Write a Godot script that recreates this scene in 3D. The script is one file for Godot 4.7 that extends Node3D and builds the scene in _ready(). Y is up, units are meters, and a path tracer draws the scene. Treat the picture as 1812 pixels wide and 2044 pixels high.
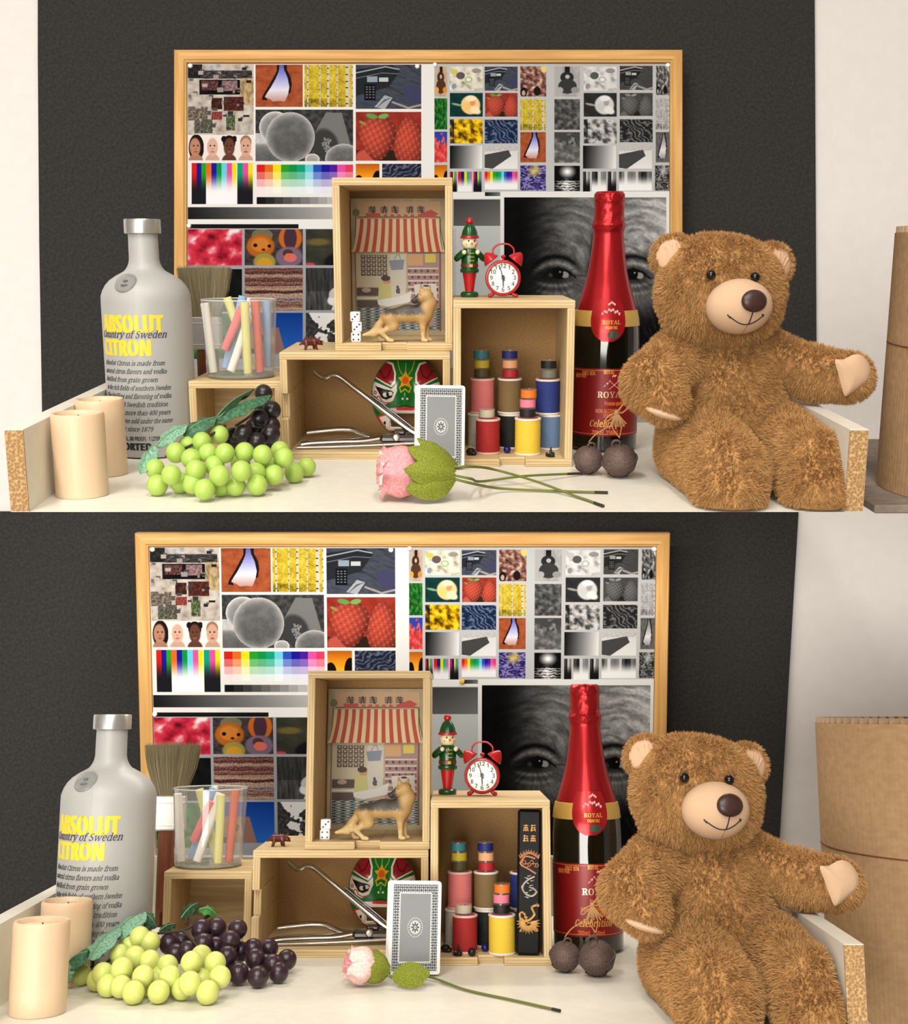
extends Node3D
# Two small still lifes on two raked shelves of one wall, the second a rearrangement of the first.
# Each shelf has its own frame: origin at eye height in front of it, y square to the shelf, -z towards the wall.
const TILT := {"A": 12.27, "B": -9.18}
const DEPTH := {"A": -0.228, "B": -0.268}
var rng := RandomNumberGenerator.new()
var M := {}
var used := {}
var noise := FastNoiseLite.new()

func _ready() -> void:
	rng.seed = 7
	camera_and_light()
	materials()
	setting()
	board_prints()
	trays()
	crates()
	bottles()
	small_things()
	spools()
	fruit()
	flowers()
	animals()
	bears()

func camera_and_light() -> void:
	var cam := Camera3D.new()
	cam.name = "camera"
	cam.keep_aspect = Camera3D.KEEP_HEIGHT
	cam.fov = rad_to_deg(2.0 * atan(1022.0 / 2400.0))
	cam.near = 0.05
	cam.far = 30.0
	add_child(cam)
	cam.current = true
	var env := Environment.new()
	env.background_mode = Environment.BG_COLOR
	env.background_color = Color(0.02, 0.02, 0.02)
	env.tonemap_mode = Environment.TONE_MAPPER_LINEAR
	env.tonemap_exposure = 1.0
	env.sdfgi_enabled = true
	env.ssao_enabled = true
	env.ssil_enabled = true
	var we := WorldEnvironment.new()
	we.name = "world"
	we.environment = env
	add_child(we)
	# ceiling: two long fluorescent fittings; rear wall: a broad panel added as frontal fill
	lamp("ceiling_light", Vector3(-0.75, 1.66, 1.0), Vector2(0.20, 2.6), Vector3(-90, 0, 0), 6.0, "left fluorescent ceiling fitting out of the picture")
	lamp("ceiling_light", Vector3(0.25, 1.66, 1.0), Vector2(0.20, 2.6), Vector3(-90, 0, 0), 3.8, "right fluorescent ceiling fitting out of the picture")
	lamp("added_fill_panel", Vector3(-1.0, -0.1, 2.46), Vector2(2.2, 1.4), Vector3(0, 0, 0), 8.6, "broad fill panel added on the wall behind the viewer")
	lamp("added_fill_strip", Vector3(-0.06, 0.043, -1.55), Vector2(0.80, 0.03), Vector3(-90, 0, 0), 0.36, "slim fill strip added unseen under the upper shelf to brighten the lower cork board")  # added fill for the lower board, which the upper shelf shades

func lamp(called: String, at: Vector3, size: Vector2, turn: Vector3, energy: float, label: String) -> void:
	var t := thing(called, label, "lamp")
	t.position = at
	t.rotation_degrees = turn
	var st := begin()
	box(st, Vector3(0, 0, 0.012), Vector3(size.x + 0.03, size.y + 0.03, 0.02), 0.002)
	part("housing", st, mat("lamp_housing", Color(0.85, 0.85, 0.85), 0.5), t)
	var g := StandardMaterial3D.new()
	g.albedo_color = Color(0.9, 0.9, 0.9)
	g.emission_enabled = true
	g.emission = Color(1.0, 0.97, 0.92)
	g.emission_energy_multiplier = 1.5
	st = begin()
	box(st, Vector3.ZERO, Vector3(size.x, size.y, 0.006), 0.001)
	part("diffuser", st, g, t)
	var l := AreaLight3D.new()
	l.name = called + "_glow"
	l.area_size = size
	l.light_energy = energy
	l.light_color = Color(1.0, 0.986, 0.958)
	l.shadow_enabled = true
	l.area_range = 12.0
	add_child(l, true)
	l.transform = t.transform * Transform3D(Basis(), Vector3(0, 0, -0.006))

# ---------------------------------------------------------------- naming
func numbered(called: String) -> String:
	var n: int = used.get(called, 0)
	used[called] = n + 1
	return called if n == 0 else "%s_%03d" % [called, n]

func thing(called: String, label: String, category: String, group := "") -> Node3D:
	var o := Node3D.new()
	o.name = numbered(called)
	add_child(o)
	return tag(o, label, category, group)

func tag(o: Node3D, label: String, category: String, group := "") -> Node3D:
	o.set_meta("label", label)
	o.set_meta("category", category)
	if group:
		o.set_meta("group", group)
	return o

func mesh_node(called: String, mesh: Mesh, m: Material, parent: Node) -> MeshInstance3D:
	var o := MeshInstance3D.new()
	o.name = called if parent != self else numbered(called)
	o.mesh = mesh
	o.material_override = m
	parent.add_child(o, true)
	return o

func part(called: String, st: SurfaceTool, m: Material, parent: Node) -> MeshInstance3D:
	st.generate_normals()
	return mesh_node(called, st.commit(), m, parent)

func struct(called: String, st: SurfaceTool, m: Material, label := "", category := "") -> MeshInstance3D:
	var o := part(called, st, m, self)
	o.set_meta("kind", "structure")
	if label:
		tag(o, label, category)
	return o

func pose(o: Node3D, s: String, at: Vector3, turn := Vector3.ZERO, size := 1.0) -> Node3D:
	var b := Basis.from_euler(turn * PI / 180.0).scaled(Vector3.ONE * size)
	o.transform = Transform3D(Basis(Vector3.RIGHT, deg_to_rad(TILT[s])), Vector3.ZERO) * Transform3D(b, at)
	return o

func dup(o: Node3D, label: String, s: String, at: Vector3, turn := Vector3.ZERO, size := 1.0) -> Node3D:
	var c: Node3D = o.duplicate()
	c.name = numbered(str(o.name).rstrip("0123456789").rstrip("_") if str(o.name).right(3).is_valid_int() else str(o.name))
	add_child(c)
	c.set_meta("label", label)
	return pose(c, s, at, turn, size)

# ---------------------------------------------------------------- shapes
func begin() -> SurfaceTool:
	var st := SurfaceTool.new()
	st.begin(Mesh.PRIMITIVE_TRIANGLES)
	st.set_smooth_group(-1)
	return st

func tri(st: SurfaceTool, a: Vector3, b: Vector3, c: Vector3) -> void:   # counter-clockwise seen from outside
	st.add_vertex(a)
	st.add_vertex(c)
	st.add_vertex(b)

func quad(st: SurfaceTool, a: Vector3, b: Vector3, c: Vector3, d: Vector3) -> void:
	tri(st, a, b, c)
	tri(st, a, c, d)

func uvquad(st: SurfaceTool, p: Array, t: Array) -> void:
	for k in [0, 2, 1, 0, 3, 2]:
		st.set_uv(t[k])
		st.add_vertex(p[k])

func box(st: SurfaceTool, c: Vector3, size: Vector3, bevel := 0.0, xf := Transform3D()) -> void:
	var h := size / 2.0
	var e: float = minf(bevel, minf(h.x, minf(h.y, h.z)) * 0.9)
	var p := func(sx: float, sy: float, sz: float, ax: int) -> Vector3:
		var q := Vector3(sx * (h.x - e), sy * (h.y - e), sz * (h.z - e))
		q[ax] += e * [sx, sy, sz][ax]
		return xf * (c + q)
	st.set_smooth_group(-1)
	for ax in 3:
		var u := (ax + 1) % 3
		var w := (ax + 2) % 3
		for s: float in [-1.0, 1.0]:
			var k := []
			for ab: Array in [[-1.0, -1.0], [1.0, -1.0], [1.0, 1.0], [-1.0, 1.0]]:
				var q := Vector3.ZERO
				q[ax] = s
				q[u] = ab[0]
				q[w] = ab[1]
				k.append(p.call(q.x, q.y, q.z, ax))
			if s < 0:
				k.reverse()
			quad(st, k[0], k[1], k[2], k[3])
	if e <= 0.0:
		return
	for ax in 3:            # edges along ax
		var u := (ax + 1) % 3
		var w := (ax + 2) % 3
		for su: float in [-1.0, 1.0]:
			for sw: float in [-1.0, 1.0]:
				var lo := Vector3.ZERO
				lo[ax] = -1.0
				lo[u] = su
				lo[w] = sw
				var hi := lo
				hi[ax] = 1.0
				var a: Vector3 = p.call(lo.x, lo.y, lo.z, u)
				var b: Vector3 = p.call(hi.x, hi.y, hi.z, u)
				var d: Vector3 = p.call(lo.x, lo.y, lo.z, w)
				var f: Vector3 = p.call(hi.x, hi.y, hi.z, w)
				if su * sw > 0:
					quad(st, a, d, f, b)
				else:
					quad(st, a, b, f, d)
	for sx: float in [-1.0, 1.0]:
		for sy: float in [-1.0, 1.0]:
			for sz: float in [-1.0, 1.0]:
				var a: Vector3 = p.call(sx, sy, sz, 0)
				var b: Vector3 = p.call(sx, sy, sz, 1)
				var d: Vector3 = p.call(sx, sy, sz, 2)
				if sx * sy * sz > 0:
					tri(st, a, b, d)
				else:
					tri(st, a, d, b)

# profile: radius, height from bottom to top on the outside. Sharp corners start a new smooth group. squash: depth over width
func lathe(st: SurfaceTool, prof: Array, seg := 40, xf := Transform3D(), squash := 1.0, from := 0.0, to := TAU) -> void:
	var g := 1
	for i in prof.size() - 1:
		var a: Vector2 = prof[i]
		var b: Vector2 = prof[i + 1]
		if i > 0:
			var z: Vector2 = prof[i - 1]
			if (a - z).length() < 1e-7 or absf((a - z).angle_to(b - a)) > 0.6:
				g += 1
		st.set_smooth_group(g)
		for k in seg:
			var t0 := from + (to - from) * k / seg
			var t1 := from + (to - from) * (k + 1) / seg
			var d0 := Vector3(sin(t0), 0, cos(t0) * squash)
			var d1 := Vector3(sin(t1), 0, cos(t1) * squash)
			var p0 := xf * (d0 * a.x + Vector3(0, a.y, 0))
			var p1 := xf * (d1 * a.x + Vector3(0, a.y, 0))
			var p2 := xf * (d1 * b.x + Vector3(0, b.y, 0))
			var p3 := xf * (d0 * b.x + Vector3(0, b.y, 0))
			if a.x > 1e-6:
				tri(st, p0, p1, p2)
			if b.x > 1e-6:
				tri(st, p0, p2, p3)

# tube through points; r: one radius or one for each point; flat: other radius over it
func tube(st: SurfaceTool, pts: Array, r: Variant, seg := 10, flat := 1.0, up := Vector3(0.1, 1, 0.2), caps := true) -> void:
	var n := pts.size()
	var ring := []
	for i in n:
		var d: Vector3 = (pts[mini(i + 1, n - 1)] - pts[maxi(i - 1, 0)]).normalized()
		var x := d.cross(up).normalized()
		var y := x.cross(d).normalized()
		var rad: float = r if r is float else r[i]
		var row := []
		for k in seg:
			var t := TAU * k / seg
			row.append(pts[i] + (x * cos(t) + y * sin(t) * flat) * rad)
		ring.append(row)
	st.set_smooth_group(1)
	for i in n - 1:
		for k in seg:
			var l := (k + 1) % seg
			quad(st, ring[i][k], ring[i + 1][k], ring[i + 1][l], ring[i][l])
	if caps:
		st.set_smooth_group(2)
		for k in seg:
			var l := (k + 1) % seg
			tri(st, pts[0], ring[0][k], ring[0][l])
			tri(st, pts[n - 1], ring[n - 1][l], ring[n - 1][k])

func curve(pts: Array, n: int) -> Array:     # smooth line through points
	var out := []
	var m := pts.size() - 1
	for i in n + 1:
		var f := float(i) / n * m
		var k := mini(int(f), m - 1)
		var a: Vector3 = pts[maxi(k - 1, 0)]
		var b: Vector3 = pts[k]
		var c: Vector3 = pts[k + 1]
		var d: Vector3 = pts[mini(k + 2, m)]
		out.append(b.cubic_interpolate(c, a, d, f - k))
	return out

func ball(st: SurfaceTool, c: Vector3, r: Vector3, seg := 20, turn := Basis()) -> void:
	var rows := seg / 2
	st.set_smooth_group(1)
	var at := func(i: int, k: int) -> Vector3:
		var v := PI * i / rows - PI / 2
		var t := TAU * k / seg
		return c + turn * (Vector3(cos(v) * sin(t), sin(v), cos(v) * cos(t)) * r)
	for i in rows:
		for k in seg:
			var a: Vector3 = at.call(i, k)
			var b: Vector3 = at.call(i, k + 1)
			var d: Vector3 = at.call(i + 1, k + 1)
			var e: Vector3 = at.call(i + 1, k)
			if i > 0:
				tri(st, a, b, d)
			if i < rows - 1:
				tri(st, a, d, e)

# outline in x and y, pulled along z from z0 to z1, with a small chamfer in front
func slab(st: SurfaceTool, outline: PackedVector2Array, z0: float, z1: float, xf := Transform3D()) -> void:
	var o := outline
	if Geometry2D.is_polygon_clockwise(o):
		o.reverse()
	var idx := Geometry2D.triangulate_polygon(o)
	st.set_smooth_group(-1)
	var at := func(k: int, z: float) -> Vector3:
		return xf * Vector3(o[k].x, o[k].y, z)
	for i in range(0, idx.size(), 3):
		var a := idx[i]
		var b := idx[i + 1]
		var c := idx[i + 2]
		if (o[b] - o[a]).cross(o[c] - o[a]) < 0:
			var q := b
			b = c
			c = q
		tri(st, at.call(a, z1), at.call(b, z1), at.call(c, z1))
		tri(st, at.call(a, z0), at.call(c, z0), at.call(b, z0))
	for k in o.size():
		var l := (k + 1) % o.size()
		quad(st, at.call(k, z0), at.call(l, z0), at.call(l, z1), at.call(k, z1))

# a leaf or petal: a curved, folded sheet of real thickness from a to b
func blade(st: SurfaceTool, a: Vector3, b: Vector3, width: float, up: Vector3, bend: float, fold: float, ripple := 0.0, thick := 0.0006, blunt := 0.6) -> void:
	var d := b - a
	var x := d.cross(up).normalized()
	var y := x.cross(d).normalized()
	var n := 12
	var rows := []
	for side in 2:
		var grid := []
		for i in n + 1:
			var f := float(i) / n
			var w := width * pow(sin(PI * clampf(f * 0.98 + 0.01, 0, 1)), blunt) * (1.0 - 0.25 * f)
			var row := []
			for k in 7:
				var s := k / 3.0 - 1.0
				var p := a + d * f + y * bend * sin(PI * f) + x * w * s / 2.0 + y * (absf(s) * fold * w)
				p += y * ripple * sin(f * 17.0 + s * 4.0) * absf(s)
				row.append(p - y * thick * side)
			grid.append(row)
		rows.append(grid)
	for i in n:
		for k in 6:
			st.set_smooth_group(1)
			quad(st, rows[0][i][k], rows[0][i][k + 1], rows[0][i + 1][k + 1], rows[0][i + 1][k])
			st.set_smooth_group(2)
			quad(st, rows[1][i][k], rows[1][i + 1][k], rows[1][i + 1][k + 1], rows[1][i][k + 1])
		st.set_smooth_group(3)
		quad(st, rows[0][i][0], rows[0][i + 1][0], rows[1][i + 1][0], rows[1][i][0])
		quad(st, rows[0][i][6], rows[1][i][6], rows[1][i + 1][6], rows[0][i + 1][6])

# letters bent round an upright cylinder of radius r (r 0: flat), centred on angle mid, on the line y
func letters(called: String, text: String, size: float, width: float, r: float, mid: float, y: float, m: Material, parent: Node, bold := true, serif := false, slant := 0.0, z := 0.0, x := 0.0, heavy := 0.0) -> void:
	var f := SystemFont.new()
	f.font_names = PackedStringArray(["Droid Serif" if serif else "Droid Sans"])
	f.font_weight = 700 if bold else 400
	var t := TextMesh.new()
	t.font = f
	t.text = text
	t.font_size = 64
	t.pixel_size = size / 64.0 / 0.72
	t.depth = 0.0005
	t.curve_step = 3.0
	t.horizontal_alignment = HORIZONTAL_ALIGNMENT_CENTER
	var arr := t.get_mesh_arrays()
	if arr.is_empty() or arr[Mesh.ARRAY_VERTEX] == null:
		return
	var p: PackedVector3Array = arr[Mesh.ARRAY_VERTEX]
	var nn: PackedVector3Array = arr[Mesh.ARRAY_NORMAL]
	var lo := INF
	var hi := -INF
	for q in p:
		lo = minf(lo, q.x)
		hi = maxf(hi, q.x)
	var k := width / maxf(hi - lo, 1e-6) if width > 0.0 else 1.0
	for i in p.size():
		var q := p[i]
		q.x = (q.x - (lo + hi) / 2.0) * k + q.y * slant
		if r > 0.0:
			var a := mid + q.x / r
			p[i] = Vector3(sin(a) * (r + q.z), y + q.y + size * 0.48, cos(a) * (r + q.z))
			nn[i] = Basis(Vector3.UP, a) * nn[i]
		else:
			p[i] = Vector3(q.x + x, y + q.y + size * 0.48, z + q.z)
	arr[Mesh.ARRAY_VERTEX] = p
	arr[Mesh.ARRAY_NORMAL] = nn
	arr[Mesh.ARRAY_TANGENT] = null
	var am := ArrayMesh.new()
	am.add_surface_from_arrays(Mesh.PRIMITIVE_TRIANGLES, arr)
	if heavy > 0.0:      # fatter strokes: the same letters laid a little left and right
		var st := SurfaceTool.new()
		for push: float in [-1.0, -0.33, 0.33, 1.0]:
			st.append_from(am, 0, Transform3D(Basis(Vector3.UP, push * heavy / r), Vector3(0, push * heavy * 0.3, 0)))
		am = st.commit()
	mesh_node(called, am, m, parent)

# ---------------------------------------------------------------- soft bodies: bones joined smoothly, meshed as surface nets
# bone: [from, to, radius, radius, blend, limb]; bones of one limb melt together, limbs meet in a crease; cuts: planes that trim the body flat
func body(bones: Array, cell: float, tint: Variant = null, cuts: Array = []) -> Dictionary:
	var lo := Vector3.ONE * 1e9
	var hi := -lo
	for b: Array in bones:
		var m: float = maxf(b[2], b[3]) + cell * 3
		lo = lo.min(b[0] - Vector3.ONE * m).min(b[1] - Vector3.ONE * m)
		hi = hi.max(b[0] + Vector3.ONE * m).max(b[1] + Vector3.ONE * m)
	var nx := int((hi.x - lo.x) / cell) + 2
	var ny := int((hi.y - lo.y) / cell) + 2
	var nz := int((hi.z - lo.z) / cell) + 2
	var f := PackedFloat32Array()
	f.resize(nx * ny * nz)
	f.fill(1.0)
	var whole := f.duplicate()
	var limb: int = 0
	for b: Array in bones:
		var own: int = b[5] if b.size() > 5 else 0
		if own != limb:
			limb = own
			crease(whole, f)
		var a: Vector3 = b[0]
		var c: Vector3 = b[1]
		var ra: float = b[2]
		var rc: float = b[3]
		var kk: float = b[4]
		var m := maxf(ra, rc) + kk + cell * 2
		var l0 := ((a.min(c) - Vector3.ONE * m - lo) / cell).floor().max(Vector3.ZERO)
		var l1 := ((a.max(c) + Vector3.ONE * m - lo) / cell).ceil().min(Vector3(nx - 1, ny - 1, nz - 1))
		var ab := c - a
		var ll := maxf(ab.length_squared(), 1e-12)
		for z in range(int(l0.z), int(l1.z) + 1):
			for y in range(int(l0.y), int(l1.y) + 1):
				var at := (z * ny + y) * nx
				for x in range(int(l0.x), int(l1.x) + 1):
					var p := lo + Vector3(x, y, z) * cell
					var t := clampf((p - a).dot(ab) / ll, 0.0, 1.0)
					var d := p.distance_to(a + ab * t) - lerpf(ra, rc, t)
					var e := f[at + x]
					var h := maxf(kk - absf(d - e), 0.0) / kk
					f[at + x] = minf(d, e) - h * h * kk * 0.25
	crease(whole, f)
	f = whole
	for cut: Array in cuts:      # trimmed where it lies beyond all planes of one cut
		for z in nz:
			for y in ny:
				for x in nx:
					var i := (z * ny + y) * nx + x
					var e := 1.0
					for pl: Plane in cut:
						e = minf(e, pl.distance_to(lo + Vector3(x, y, z) * cell))
					f[i] = maxf(f[i], e)
	var id := PackedInt32Array()
	id.resize(f.size())
	id.fill(-1)
	var V := PackedVector3Array()
	var off := [0, 1, nx, nx + 1, nx * ny, nx * ny + 1, nx * ny + nx, nx * ny + nx + 1]
	var corner := [Vector3(0, 0, 0), Vector3(1, 0, 0), Vector3(0, 1, 0), Vector3(1, 1, 0), Vector3(0, 0, 1), Vector3(1, 0, 1), Vector3(0, 1, 1), Vector3(1, 1, 1)]
	var edges := [[0, 1], [2, 3], [4, 5], [6, 7], [0, 2], [1, 3], [4, 6], [5, 7], [0, 4], [1, 5], [2, 6], [3, 7]]
	for z in nz - 1:
		for y in ny - 1:
			for x in nx - 1:
				var i := (z * ny + y) * nx + x
				var neg := 0
				for k in 8:
					if f[i + off[k]] < 0.0:
						neg += 1
				if neg == 0 or neg == 8:
					continue
				var s := Vector3.ZERO
				var n := 0
				for e: Array in edges:
					var g0: float = f[i + off[e[0]]]
					var g1: float = f[i + off[e[1]]]
					if (g0 < 0.0) != (g1 < 0.0):
						s += (corner[e[0]] as Vector3).lerp(corner[e[1]], g0 / (g0 - g1))
						n += 1
				id[i] = V.size()
				V.append(lo + (Vector3(x, y, z) + s / n) * cell)
	var I := PackedInt32Array()
	var step := [1, nx, nx * ny]
	for z in range(1, nz - 1):
		for y in range(1, ny - 1):
			for x in range(1, nx - 1):
				var i := (z * ny + y) * nx + x
				for ax in 3:
					var a0 := f[i] < 0.0
					if a0 == (f[i + step[ax]] < 0.0):
						continue
					var u: int = step[(ax + 1) % 3]
					var w: int = step[(ax + 2) % 3]
					var q := [id[i - u - w], id[i - w], id[i], id[i - u]]
					if not a0:
						q.reverse()
					I.append_array([q[0], q[2], q[1], q[0], q[3], q[2]])
	var N := PackedVector3Array()
	N.resize(V.size())
	for k in range(0, I.size(), 3):
		var g := (V[I[k + 2]] - V[I[k]]).cross(V[I[k + 1]] - V[I[k]])
		for j in 3:
			N[I[k + j]] += g
	var C := PackedColorArray()
	for k in V.size():
		N[k] = N[k].normalized()
		if tint != null:
			C.append(tint.call(V[k], N[k]))
	var arr := []
	arr.resize(Mesh.ARRAY_MAX)
	arr[Mesh.ARRAY_VERTEX] = V
	arr[Mesh.ARRAY_NORMAL] = N
	arr[Mesh.ARRAY_INDEX] = I
	if tint != null:
		arr[Mesh.ARRAY_COLOR] = C
	var am := ArrayMesh.new()
	am.add_surface_from_arrays(Mesh.PRIMITIVE_TRIANGLES, arr)
	return {"mesh": am, "v": V, "n": N, "i": I}

func crease(whole: PackedFloat32Array, f: PackedFloat32Array) -> void:
	for i in f.size():
		var e := f[i]
		if e < 0.02:
			var h := maxf(0.0035 - absf(whole[i] - e), 0.0) / 0.0035
			whole[i] = minf(whole[i], e) - h * h * 0.0035 * 0.25
		f[i] = 1.0

# ---------------------------------------------------------------- materials
func mat(key: String, c: Color, rough := 0.6, metal := 0.0, spec := 0.5) -> StandardMaterial3D:
	if not M.has(key):
		var m := StandardMaterial3D.new()
		m.albedo_color = c
		m.roughness = rough
		m.metallic = metal
		m.metallic_specular = spec
		M[key] = m
	return M[key]

func noise_texture(freq: float, octaves: int, from: Color, to: Color, seed_ := 1, kind := FastNoiseLite.TYPE_SIMPLEX_SMOOTH, lo := 0.25, hi := 0.75, normal := false) -> NoiseTexture2D:
	var n := FastNoiseLite.new()
	n.seed = seed_
	n.noise_type = kind
	n.frequency = freq
	n.fractal_octaves = octaves
	var t := NoiseTexture2D.new()
	t.width = 512
	t.height = 512
	t.seamless = true
	t.noise = n
	if normal:
		t.as_normal_map = true
		t.bump_strength = 3.0
	else:
		var g := Gradient.new()
		g.set_color(0, from)
		g.set_offset(0, lo)
		g.set_color(1, to)
		g.set_offset(1, hi)
		t.color_ramp = g
	return t

func patterned(key: String, tex: Texture2D, scale3: Vector3, rough := 0.6, tint := Color.WHITE) -> StandardMaterial3D:
	var m := StandardMaterial3D.new()
	m.albedo_texture = tex
	m.albedo_color = tint
	m.uv1_triplanar = true
	m.uv1_scale = scale3
	m.roughness = rough
	m.metallic_specular = 0.3
	M[key] = m
	return m

func materials() -> void:
	noise.noise_type = FastNoiseLite.TYPE_SIMPLEX_SMOOTH
	noise.frequency = 1.0
	noise.seed = 3
	var birch := noise_texture(0.012, 4, Color(0.765, 0.66, 0.48), Color(0.835, 0.745, 0.575), 4)
	patterned("birch_x", birch, Vector3(1.2, 22, 22), 0.55)
	patterned("birch_y", birch, Vector3(22, 1.2, 22), 0.55)
	patterned("birch_z", birch, Vector3(22, 22, 1.2), 0.55)
	mat("ply_glue", Color(0.68, 0.575, 0.405), 0.7)
	var pine := noise_texture(0.010, 4, Color(0.755, 0.57, 0.33), Color(0.845, 0.67, 0.425), 9)
	patterned("pine_x", pine, Vector3(0.8, 16, 16), 0.45)
	patterned("pine_y", pine, Vector3(16, 0.8, 16), 0.45)
	patterned("hardboard", noise_texture(0.05, 5, Color(0.60, 0.46, 0.29), Color(0.65, 0.51, 0.335), 12), Vector3(16, 16, 16), 0.75)
	patterned("laminate", noise_texture(0.02, 4, Color(0.888, 0.868, 0.812), Color(0.903, 0.885, 0.834), 15), Vector3(5, 5, 5), 0.35)
	var chips := noise_texture(0.045, 3, Color(0.54, 0.41, 0.27), Color(0.82, 0.68, 0.48), 21, FastNoiseLite.TYPE_CELLULAR, 0.15, 0.8)
	patterned("chipboard", chips, Vector3(17, 17, 17), 0.9)
	patterned("wall_paint", noise_texture(0.03, 4, Color(0.872, 0.852, 0.840), Color(0.882, 0.862, 0.850), 25), Vector3(2, 2, 2), 0.85)
	patterned("black_paper", noise_texture(0.05, 5, Color(0.192, 0.188, 0.184), Color(0.222, 0.218, 0.213), 28), Vector3(6, 6, 6), 0.8)
	patterned("kraft", noise_texture(0.02, 4, Color(0.585, 0.465, 0.335), Color(0.63, 0.51, 0.375), 31), Vector3(9, 9, 9), 0.85)
	patterned("side_board", noise_texture(0.02, 4, Color(0.47, 0.42, 0.38), Color(0.53, 0.48, 0.43), 33), Vector3(5, 5, 5), 0.7)  # grey brown of the wall in shade, painted in as colour
	M.black_paper.metallic_specular = 0.12
	var wax := mat("wax", Color(0.85, 0.742, 0.615), 0.45)
	wax.subsurf_scatter_enabled = true
	wax.subsurf_scatter_strength = 0.35
	var g := mat("green_grape", Color(0.645, 0.765, 0.345), 0.42)
	g.subsurf_scatter_enabled = true
	g.subsurf_scatter_strength = 0.3
	var g2 := mat("yellow_grape", Color(0.79, 0.825, 0.455), 0.42)
	g2.subsurf_scatter_enabled = true
	g2.subsurf_scatter_strength = 0.3
	mat("dark_grape", Color(0.125, 0.10, 0.11), 0.32)
	mat("purple_grape", Color(0.20, 0.125, 0.165), 0.30)
	mat("chrome", Color(0.78, 0.77, 0.76), 0.16, 1.0)
	mat("dark_steel", Color(0.45, 0.44, 0.45), 0.25, 1.0)
	mat("aluminium", Color(0.80, 0.80, 0.79), 0.32, 0.9)
	mat("white_card", Color(0.93, 0.93, 0.91), 0.5)
	mat("black_plastic", Color(0.05, 0.05, 0.055), 0.35)
	mat("white_plastic", Color(0.92, 0.91, 0.89), 0.35)
	mat("red_enamel", Color(0.67, 0.085, 0.11), 0.25)
	mat("green_enamel", Color(0.03, 0.27, 0.11), 0.22)
	mat("gold", Color(0.86, 0.70, 0.36), 0.35, 0.6)
	mat("cream", Color(0.90, 0.83, 0.68), 0.35)
	var glass := mat("clear_plastic", Color(0.95, 0.97, 0.97, 0.05), 0.03)
	glass.transparency = BaseMaterial3D.TRANSPARENCY_ALPHA
	var frost := mat("frosted", Color(0.665, 0.66, 0.65), 0.42)
	frost.subsurf_scatter_enabled = true
	frost.subsurf_scatter_strength = 0.15

# ---------------------------------------------------------------- the room, the backdrops, the shelves
func setting() -> void:
	var paint: Material = M.wall_paint
	for w: Array in [["wall_back", Vector3(0, 0.2, -1.9), Vector3(4.6, 3.3, 0.1)], ["wall_left", Vector3(-2.25, 0.2, 0.3), Vector3(0.1, 3.3, 4.5)],
			["wall_right", Vector3(2.25, 0.2, 0.3), Vector3(0.1, 3.3, 4.5)], ["wall_rear", Vector3(0, 0.2, 2.55), Vector3(4.6, 3.3, 0.1)],
			["ceiling", Vector3(0, 1.75, 0.3), Vector3(4.6, 0.1, 4.6)]]:
		var st := begin()
		box(st, w[1], w[2])
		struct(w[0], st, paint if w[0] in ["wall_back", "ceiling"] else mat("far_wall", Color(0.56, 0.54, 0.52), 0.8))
	var fl := begin()
	box(fl, Vector3(0, -1.45, 0.3), Vector3(4.6, 0.1, 4.6))
	struct("floor", fl, mat("floor_vinyl", Color(0.55, 0.53, 0.50), 0.5))
	# black paper hung on the wall behind each shelf
	for s: Array in [[[Vector3(-0.6374, 0.8250, -1.8300), Vector3(-0.6374, 0.6954, -1.8300), Vector3(-0.6352, 0.4133, -1.8300), Vector3(-0.6306, 0.1388, -1.8300), Vector3(-0.6298, 0.1083, -1.8300), Vector3(0.5559, 0.1083, -1.8300), Vector3(0.5543, 0.4133, -1.8300), Vector3(0.5521, 0.8250, -1.8300)], "sheet of black backdrop paper behind the upper cork board", 0.0],
			[[Vector3(-0.7442, 0.0011, -1.8300), Vector3(-0.7442, -0.7305, -1.8300), Vector3(0.4880, -0.7305, -1.8300), Vector3(0.4987, -0.5017, -1.8300), Vector3(0.5109, -0.2882, -1.8300), Vector3(0.5277, 0.0011, -1.8300)], "sheet of black backdrop paper behind the lower cork board", 0.0]]:
		var o := PackedVector2Array()
		for p: Vector3 in s[0]:
			o.append(Vector2(p.x, p.y))
		var st := begin()
		slab(st, o, -1.849, -1.8415)
		tag(part("backdrop_paper", st, M.black_paper, self), s[1], "backdrop")

func trays() -> void:
	tray("A", Vector3(-0.3791, -0.1527, -1.0483).x, Vector3(-0.3949, -0.1541, -1.3600).x, 1.36, Vector3(0.3484, -0.1536, -1.0483).x, Vector3(0.3575, -0.1540, -1.2790).x, 1.279, 1.0483)
	tray("B", Vector3(-0.4094, -0.1941, -1.1300).x, Vector3(-0.4204, -0.1940, -1.3400).x, 1.34, Vector3(0.3218, -0.1940, -1.0370).x, Vector3(0.3308, -0.1943, -1.2900).x, 1.29, 1.037)

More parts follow.
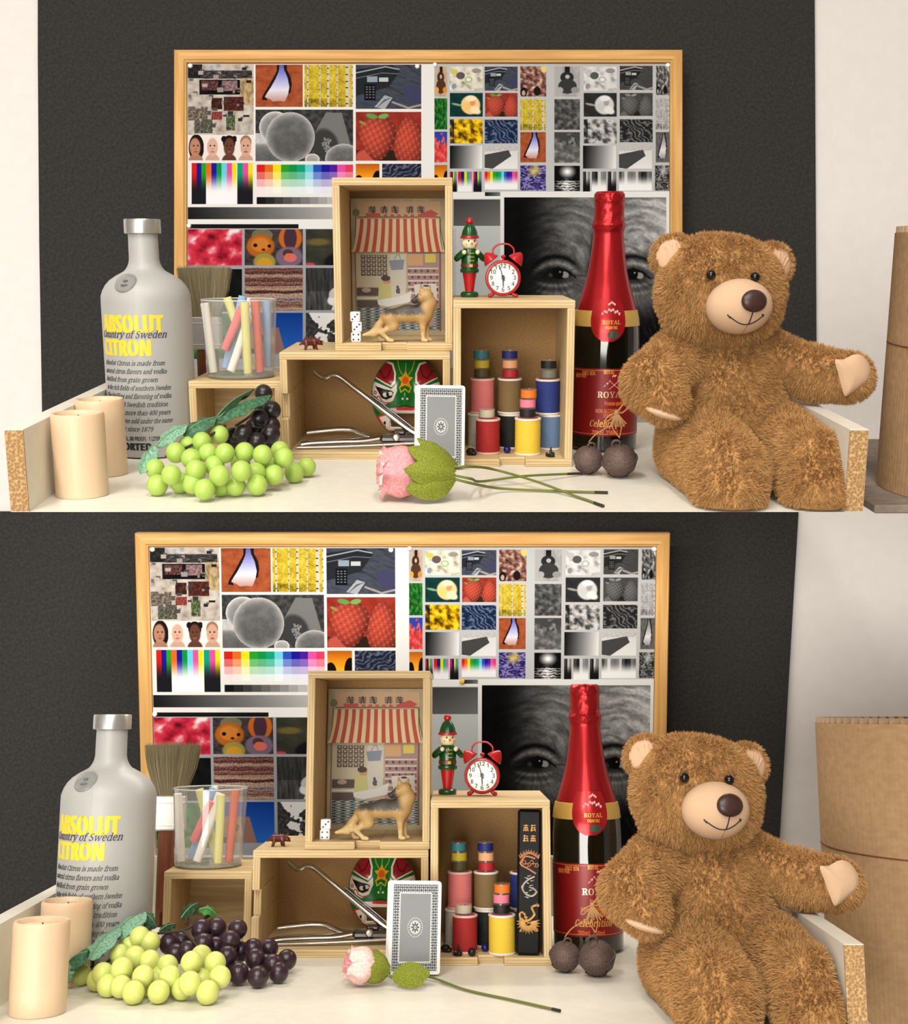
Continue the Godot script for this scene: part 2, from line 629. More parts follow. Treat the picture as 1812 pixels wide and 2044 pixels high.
func tray(s: String, lf: float, lb: float, lz: float, rf: float, rb: float, rz: float, zf: float) -> void:
	var where := "upper" if s == "A" else "lower"
	var t := thing("tray_shelf", "white laminated tray shelf with raw chipboard rail ends carrying the %s display" % where, "shelf")
	var zb := 1.62
	var zl := zf if s == "A" else 1.13
	var lback := lf + (lb - lf) / (lz - zl) * (zb - zl)
	var lfront := lf + (lb - lf) / (lz - zl) * (zf - zl)
	var rback := rf + (rb - rf) / (rz - zf) * (zb - zf)
	var h := 0.074
	var st := begin()
	var y := 0.0
	if s == "A":   # board with a long undercut at the front
		var prof := [Vector3(0, 0, -zf), Vector3(0, 0, -zb), Vector3(0, -0.026, -zb), Vector3(0, -0.026, -1.20)]
		var l := [lfront - 0.016, lback - 0.016, lback - 0.016, lfront - 0.02]
		var r := [rf + 0.016, rback + 0.016, rback + 0.016, rf + 0.02]
		for k in 4:
			var j := (k + 1) % 4
			quad(st, prof[k] + Vector3(l[k], 0, 0), prof[k] + Vector3(r[k], 0, 0), prof[j] + Vector3(r[j], 0, 0), prof[j] + Vector3(l[j], 0, 0))
		quad(st, prof[0] + Vector3(l[0], 0, 0), prof[1] + Vector3(l[1], 0, 0), prof[2] + Vector3(l[2], 0, 0), prof[3] + Vector3(l[3], 0, 0))
		quad(st, prof[0] + Vector3(r[0], 0, 0), prof[3] + Vector3(r[3], 0, 0), prof[2] + Vector3(r[2], 0, 0), prof[1] + Vector3(r[1], 0, 0))
	else:
		box(st, Vector3((lback + rback) / 2, -0.015, -(zf + zb) / 2), Vector3(rback - lback + 0.03, 0.03, zb - zf), 0.001)
	part("shelf_board", st, M.laminate, t)
	for side: Array in [[lfront, lback, -1.0], [rf, rback, 1.0]]:
		st = begin()
		var a := Vector3(side[0], 0, -zf - 0.0006)
		var b := Vector3(side[1], 0, -zb)
		rail(st, a, b, 0.0165 * side[2], h)
		part("side_rail", st, M.laminate, t)
		st = begin()
		rail(st, a + Vector3(0, 0.0006, 0.0006), a + Vector3(0.0165 * side[2] * 0.0, 0.0006, -0.001), 0.0162 * side[2], h - 0.0012)
		var core := part("chipboard_end", st, M.chipboard, t)
		core.set_meta("label", "raw chipboard end of the rail")
	st = begin()
	box(st, Vector3((lback + rback) / 2, 0.03, -zb - 0.006), Vector3(rback - lback + 0.034, 0.09, 0.012), 0.001)
	part("back_rail", st, mat("back_rail", Color(0.62, 0.62, 0.58), 0.5), t)
	for x: float in [-0.2, 0.2]:
		st = begin()
		if s == "A":
			box(st, Vector3(x, -0.02, -1.70), Vector3(0.03, 0.012, 0.21), 0.001)
		else:
			box(st, Vector3(x, -0.04, -1.64), Vector3(0.03, 0.02, 0.49), 0.001)
		part("bracket", st, M.dark_steel, t)
	pose(t, s, Vector3(0, DEPTH[s], 0))
	# low board that carries the roll of cardboard; its colour paints in wall shade
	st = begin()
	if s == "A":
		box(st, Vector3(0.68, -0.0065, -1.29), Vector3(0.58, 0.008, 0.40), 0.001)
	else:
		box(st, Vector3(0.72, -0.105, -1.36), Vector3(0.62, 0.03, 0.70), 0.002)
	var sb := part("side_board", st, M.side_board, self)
	tag(sb, "board painted like the shaded wall under the roll of cardboard beside the %s tray" % where, "board")
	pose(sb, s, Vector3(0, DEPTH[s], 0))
	# roll of corrugated cardboard
	var roll := thing("cardboard_roll", "brown roll of corrugated cardboard standing right of the %s teddy bear" % where, "cardboard", "cardboard rolls")
	var ra := 0.118 if s == "A" else 0.138
	var hh: float = 0.2528 - 0.006 if s == "A" else 0.2549 + 0.0845
	st = begin()
	for k in 150:
		var a0 := TAU * k / 150
		for j in 2:
			var t0 := a0 + TAU / 300 * j
			var t1 := t0 + TAU / 300
			var r0 := ra + (0.0 if j == 0 else -0.0008)
			var r1 := ra + (-0.0008 if j == 0 else 0.0)
			var p0 := Vector3(sin(t0) * r0, 0, cos(t0) * r0)
			var p1 := Vector3(sin(t1) * r1, 0, cos(t1) * r1)
			st.set_smooth_group(1)
			quad(st, p0, p1, p1 + Vector3(0, hh, 0), p0 + Vector3(0, hh, 0))
			var q0 := p0 * ((ra - 0.012) / ra)
			var q1 := p1 * ((ra - 0.012) / ra)
			quad(st, q1, q0, q0 + Vector3(0, hh, 0), q1 + Vector3(0, hh, 0))
	part("roll_wall", st, M.kraft, roll)
	st = begin()     # the fluted layer seen in the rim
	var wave := []
	for k in 361:
		var t0 := TAU * k / 360
		var r0 := ra - 0.0050 + 0.0042 * sin(k * TAU / 5.0)
		wave.append(Vector3(sin(t0) * r0, 0, cos(t0) * r0))
	for k in 360:
		st.set_smooth_group(1)
		var u := Vector3(0, hh - 0.012, 0)
		var v := Vector3(0, hh + 0.006, 0)
		quad(st, wave[k] + u, wave[k + 1] + u, wave[k + 1] + v, wave[k] + v)
		var w0: Vector3 = wave[k] * 0.986
		var w1: Vector3 = wave[k + 1] * 0.986
		quad(st, w1 + u, w0 + u, w0 + v, w1 + v)
		quad(st, wave[k] + v, wave[k + 1] + v, w1 + v, w0 + v)
	part("fluted_layer", st, mat("kraft_edge", Color(0.60, 0.50, 0.38), 0.9), roll)
	st = begin()
	var line := []
	for k in 61:
		var t0 := PI * 1.15 * (k / 60.0 - 0.5)
		line.append(Vector3(sin(t0) * (ra + 0.0002), 0.0035 * t0 * (-1.0), cos(t0) * (ra + 0.0002)))
	tube(st, line, 0.0007, 6)
	var seam := part("seam_cord", st, mat("seam", Color(0.42, 0.17, 0.10), 0.7), roll)
	seam.position.y = 0.1361 if s == "A" else 0.1111 + 0.0895
	if s == "A":
		pose(roll, "A", Vector3(Vector3(0.4168, -0.0898, -1.1680).x + 0.1255, DEPTH.A - 0.002, -1.168))
	else:
		pose(roll, "B", Vector3(Vector3(0.4030, -0.1045, -1.3700).x + 0.146, DEPTH.B - 0.0898, -1.37))

func rail(st: SurfaceTool, a: Vector3, b: Vector3, thick: float, h: float) -> void:
	var o := Vector3(thick, 0, 0)
	var u := Vector3(0, h, 0)
	var i0 := a if thick > 0 else a + o
	var i1 := b if thick > 0 else b + o
	var w := Vector3(absf(thick), 0, 0)
	var p := [i0, i0 + w, i1 + w, i1]
	for k in 4:
		var l := (k + 1) % 4
		quad(st, p[k], p[l], p[l] + u, p[k] + u)
	quad(st, p[0] + u, p[1] + u, p[2] + u, p[3] + u)
	quad(st, p[3], p[2], p[1], p[0])

# ---------------------------------------------------------------- plywood crates
func crate(called: String, label: String, w: float, h: float, d: float, notch: String, back: Material) -> Node3D:
	var t := thing(called, label, "crate")
	var e := 0.0082
	for side: String in ["bottom", "top", "left", "right"]:
		var flat := side == "bottom" or side == "top"
		var st := begin()
		var length := w if flat else h - 2 * e
		var segs := [[-length / 2, length / 2, 0.0]]
		if side == notch:
			segs = [[-length / 2, -0.014, 0.0], [-0.014, 0.014, 0.013], [0.014, length / 2, 0.0]]
		var glue := begin()
		for g: Array in segs:
			var mid: float = (g[0] + g[1]) / 2
			var dd: float = d - g[2]
			var c := Vector3(mid, 0, -g[2] / 2)
			var sz := Vector3(g[1] - g[0], e, dd)
			if side == "bottom":
				c.y = e / 2
			elif side == "top":
				c.y = h - e / 2
			else:
				c = Vector3((-w + e) / 2 if side == "left" else (w - e) / 2, h / 2 + mid, -g[2] / 2)
				sz = Vector3(e, g[1] - g[0], dd)
			box(st, c, sz, 0.0007)
			for q: float in [-0.19, 0.19]:     # the two glue lines of the plywood, in the cut edge
				var gc := c + Vector3(0, 0, dd / 2)
				var gs := Vector3(sz.x - 0.003, 0.0006, 0.0004) if flat else Vector3(0.0006, sz.y - 0.003, 0.0004)
				gc += Vector3(0, q * e, 0) if flat else Vector3(q * e, 0, 0)
				box(glue, gc, gs)
		var b := part("side_board", st, M.birch_x if flat else M.birch_y, t)
		part("ply_line", glue, M.ply_glue, b)
	var st := begin()
	box(st, Vector3(0, h / 2, -d / 2 + 0.0035), Vector3(w - 2 * e, h - 2 * e, 0.004))
	part("back_panel", st, back, t)
	return t

const CRATES := {
	"A": {"right": [0.128, 0.177], "wide": [0.1875, 0.119], "tall": [0.1305, 0.186], "small": [0.105, 0.0845]},
	"B": {"right": [0.1275, 0.169], "wide": [0.192, 0.1125], "tall": [0.1375, 0.195], "small": [0.099, 0.0845]},
}
# place of each crate's front foot (middle of the front edge) in its shelf's frame
var crate_at := {}

func crates() -> void:
	var d := 0.15
	crate_at = {
		"A": {"right": Vector3(0.0632, -0.2280, -1.2771), "wide": Vector3(-0.0979, -0.2280, -1.3248), "tall": Vector3(-0.0668, -0.1034, -1.3450), "small": Vector3(-0.2463, -0.2229, -1.3520)},
		"B": {"right": Vector3(0.0388, -0.2680, -1.3171), "wide": Vector3(-0.1238, -0.2680, -1.3577), "tall": Vector3(-0.0954, -0.1498, -1.3650), "small": Vector3(-0.2765, -0.2432, -1.4000)},
	}
	for s: String in ["A", "B"]:
		var where := "upper" if s == "A" else "lower"
		var c: Dictionary = CRATES[s]
		var p: Dictionary = crate_at[s]
		p.tall.y = DEPTH[s] + c.wide[1]
		p.small.y = DEPTH[s]
		var o := crate("plywood_crate", "upright plywood crate holding the sewing spools in the %s display" % where, c.right[0], c.right[1], d, "bottom", M.hardboard)
		pose(o, s, p.right + Vector3(0, 0, -d / 2))
		o = crate("plywood_crate", "wide plywood crate lying on its side with chrome tool and painted mask, %s display" % where, c.wide[0], c.wide[1], d, "left", M.hardboard)
		pose(o, s, p.wide + Vector3(0, 0, -d / 2))
		o = crate("plywood_crate", "tall plywood crate with the striped awning shop, stacked on the wide crate, %s display" % where, c.tall[0], c.tall[1], d * 0.95, "bottom", M.hardboard)
		pose(o, s, p.tall + Vector3(0, 0, -d * 0.475))
		o = crate("plywood_crate", "small plywood crate under the jar of chalks in the %s display" % where, c.small[0], c.small[1], 0.108, "", M.birch_x)
		pose(o, s, p.small + Vector3(0, 0, -0.054))

# ---------------------------------------------------------------- printed sheets on the cork boards
var pim: Image
var pox := 0.0
var poy := 0.0
var ps := 1.3
var clip := Rect2i()

func sheet(x0: float, y0: float, x1: float, y1: float, c: Color) -> void:
	pox = x0
	poy = y0
	pim = Image.create_empty(int((x1 - x0) * ps), int((y1 - y0) * ps), false, Image.FORMAT_RGB8)
	pim.fill(c)
	clip = Rect2i(Vector2i.ZERO, pim.get_size())

func frame_(x: float, y: float, w: float, h: float) -> void:
	clip = Rect2i(int((x - pox) * ps), int((y - poy) * ps), int(w * ps), int(h * ps)).intersection(Rect2i(Vector2i.ZERO, pim.get_size()))

func R(x: float, y: float, w: float, h: float, c: Color) -> void:
	pim.fill_rect(Rect2i(roundi((x - pox) * ps), roundi((y - poy) * ps), maxi(1, roundi(w * ps)), maxi(1, roundi(h * ps))).intersection(clip), c)

func E(cx: float, cy: float, rx: float, ry: float, c: Color, rot := 0.0, soft := 1.0) -> void:
	var X := (cx - pox) * ps
	var Y := (cy - poy) * ps
	var m := maxf(rx, ry) * ps + 2
	var r := Rect2i(int(X - m), int(Y - m), int(2 * m) + 1, int(2 * m) + 1).intersection(clip)
	var cr := cos(rot)
	var sr := sin(rot)
	var k := minf(rx, ry) * ps / soft
	for y in range(r.position.y, r.end.y):
		for x in range(r.position.x, r.end.x):
			var dx := x + 0.5 - X
			var dy := y + 0.5 - Y
			var q := Vector2((dx * cr + dy * sr) / (rx * ps), (-dx * sr + dy * cr) / (ry * ps)).length()
			var a := clampf((1.0 - q) * k + 0.5, 0.0, 1.0) * c.a
			if a > 0.0:
				var b := pim.get_pixel(x, y)
				pim.set_pixel(x, y, b.lerp(Color(c.r, c.g, c.b), a))

func L(x0: float, y0: float, x1: float, y1: float, w: float, c: Color) -> void:
	var a := Vector2(x0 - pox, y0 - poy) * ps
	var b := Vector2(x1 - pox, y1 - poy) * ps
	var m := w * ps / 2 + 1
	var r := Rect2i(int(minf(a.x, b.x) - m), int(minf(a.y, b.y) - m), int(absf(a.x - b.x) + 2 * m) + 1, int(absf(a.y - b.y) + 2 * m) + 1).intersection(clip)
	for y in range(r.position.y, r.end.y):
		for x in range(r.position.x, r.end.x):
			var p := Vector2(x + 0.5, y + 0.5)
			var d := p.distance_to(Geometry2D.get_closest_point_to_segment(p, a, b))
			var t := clampf(w * ps / 2 - d + 0.5, 0.0, 1.0) * c.a
			if t > 0.0:
				pim.set_pixel(x, y, pim.get_pixel(x, y).lerp(Color(c.r, c.g, c.b), t))

func line(pts: Array, w: float, c: Color) -> void:
	for k in pts.size() - 1:
		L(pts[k].x, pts[k].y, pts[k + 1].x, pts[k + 1].y, w, c)

func P(pts: Array, c: Color) -> void:
	var o := PackedVector2Array()
	var lo := Vector2.ONE * 1e9
	var hi := -lo
	for p: Vector2 in pts:
		var q := (p - Vector2(pox, poy)) * ps
		o.append(q)
		lo = lo.min(q)
		hi = hi.max(q)
	var r := Rect2i(Vector2i(lo), Vector2i(hi - lo) + Vector2i(2, 2)).intersection(clip)
	for y in range(r.position.y, r.end.y):
		for x in range(r.position.x, r.end.x):
			if Geometry2D.is_point_in_polygon(Vector2(x + 0.5, y + 0.5), o):
				pim.set_pixel(x, y, c)

func F(x: float, y: float, w: float, h: float, f: Callable) -> void:
	frame_(x, y, w, h)
	for j in range(clip.position.y, clip.end.y):
		for i in range(clip.position.x, clip.end.x):
			pim.set_pixel(i, j, f.call((i + 0.5 - (x - pox) * ps) / (w * ps), (j + 0.5 - (y - poy) * ps) / (h * ps)))

func grey(x: float, y: float, w: float, h: float) -> void:
	frame_(x, y, w, h)
	for j in range(clip.position.y, clip.end.y):
		for i in range(clip.position.x, clip.end.x):
			var v := pim.get_pixel(i, j).get_luminance()
			pim.set_pixel(i, j, Color(v, v, v))

func nz(x: float, y: float) -> float:
	return noise.get_noise_2d(x, y) * 0.5 + 0.5

func g1(v: float) -> Color:
	return Color(v, v, v)

func ramp(cols: Array, t: float) -> Color:
	var f := clampf(t, 0.0, 0.9999) * (cols.size() - 1)
	var k := int(f)
	return (cols[k] as Color).lerp(cols[k + 1], f - k)

const HUES := [Color(0.80, 0.12, 0.10), Color(0.85, 0.40, 0.12), Color(0.90, 0.84, 0.10), Color(0.15, 0.60, 0.15), Color(0.05, 0.55, 0.25), Color(0.05, 0.60, 0.45), Color(0.40, 0.78, 0.86), Color(0.15, 0.30, 0.72), Color(0.12, 0.08, 0.58), Color(0.28, 0.10, 0.60), Color(0.85, 0.30, 0.62), Color(0.85, 0.22, 0.36)]

func picture(kind: String, x: float, y: float, w: float, h: float) -> void:
	match kind:
		"arch":
			F(x, y, w, h, func(u, v): return ramp([Color(0.42, 0.19, 0.11), Color(0.62, 0.31, 0.18), Color(0.70, 0.40, 0.25)], nz(u * 3, v * 5 + 9) * 0.7 + nz(u * 9, v * 9) * 0.3))
			var hole := [[.50, 0], [.485, .15], [.42, .32], [.32, .52], [.21, .71], [.19, .765], [.30, .81], [.36, .87], [.50, .85], [.61, .87], [.68, .70], [.71, .52], [.67, .30], [.60, .12], [.585, 0]]
			var rim := [[.44, 0], [.44, .15], [.36, .32], [.27, .50], [.15, .72], [.12, .82], [.24, .84], [.22, .77], [.50, .6], [.66, .70], [.73, .66], [.76, .46], [.74, .30], [.66, .12], [.66, 0]]
			for o: Array in [[rim, Color(0.13, 0.08, 0.08)], [hole, Color(0.6, 0.6, 0.8)]]:
				var pts := []
				for q: Array in o[0]:
					pts.append(Vector2(x + q[0] * w, y + q[1] * h))
				P(pts, o[1])
			for j in range(clip.position.y, clip.end.y):
				for i in range(clip.position.x, clip.end.x):
					if pim.get_pixel(i, j).b > 0.7:
						pim.set_pixel(i, j, ramp([Color(0.36, 0.36, 0.66), Color(0.60, 0.62, 0.85), Color(0.86, 0.86, 0.92), Color(0.72, 0.52, 0.47)], float(j - clip.position.y) / clip.size.y * 1.12))
		"aspen":
			F(x, y, w, h, func(u, v): return ramp([Color(0.22, 0.20, 0.05), Color(0.62, 0.53, 0.12), Color(0.80, 0.70, 0.20), Color(0.88, 0.83, 0.45)], nz(u * 3, v * 3) * 0.7 + nz(u * 14, v * 14) * 0.5 - (0.25 if v > 0.8 else 0.0)))
			for k: Array in [[0.05, 0.03], [0.46, 0.05], [0.84, 0.07], [0.30, 0.02], [0.66, 0.02], [0.97, 0.02]]:
				R(x + k[0] * w, y, k[1] * w, h, Color(0.78, 0.76, 0.70))
				for j in 6:
					R(x + k[0] * w, y + h * (j * 0.17 + nz(k[0] * 9, j)*0.1), k[1] * w * 0.7, h * 0.025, Color(0.2, 0.18, 0.15))
		"phones":
			F(x, y, w, h, func(u, v): return ramp([Color(0.10, 0.11, 0.13), Color(0.27, 0.29, 0.34), Color(0.16, 0.17, 0.20)], nz(u * 2, v * 6 - u * 3)))
			P([Vector2(x, y + h * 0.1), Vector2(x + w * 0.55, y), Vector2(x + w * 0.68, y + h * 0.12), Vector2(x + w * 0.5, y + h * 0.5), Vector2(x, y + h * 0.7)], Color(0.14, 0.15, 0.17))
			line([Vector2(x, y + h * 0.18), Vector2(x + w * 0.45, y + h * 0.04), Vector2(x + w * 0.66, y + h * 0.10)], 2.5, Color(0.62, 0.64, 0.68))
			line([Vector2(x, y + h * 0.30), Vector2(x + w * 0.4, y + h * 0.18), Vector2(x + w * 0.64, y + h * 0.2)], 1.5, Color(0.45, 0.47, 0.52))
			R(x + w * 0.17, y + h * 0.26, w * 0.16, h * 0.13, Color(0.55, 0.60, 0.66))
			R(x + w * 0.35, y + h * 0.28, w * 0.14, h * 0.10, Color(0.72, 0.74, 0.76))
			R(x + w * 0.13, y + h * 0.44, w * 0.17, h * 0.36, Color(0.07, 0.07, 0.09))
			for j in 5:
				for i in 3:
					R(x + w * (0.15 + i * 0.05), y + h * (0.48 + j * 0.06), w * 0.03, h * 0.03, Color(0.42, 0.44, 0.48))
			P([Vector2(x + w * 0.28, y + h * 0.95), Vector2(x + w * 0.44, y + h * 0.68), Vector2(x + w * 0.56, y + h * 0.74), Vector2(x + w * 0.44, y + h)], Color(0.62, 0.64, 0.66))
			for j in 4:
				L(x + w * (0.33 + j * 0.035), y + h * (0.95 - j * 0.05), x + w * (0.44 + j * 0.03), y + h * (0.78 - j * 0.01), 1.0, Color(0.25, 0.26, 0.30))
			line([Vector2(x + w * 0.56, y + h * 0.84), Vector2(x + w * 0.8, y + h * 0.97), Vector2(x + w, y + h * 0.9)], 4.0, Color(0.60, 0.58, 0.56))
			E(x + w * 0.88, y + h * 0.66, w * 0.16, h * 0.2, Color(0.24, 0.24, 0.36), 0.5, 5.0)
		"balls":
			F(x, y, w, h, func(u, v): return g1(0.10 + 0.25 * nz(u * 14, v * 8) + (0.5 if u < 0.12 and v > 0.45 and v < 0.72 else 0.0)))
			grains(x, y, w, h, [[0.20, 0.34, 0.165, 0.31, 0.5]])
			P([Vector2(x + w * 0.60, y + h * 0.45), Vector2(x + w * 0.72, y + h * 0.05), Vector2(x + w * 0.88, y + h * 0.06), Vector2(x + w * 0.98, y + h * 0.75), Vector2(x + w * 0.72, y + h * 0.8)], g1(0.44))
			E(x + w * 0.71, y + h * 0.66, w * 0.13, h * 0.30, g1(0.22), -0.4, 8.0)
			for k in 40:
				E(x + w * (0.62 + 0.2 * nz(k * 3.1, 1)), y + h * (0.42 + 0.5 * nz(k * 2.3, 7)), 2.5, 1.4, g1(0.35 + 0.3 * nz(k, 4)), k)
			grains(x, y, w, h, [[0.90, 0.96, 0.19, 0.30, 0.38], [0.05, 1.0, 0.30, 0.36, 0.36], [0.355, 0.53, 0.250, 0.485, 0.36], [0.58, 0.96, 0.075, 0.11, 0.6]])
		"strawberries":
			F(x, y, w, h, func(u, v): return ramp([Color(0.45, 0.12, 0.09), Color(0.66, 0.25, 0.19)], nz(u * 3, v * 3)))
			R(x, y + h * 0.78, w, h * 0.22, Color(0.18, 0.12, 0.09))
			E(x + w * 0.16, y + h * 0.92, w * 0.17, h * 0.16, Color(0.72, 0.32, 0.26), 0.0, 6.0)
			for bb: Array in [[0.33, 0.54, 0.325, 0.46, 0.30], [0.81, 0.60, 0.265, 0.52, -0.10]]:
				for j in range(clip.position.y, clip.end.y):
					for i in range(clip.position.x, clip.end.x):
						var q := Vector2((float(i) - clip.position.x) / clip.size.x - bb[0], (float(j) - clip.position.y) / clip.size.y - bb[1])
						q /= Vector2(bb[2], bb[3])
						var narrow: float = 1.0 - 0.28 * (q.y + 0.6) * signf(bb[4]) if bb[4] > 0 else 1.0 + 0.22 * (q.y - 0.7)
						var e := Vector2(q.x / narrow, q.y)
						var d := e.length()
						if d < 1.0:
							var sh := 0.55 + 0.5 * sqrt(1.0 - d * d) - 0.16 * e.x - 0.10 * e.y
							var c := Color(0.68, 0.27, 0.21) * sh
							var k := sin(q.x * 19.0 + q.y * 5.0) * sin(q.y * 17.0 - q.x * 6.0)
							if k > 0.55:
								c = c.lerp(Color(0.84, 0.56, 0.45), (k - 0.55) * 1.3)
							elif k < -0.5:
								c = c.lerp(Color(0.36, 0.07, 0.06), (-k - 0.5) * 0.9)
							pim.set_pixel(i, j, Color(c.r, c.g, c.b))
			E(x + w * 0.24, y + h * 0.08, w * 0.09, h * 0.05, Color(0.36, 0.58, 0.28), 0.2)
			E(x + w * 0.42, y + h * 0.08, w * 0.08, h * 0.05, Color(0.42, 0.64, 0.34), -0.2)
			E(x + w * 0.10, y + h * 0.22, w * 0.06, h * 0.03, Color(0.52, 0.55, 0.25), 0.5)
		"strips":
			for g: Array in [[0.0, 0.06, 0.22, [0, 8, 3], 1], [0.28, 0.0, 0.47, [1, 8, 4, 6, 10, 2], 0], [0.76, 0.0, 0.24, [5, 10, 2], 1]]:
				var n: int = g[3].size()
				F(x + w * (g[0] + g[1]), y, w * g[2], h, func(u, v):
					var c: Color = HUES[g[3][mini(int(u * n), n - 1)]]
					var to := Color(0.10, 0.10, 0.12) if g[4] == 1 else Color(0.93, 0.93, 0.95)
					return c.lerp(to, smoothstep(0.2, 0.72, v)))
		"patches":
			F(x, y, w, h, func(u, v):
				var c: Color = HUES[mini(int(u * 12), 11)]
				var row := int(v * 4)
				return c.lerp(Color(0.93, 0.93, 0.95), [0.0, 0.35, 0.70, 0.92][mini(row, 3)]))
		"sunset":
			F(x, y, w, h, func(u, v): return ramp([Color(0.70, 0.35, 0.08), Color(0.95, 0.62, 0.12), Color(0.98, 0.80, 0.35)], v * 1.1) if v < 0.28 + absf(u - 0.45) * -0.7 + 0.55 else Color(0.09, 0.06, 0.05))
			E(x + w * 0.12, y + h * 0.72, w * 0.24, h * 0.35, Color(0.07, 0.05, 0.05))
			E(x + w * 0.92, y + h * 0.62, w * 0.24, h * 0.4, Color(0.07, 0.05, 0.05))
		"weave":
			F(x, y, w, h, func(u, v): return ramp([Color(0.06, 0.07, 0.11), Color(0.15, 0.17, 0.25), Color(0.55, 0.58, 0.66)], 0.5 + 0.5 * sin((u * 10 + v * 14 + nz(u * 1.6, v * 1.6) * 9.0) * 2.4) * nz(u * 3, v * 6)))
		"swirl":
			F(x, y, w, h, func(u, v): return ramp([Color(0.07, 0.11, 0.22), Color(0.14, 0.20, 0.34), Color(0.50, 0.55, 0.62)], 0.45 + 0.5 * sin((u * 3 - v * 2 + nz(u * 0.9, v * 0.9) * 4.0) * 9.0) * 0.8))
		"water":
			F(x, y, w, h, func(u, v):
				var c := ramp([Color(0.14, 0.11, 0.32), Color(0.32, 0.28, 0.55), Color(0.58, 0.54, 0.74)], 0.5 + 0.5 * sin((v * 6 + nz(u * 1.4, v * 3) * 5.0) * 5.0))
				return c.lerp(Color(0.85, 0.78, 0.35), clampf(1.0 - Vector2(u - 0.55, v - 0.2).length() * 3.2, 0.0, 0.8)))
		"rose_print":
			F(x, y, w, h, func(u, v): return ramp([Color(0.03, 0.14, 0.14), Color(0.09, 0.26, 0.25)], nz(u * 2, v * 2)))
			E(x + w * 0.20, y + h * 0.48, w * 0.16, h * 0.05, Color(0.45, 0.62, 0.50), 0.2)
			E(x + w * 0.62, y + h * 0.50, w * 0.29, h * 0.40, Color(0.93, 0.78, 0.56), 0.4, 4.0)
			E(x + w * 0.74, y + h * 0.70, w * 0.20, h * 0.16, Color(0.96, 0.86, 0.70), 0.5, 3.0)
			E(x + w * 0.50, y + h * 0.58, w * 0.14, h * 0.18, Color(0.90, 0.76, 0.45), 0.0, 4.0)
			E(x + w * 0.68, y + h * 0.40, w * 0.08, h * 0.15, Color(0.88, 0.55, 0.35), 0.2, 4.0)
			E(x + w * 0.63, y + h * 0.22, w * 0.16, h * 0.12, Color(0.95, 0.88, 0.74), 0.0, 3.0)
		"yellow_flowers":
			F(x, y, w, h, func(u, v): return ramp([Color(0.08, 0.10, 0.16), Color(0.42, 0.30, 0.04), Color(0.90, 0.72, 0.06), Color(0.97, 0.86, 0.25)], nz(u * 3.2, v * 2.4) * 1.6 - 0.25 - (0.3 if u < 0.12 else 0.0)))
		"still_life":
			F(x, y, w, h, func(u, v): return ramp([Color(0.45, 0.42, 0.38), Color(0.82, 0.80, 0.73), Color(0.90, 0.89, 0.85)], nz(u * 2.5, v * 2.2) * 1.6 - 0.2))
			E(x + w * 0.13, y + h * 0.20, w * 0.11, h * 0.11, Color(0.76, 0.76, 0.35))
			E(x + w * 0.32, y + h * 0.36, w * 0.13, h * 0.15, Color(0.38, 0.32, 0.36))
			E(x + w * 0.56, y + h * 0.52, w * 0.12, h * 0.13, Color(0.62, 0.74, 0.50))
			E(x + w * 0.56, y + h * 0.52, w * 0.07, h * 0.07, Color(0.88, 0.90, 0.84))
			E(x + w * 0.80, y + h * 0.16, w * 0.14, h * 0.10, Color(0.58, 0.55, 0.52))
			E(x + w * 0.12, y + h * 0.80, w * 0.07, h * 0.12, Color(0.52, 0.56, 0.64), 0.4)
		"boat":
			F(x, y, w, h, func(u, v): return g1(0.80 + 0.08 * v) if v > 0.18 + 0.06 * nz(u * 5, 2) else g1(0.55 + 0.35 * nz(u * 8, v * 30)))
			P([Vector2(x, y + h * 0.36), Vector2(x + w * 0.72, y + h * 0.16), Vector2(x + w * 0.80, y + h * 0.42), Vector2(x + w * 0.24, y + h * 0.98), Vector2(x, y + h * 0.94)], g1(0.26))
		"jewels":
			F(x, y, w, h, func(u, v): return ramp([Color(0.18, 0.08, 0.08), Color(0.52, 0.36, 0.32), Color(0.88, 0.78, 0.70)], nz(u * 3.6, v * 4.4) * 1.6 - 0.3))
			E(x + w * 0.12, y + h * 0.85, w * 0.13, h * 0.16, Color(0.10, 0.08, 0.08))
			E(x + w * 0.64, y + h * 0.82, w * 0.13, h * 0.15, Color(0.12, 0.08, 0.08))
			E(x + w * 0.12, y + h * 0.88, w * 0.07, h * 0.09, Color(0.72, 0.60, 0.52))
			E(x + w * 0.90, y + h * 0.08, w * 0.12, h * 0.12, Color(0.90, 0.78, 0.42))
		"bottle_life":
			F(x, y, w, h, func(u, v): return ramp([Color(0.60, 0.48, 0.36), Color(0.84, 0.76, 0.68)], nz(u * 3, v * 2)) if u > 0.3 else Color(0.70, 0.66, 0.62))
			R(x + w * 0.40, y, w * 0.20, h * 0.45, Color(0.14, 0.10, 0.08))
			E(x + w * 0.48, y + h * 0.36, w * 0.26, h * 0.18, Color(0.25, 0.15, 0.09))
			E(x + w * 0.5, y + h * 0.66, w * 0.36, h * 0.24, Color(0.30, 0.20, 0.14))
			E(x + w * 0.20, y + h * 0.78, w * 0.14, h * 0.10, Color(0.88, 0.62, 0.24))
			E(x + w * 0.80, y + h * 0.78, w * 0.16, h * 0.10, Color(0.82, 0.52, 0.20))
			E(x + w * 0.50, y + h * 0.34, w * 0.09, h * 0.07, Color(0.72, 0.68, 0.62))
		"garden":
			F(x, y, w, h, func(u, v): return ramp([Color(0.03, 0.16, 0.05), Color(0.10, 0.38, 0.12), Color(0.35, 0.60, 0.30)], nz(u * 3, v * 4) * 1.4 - 0.2))
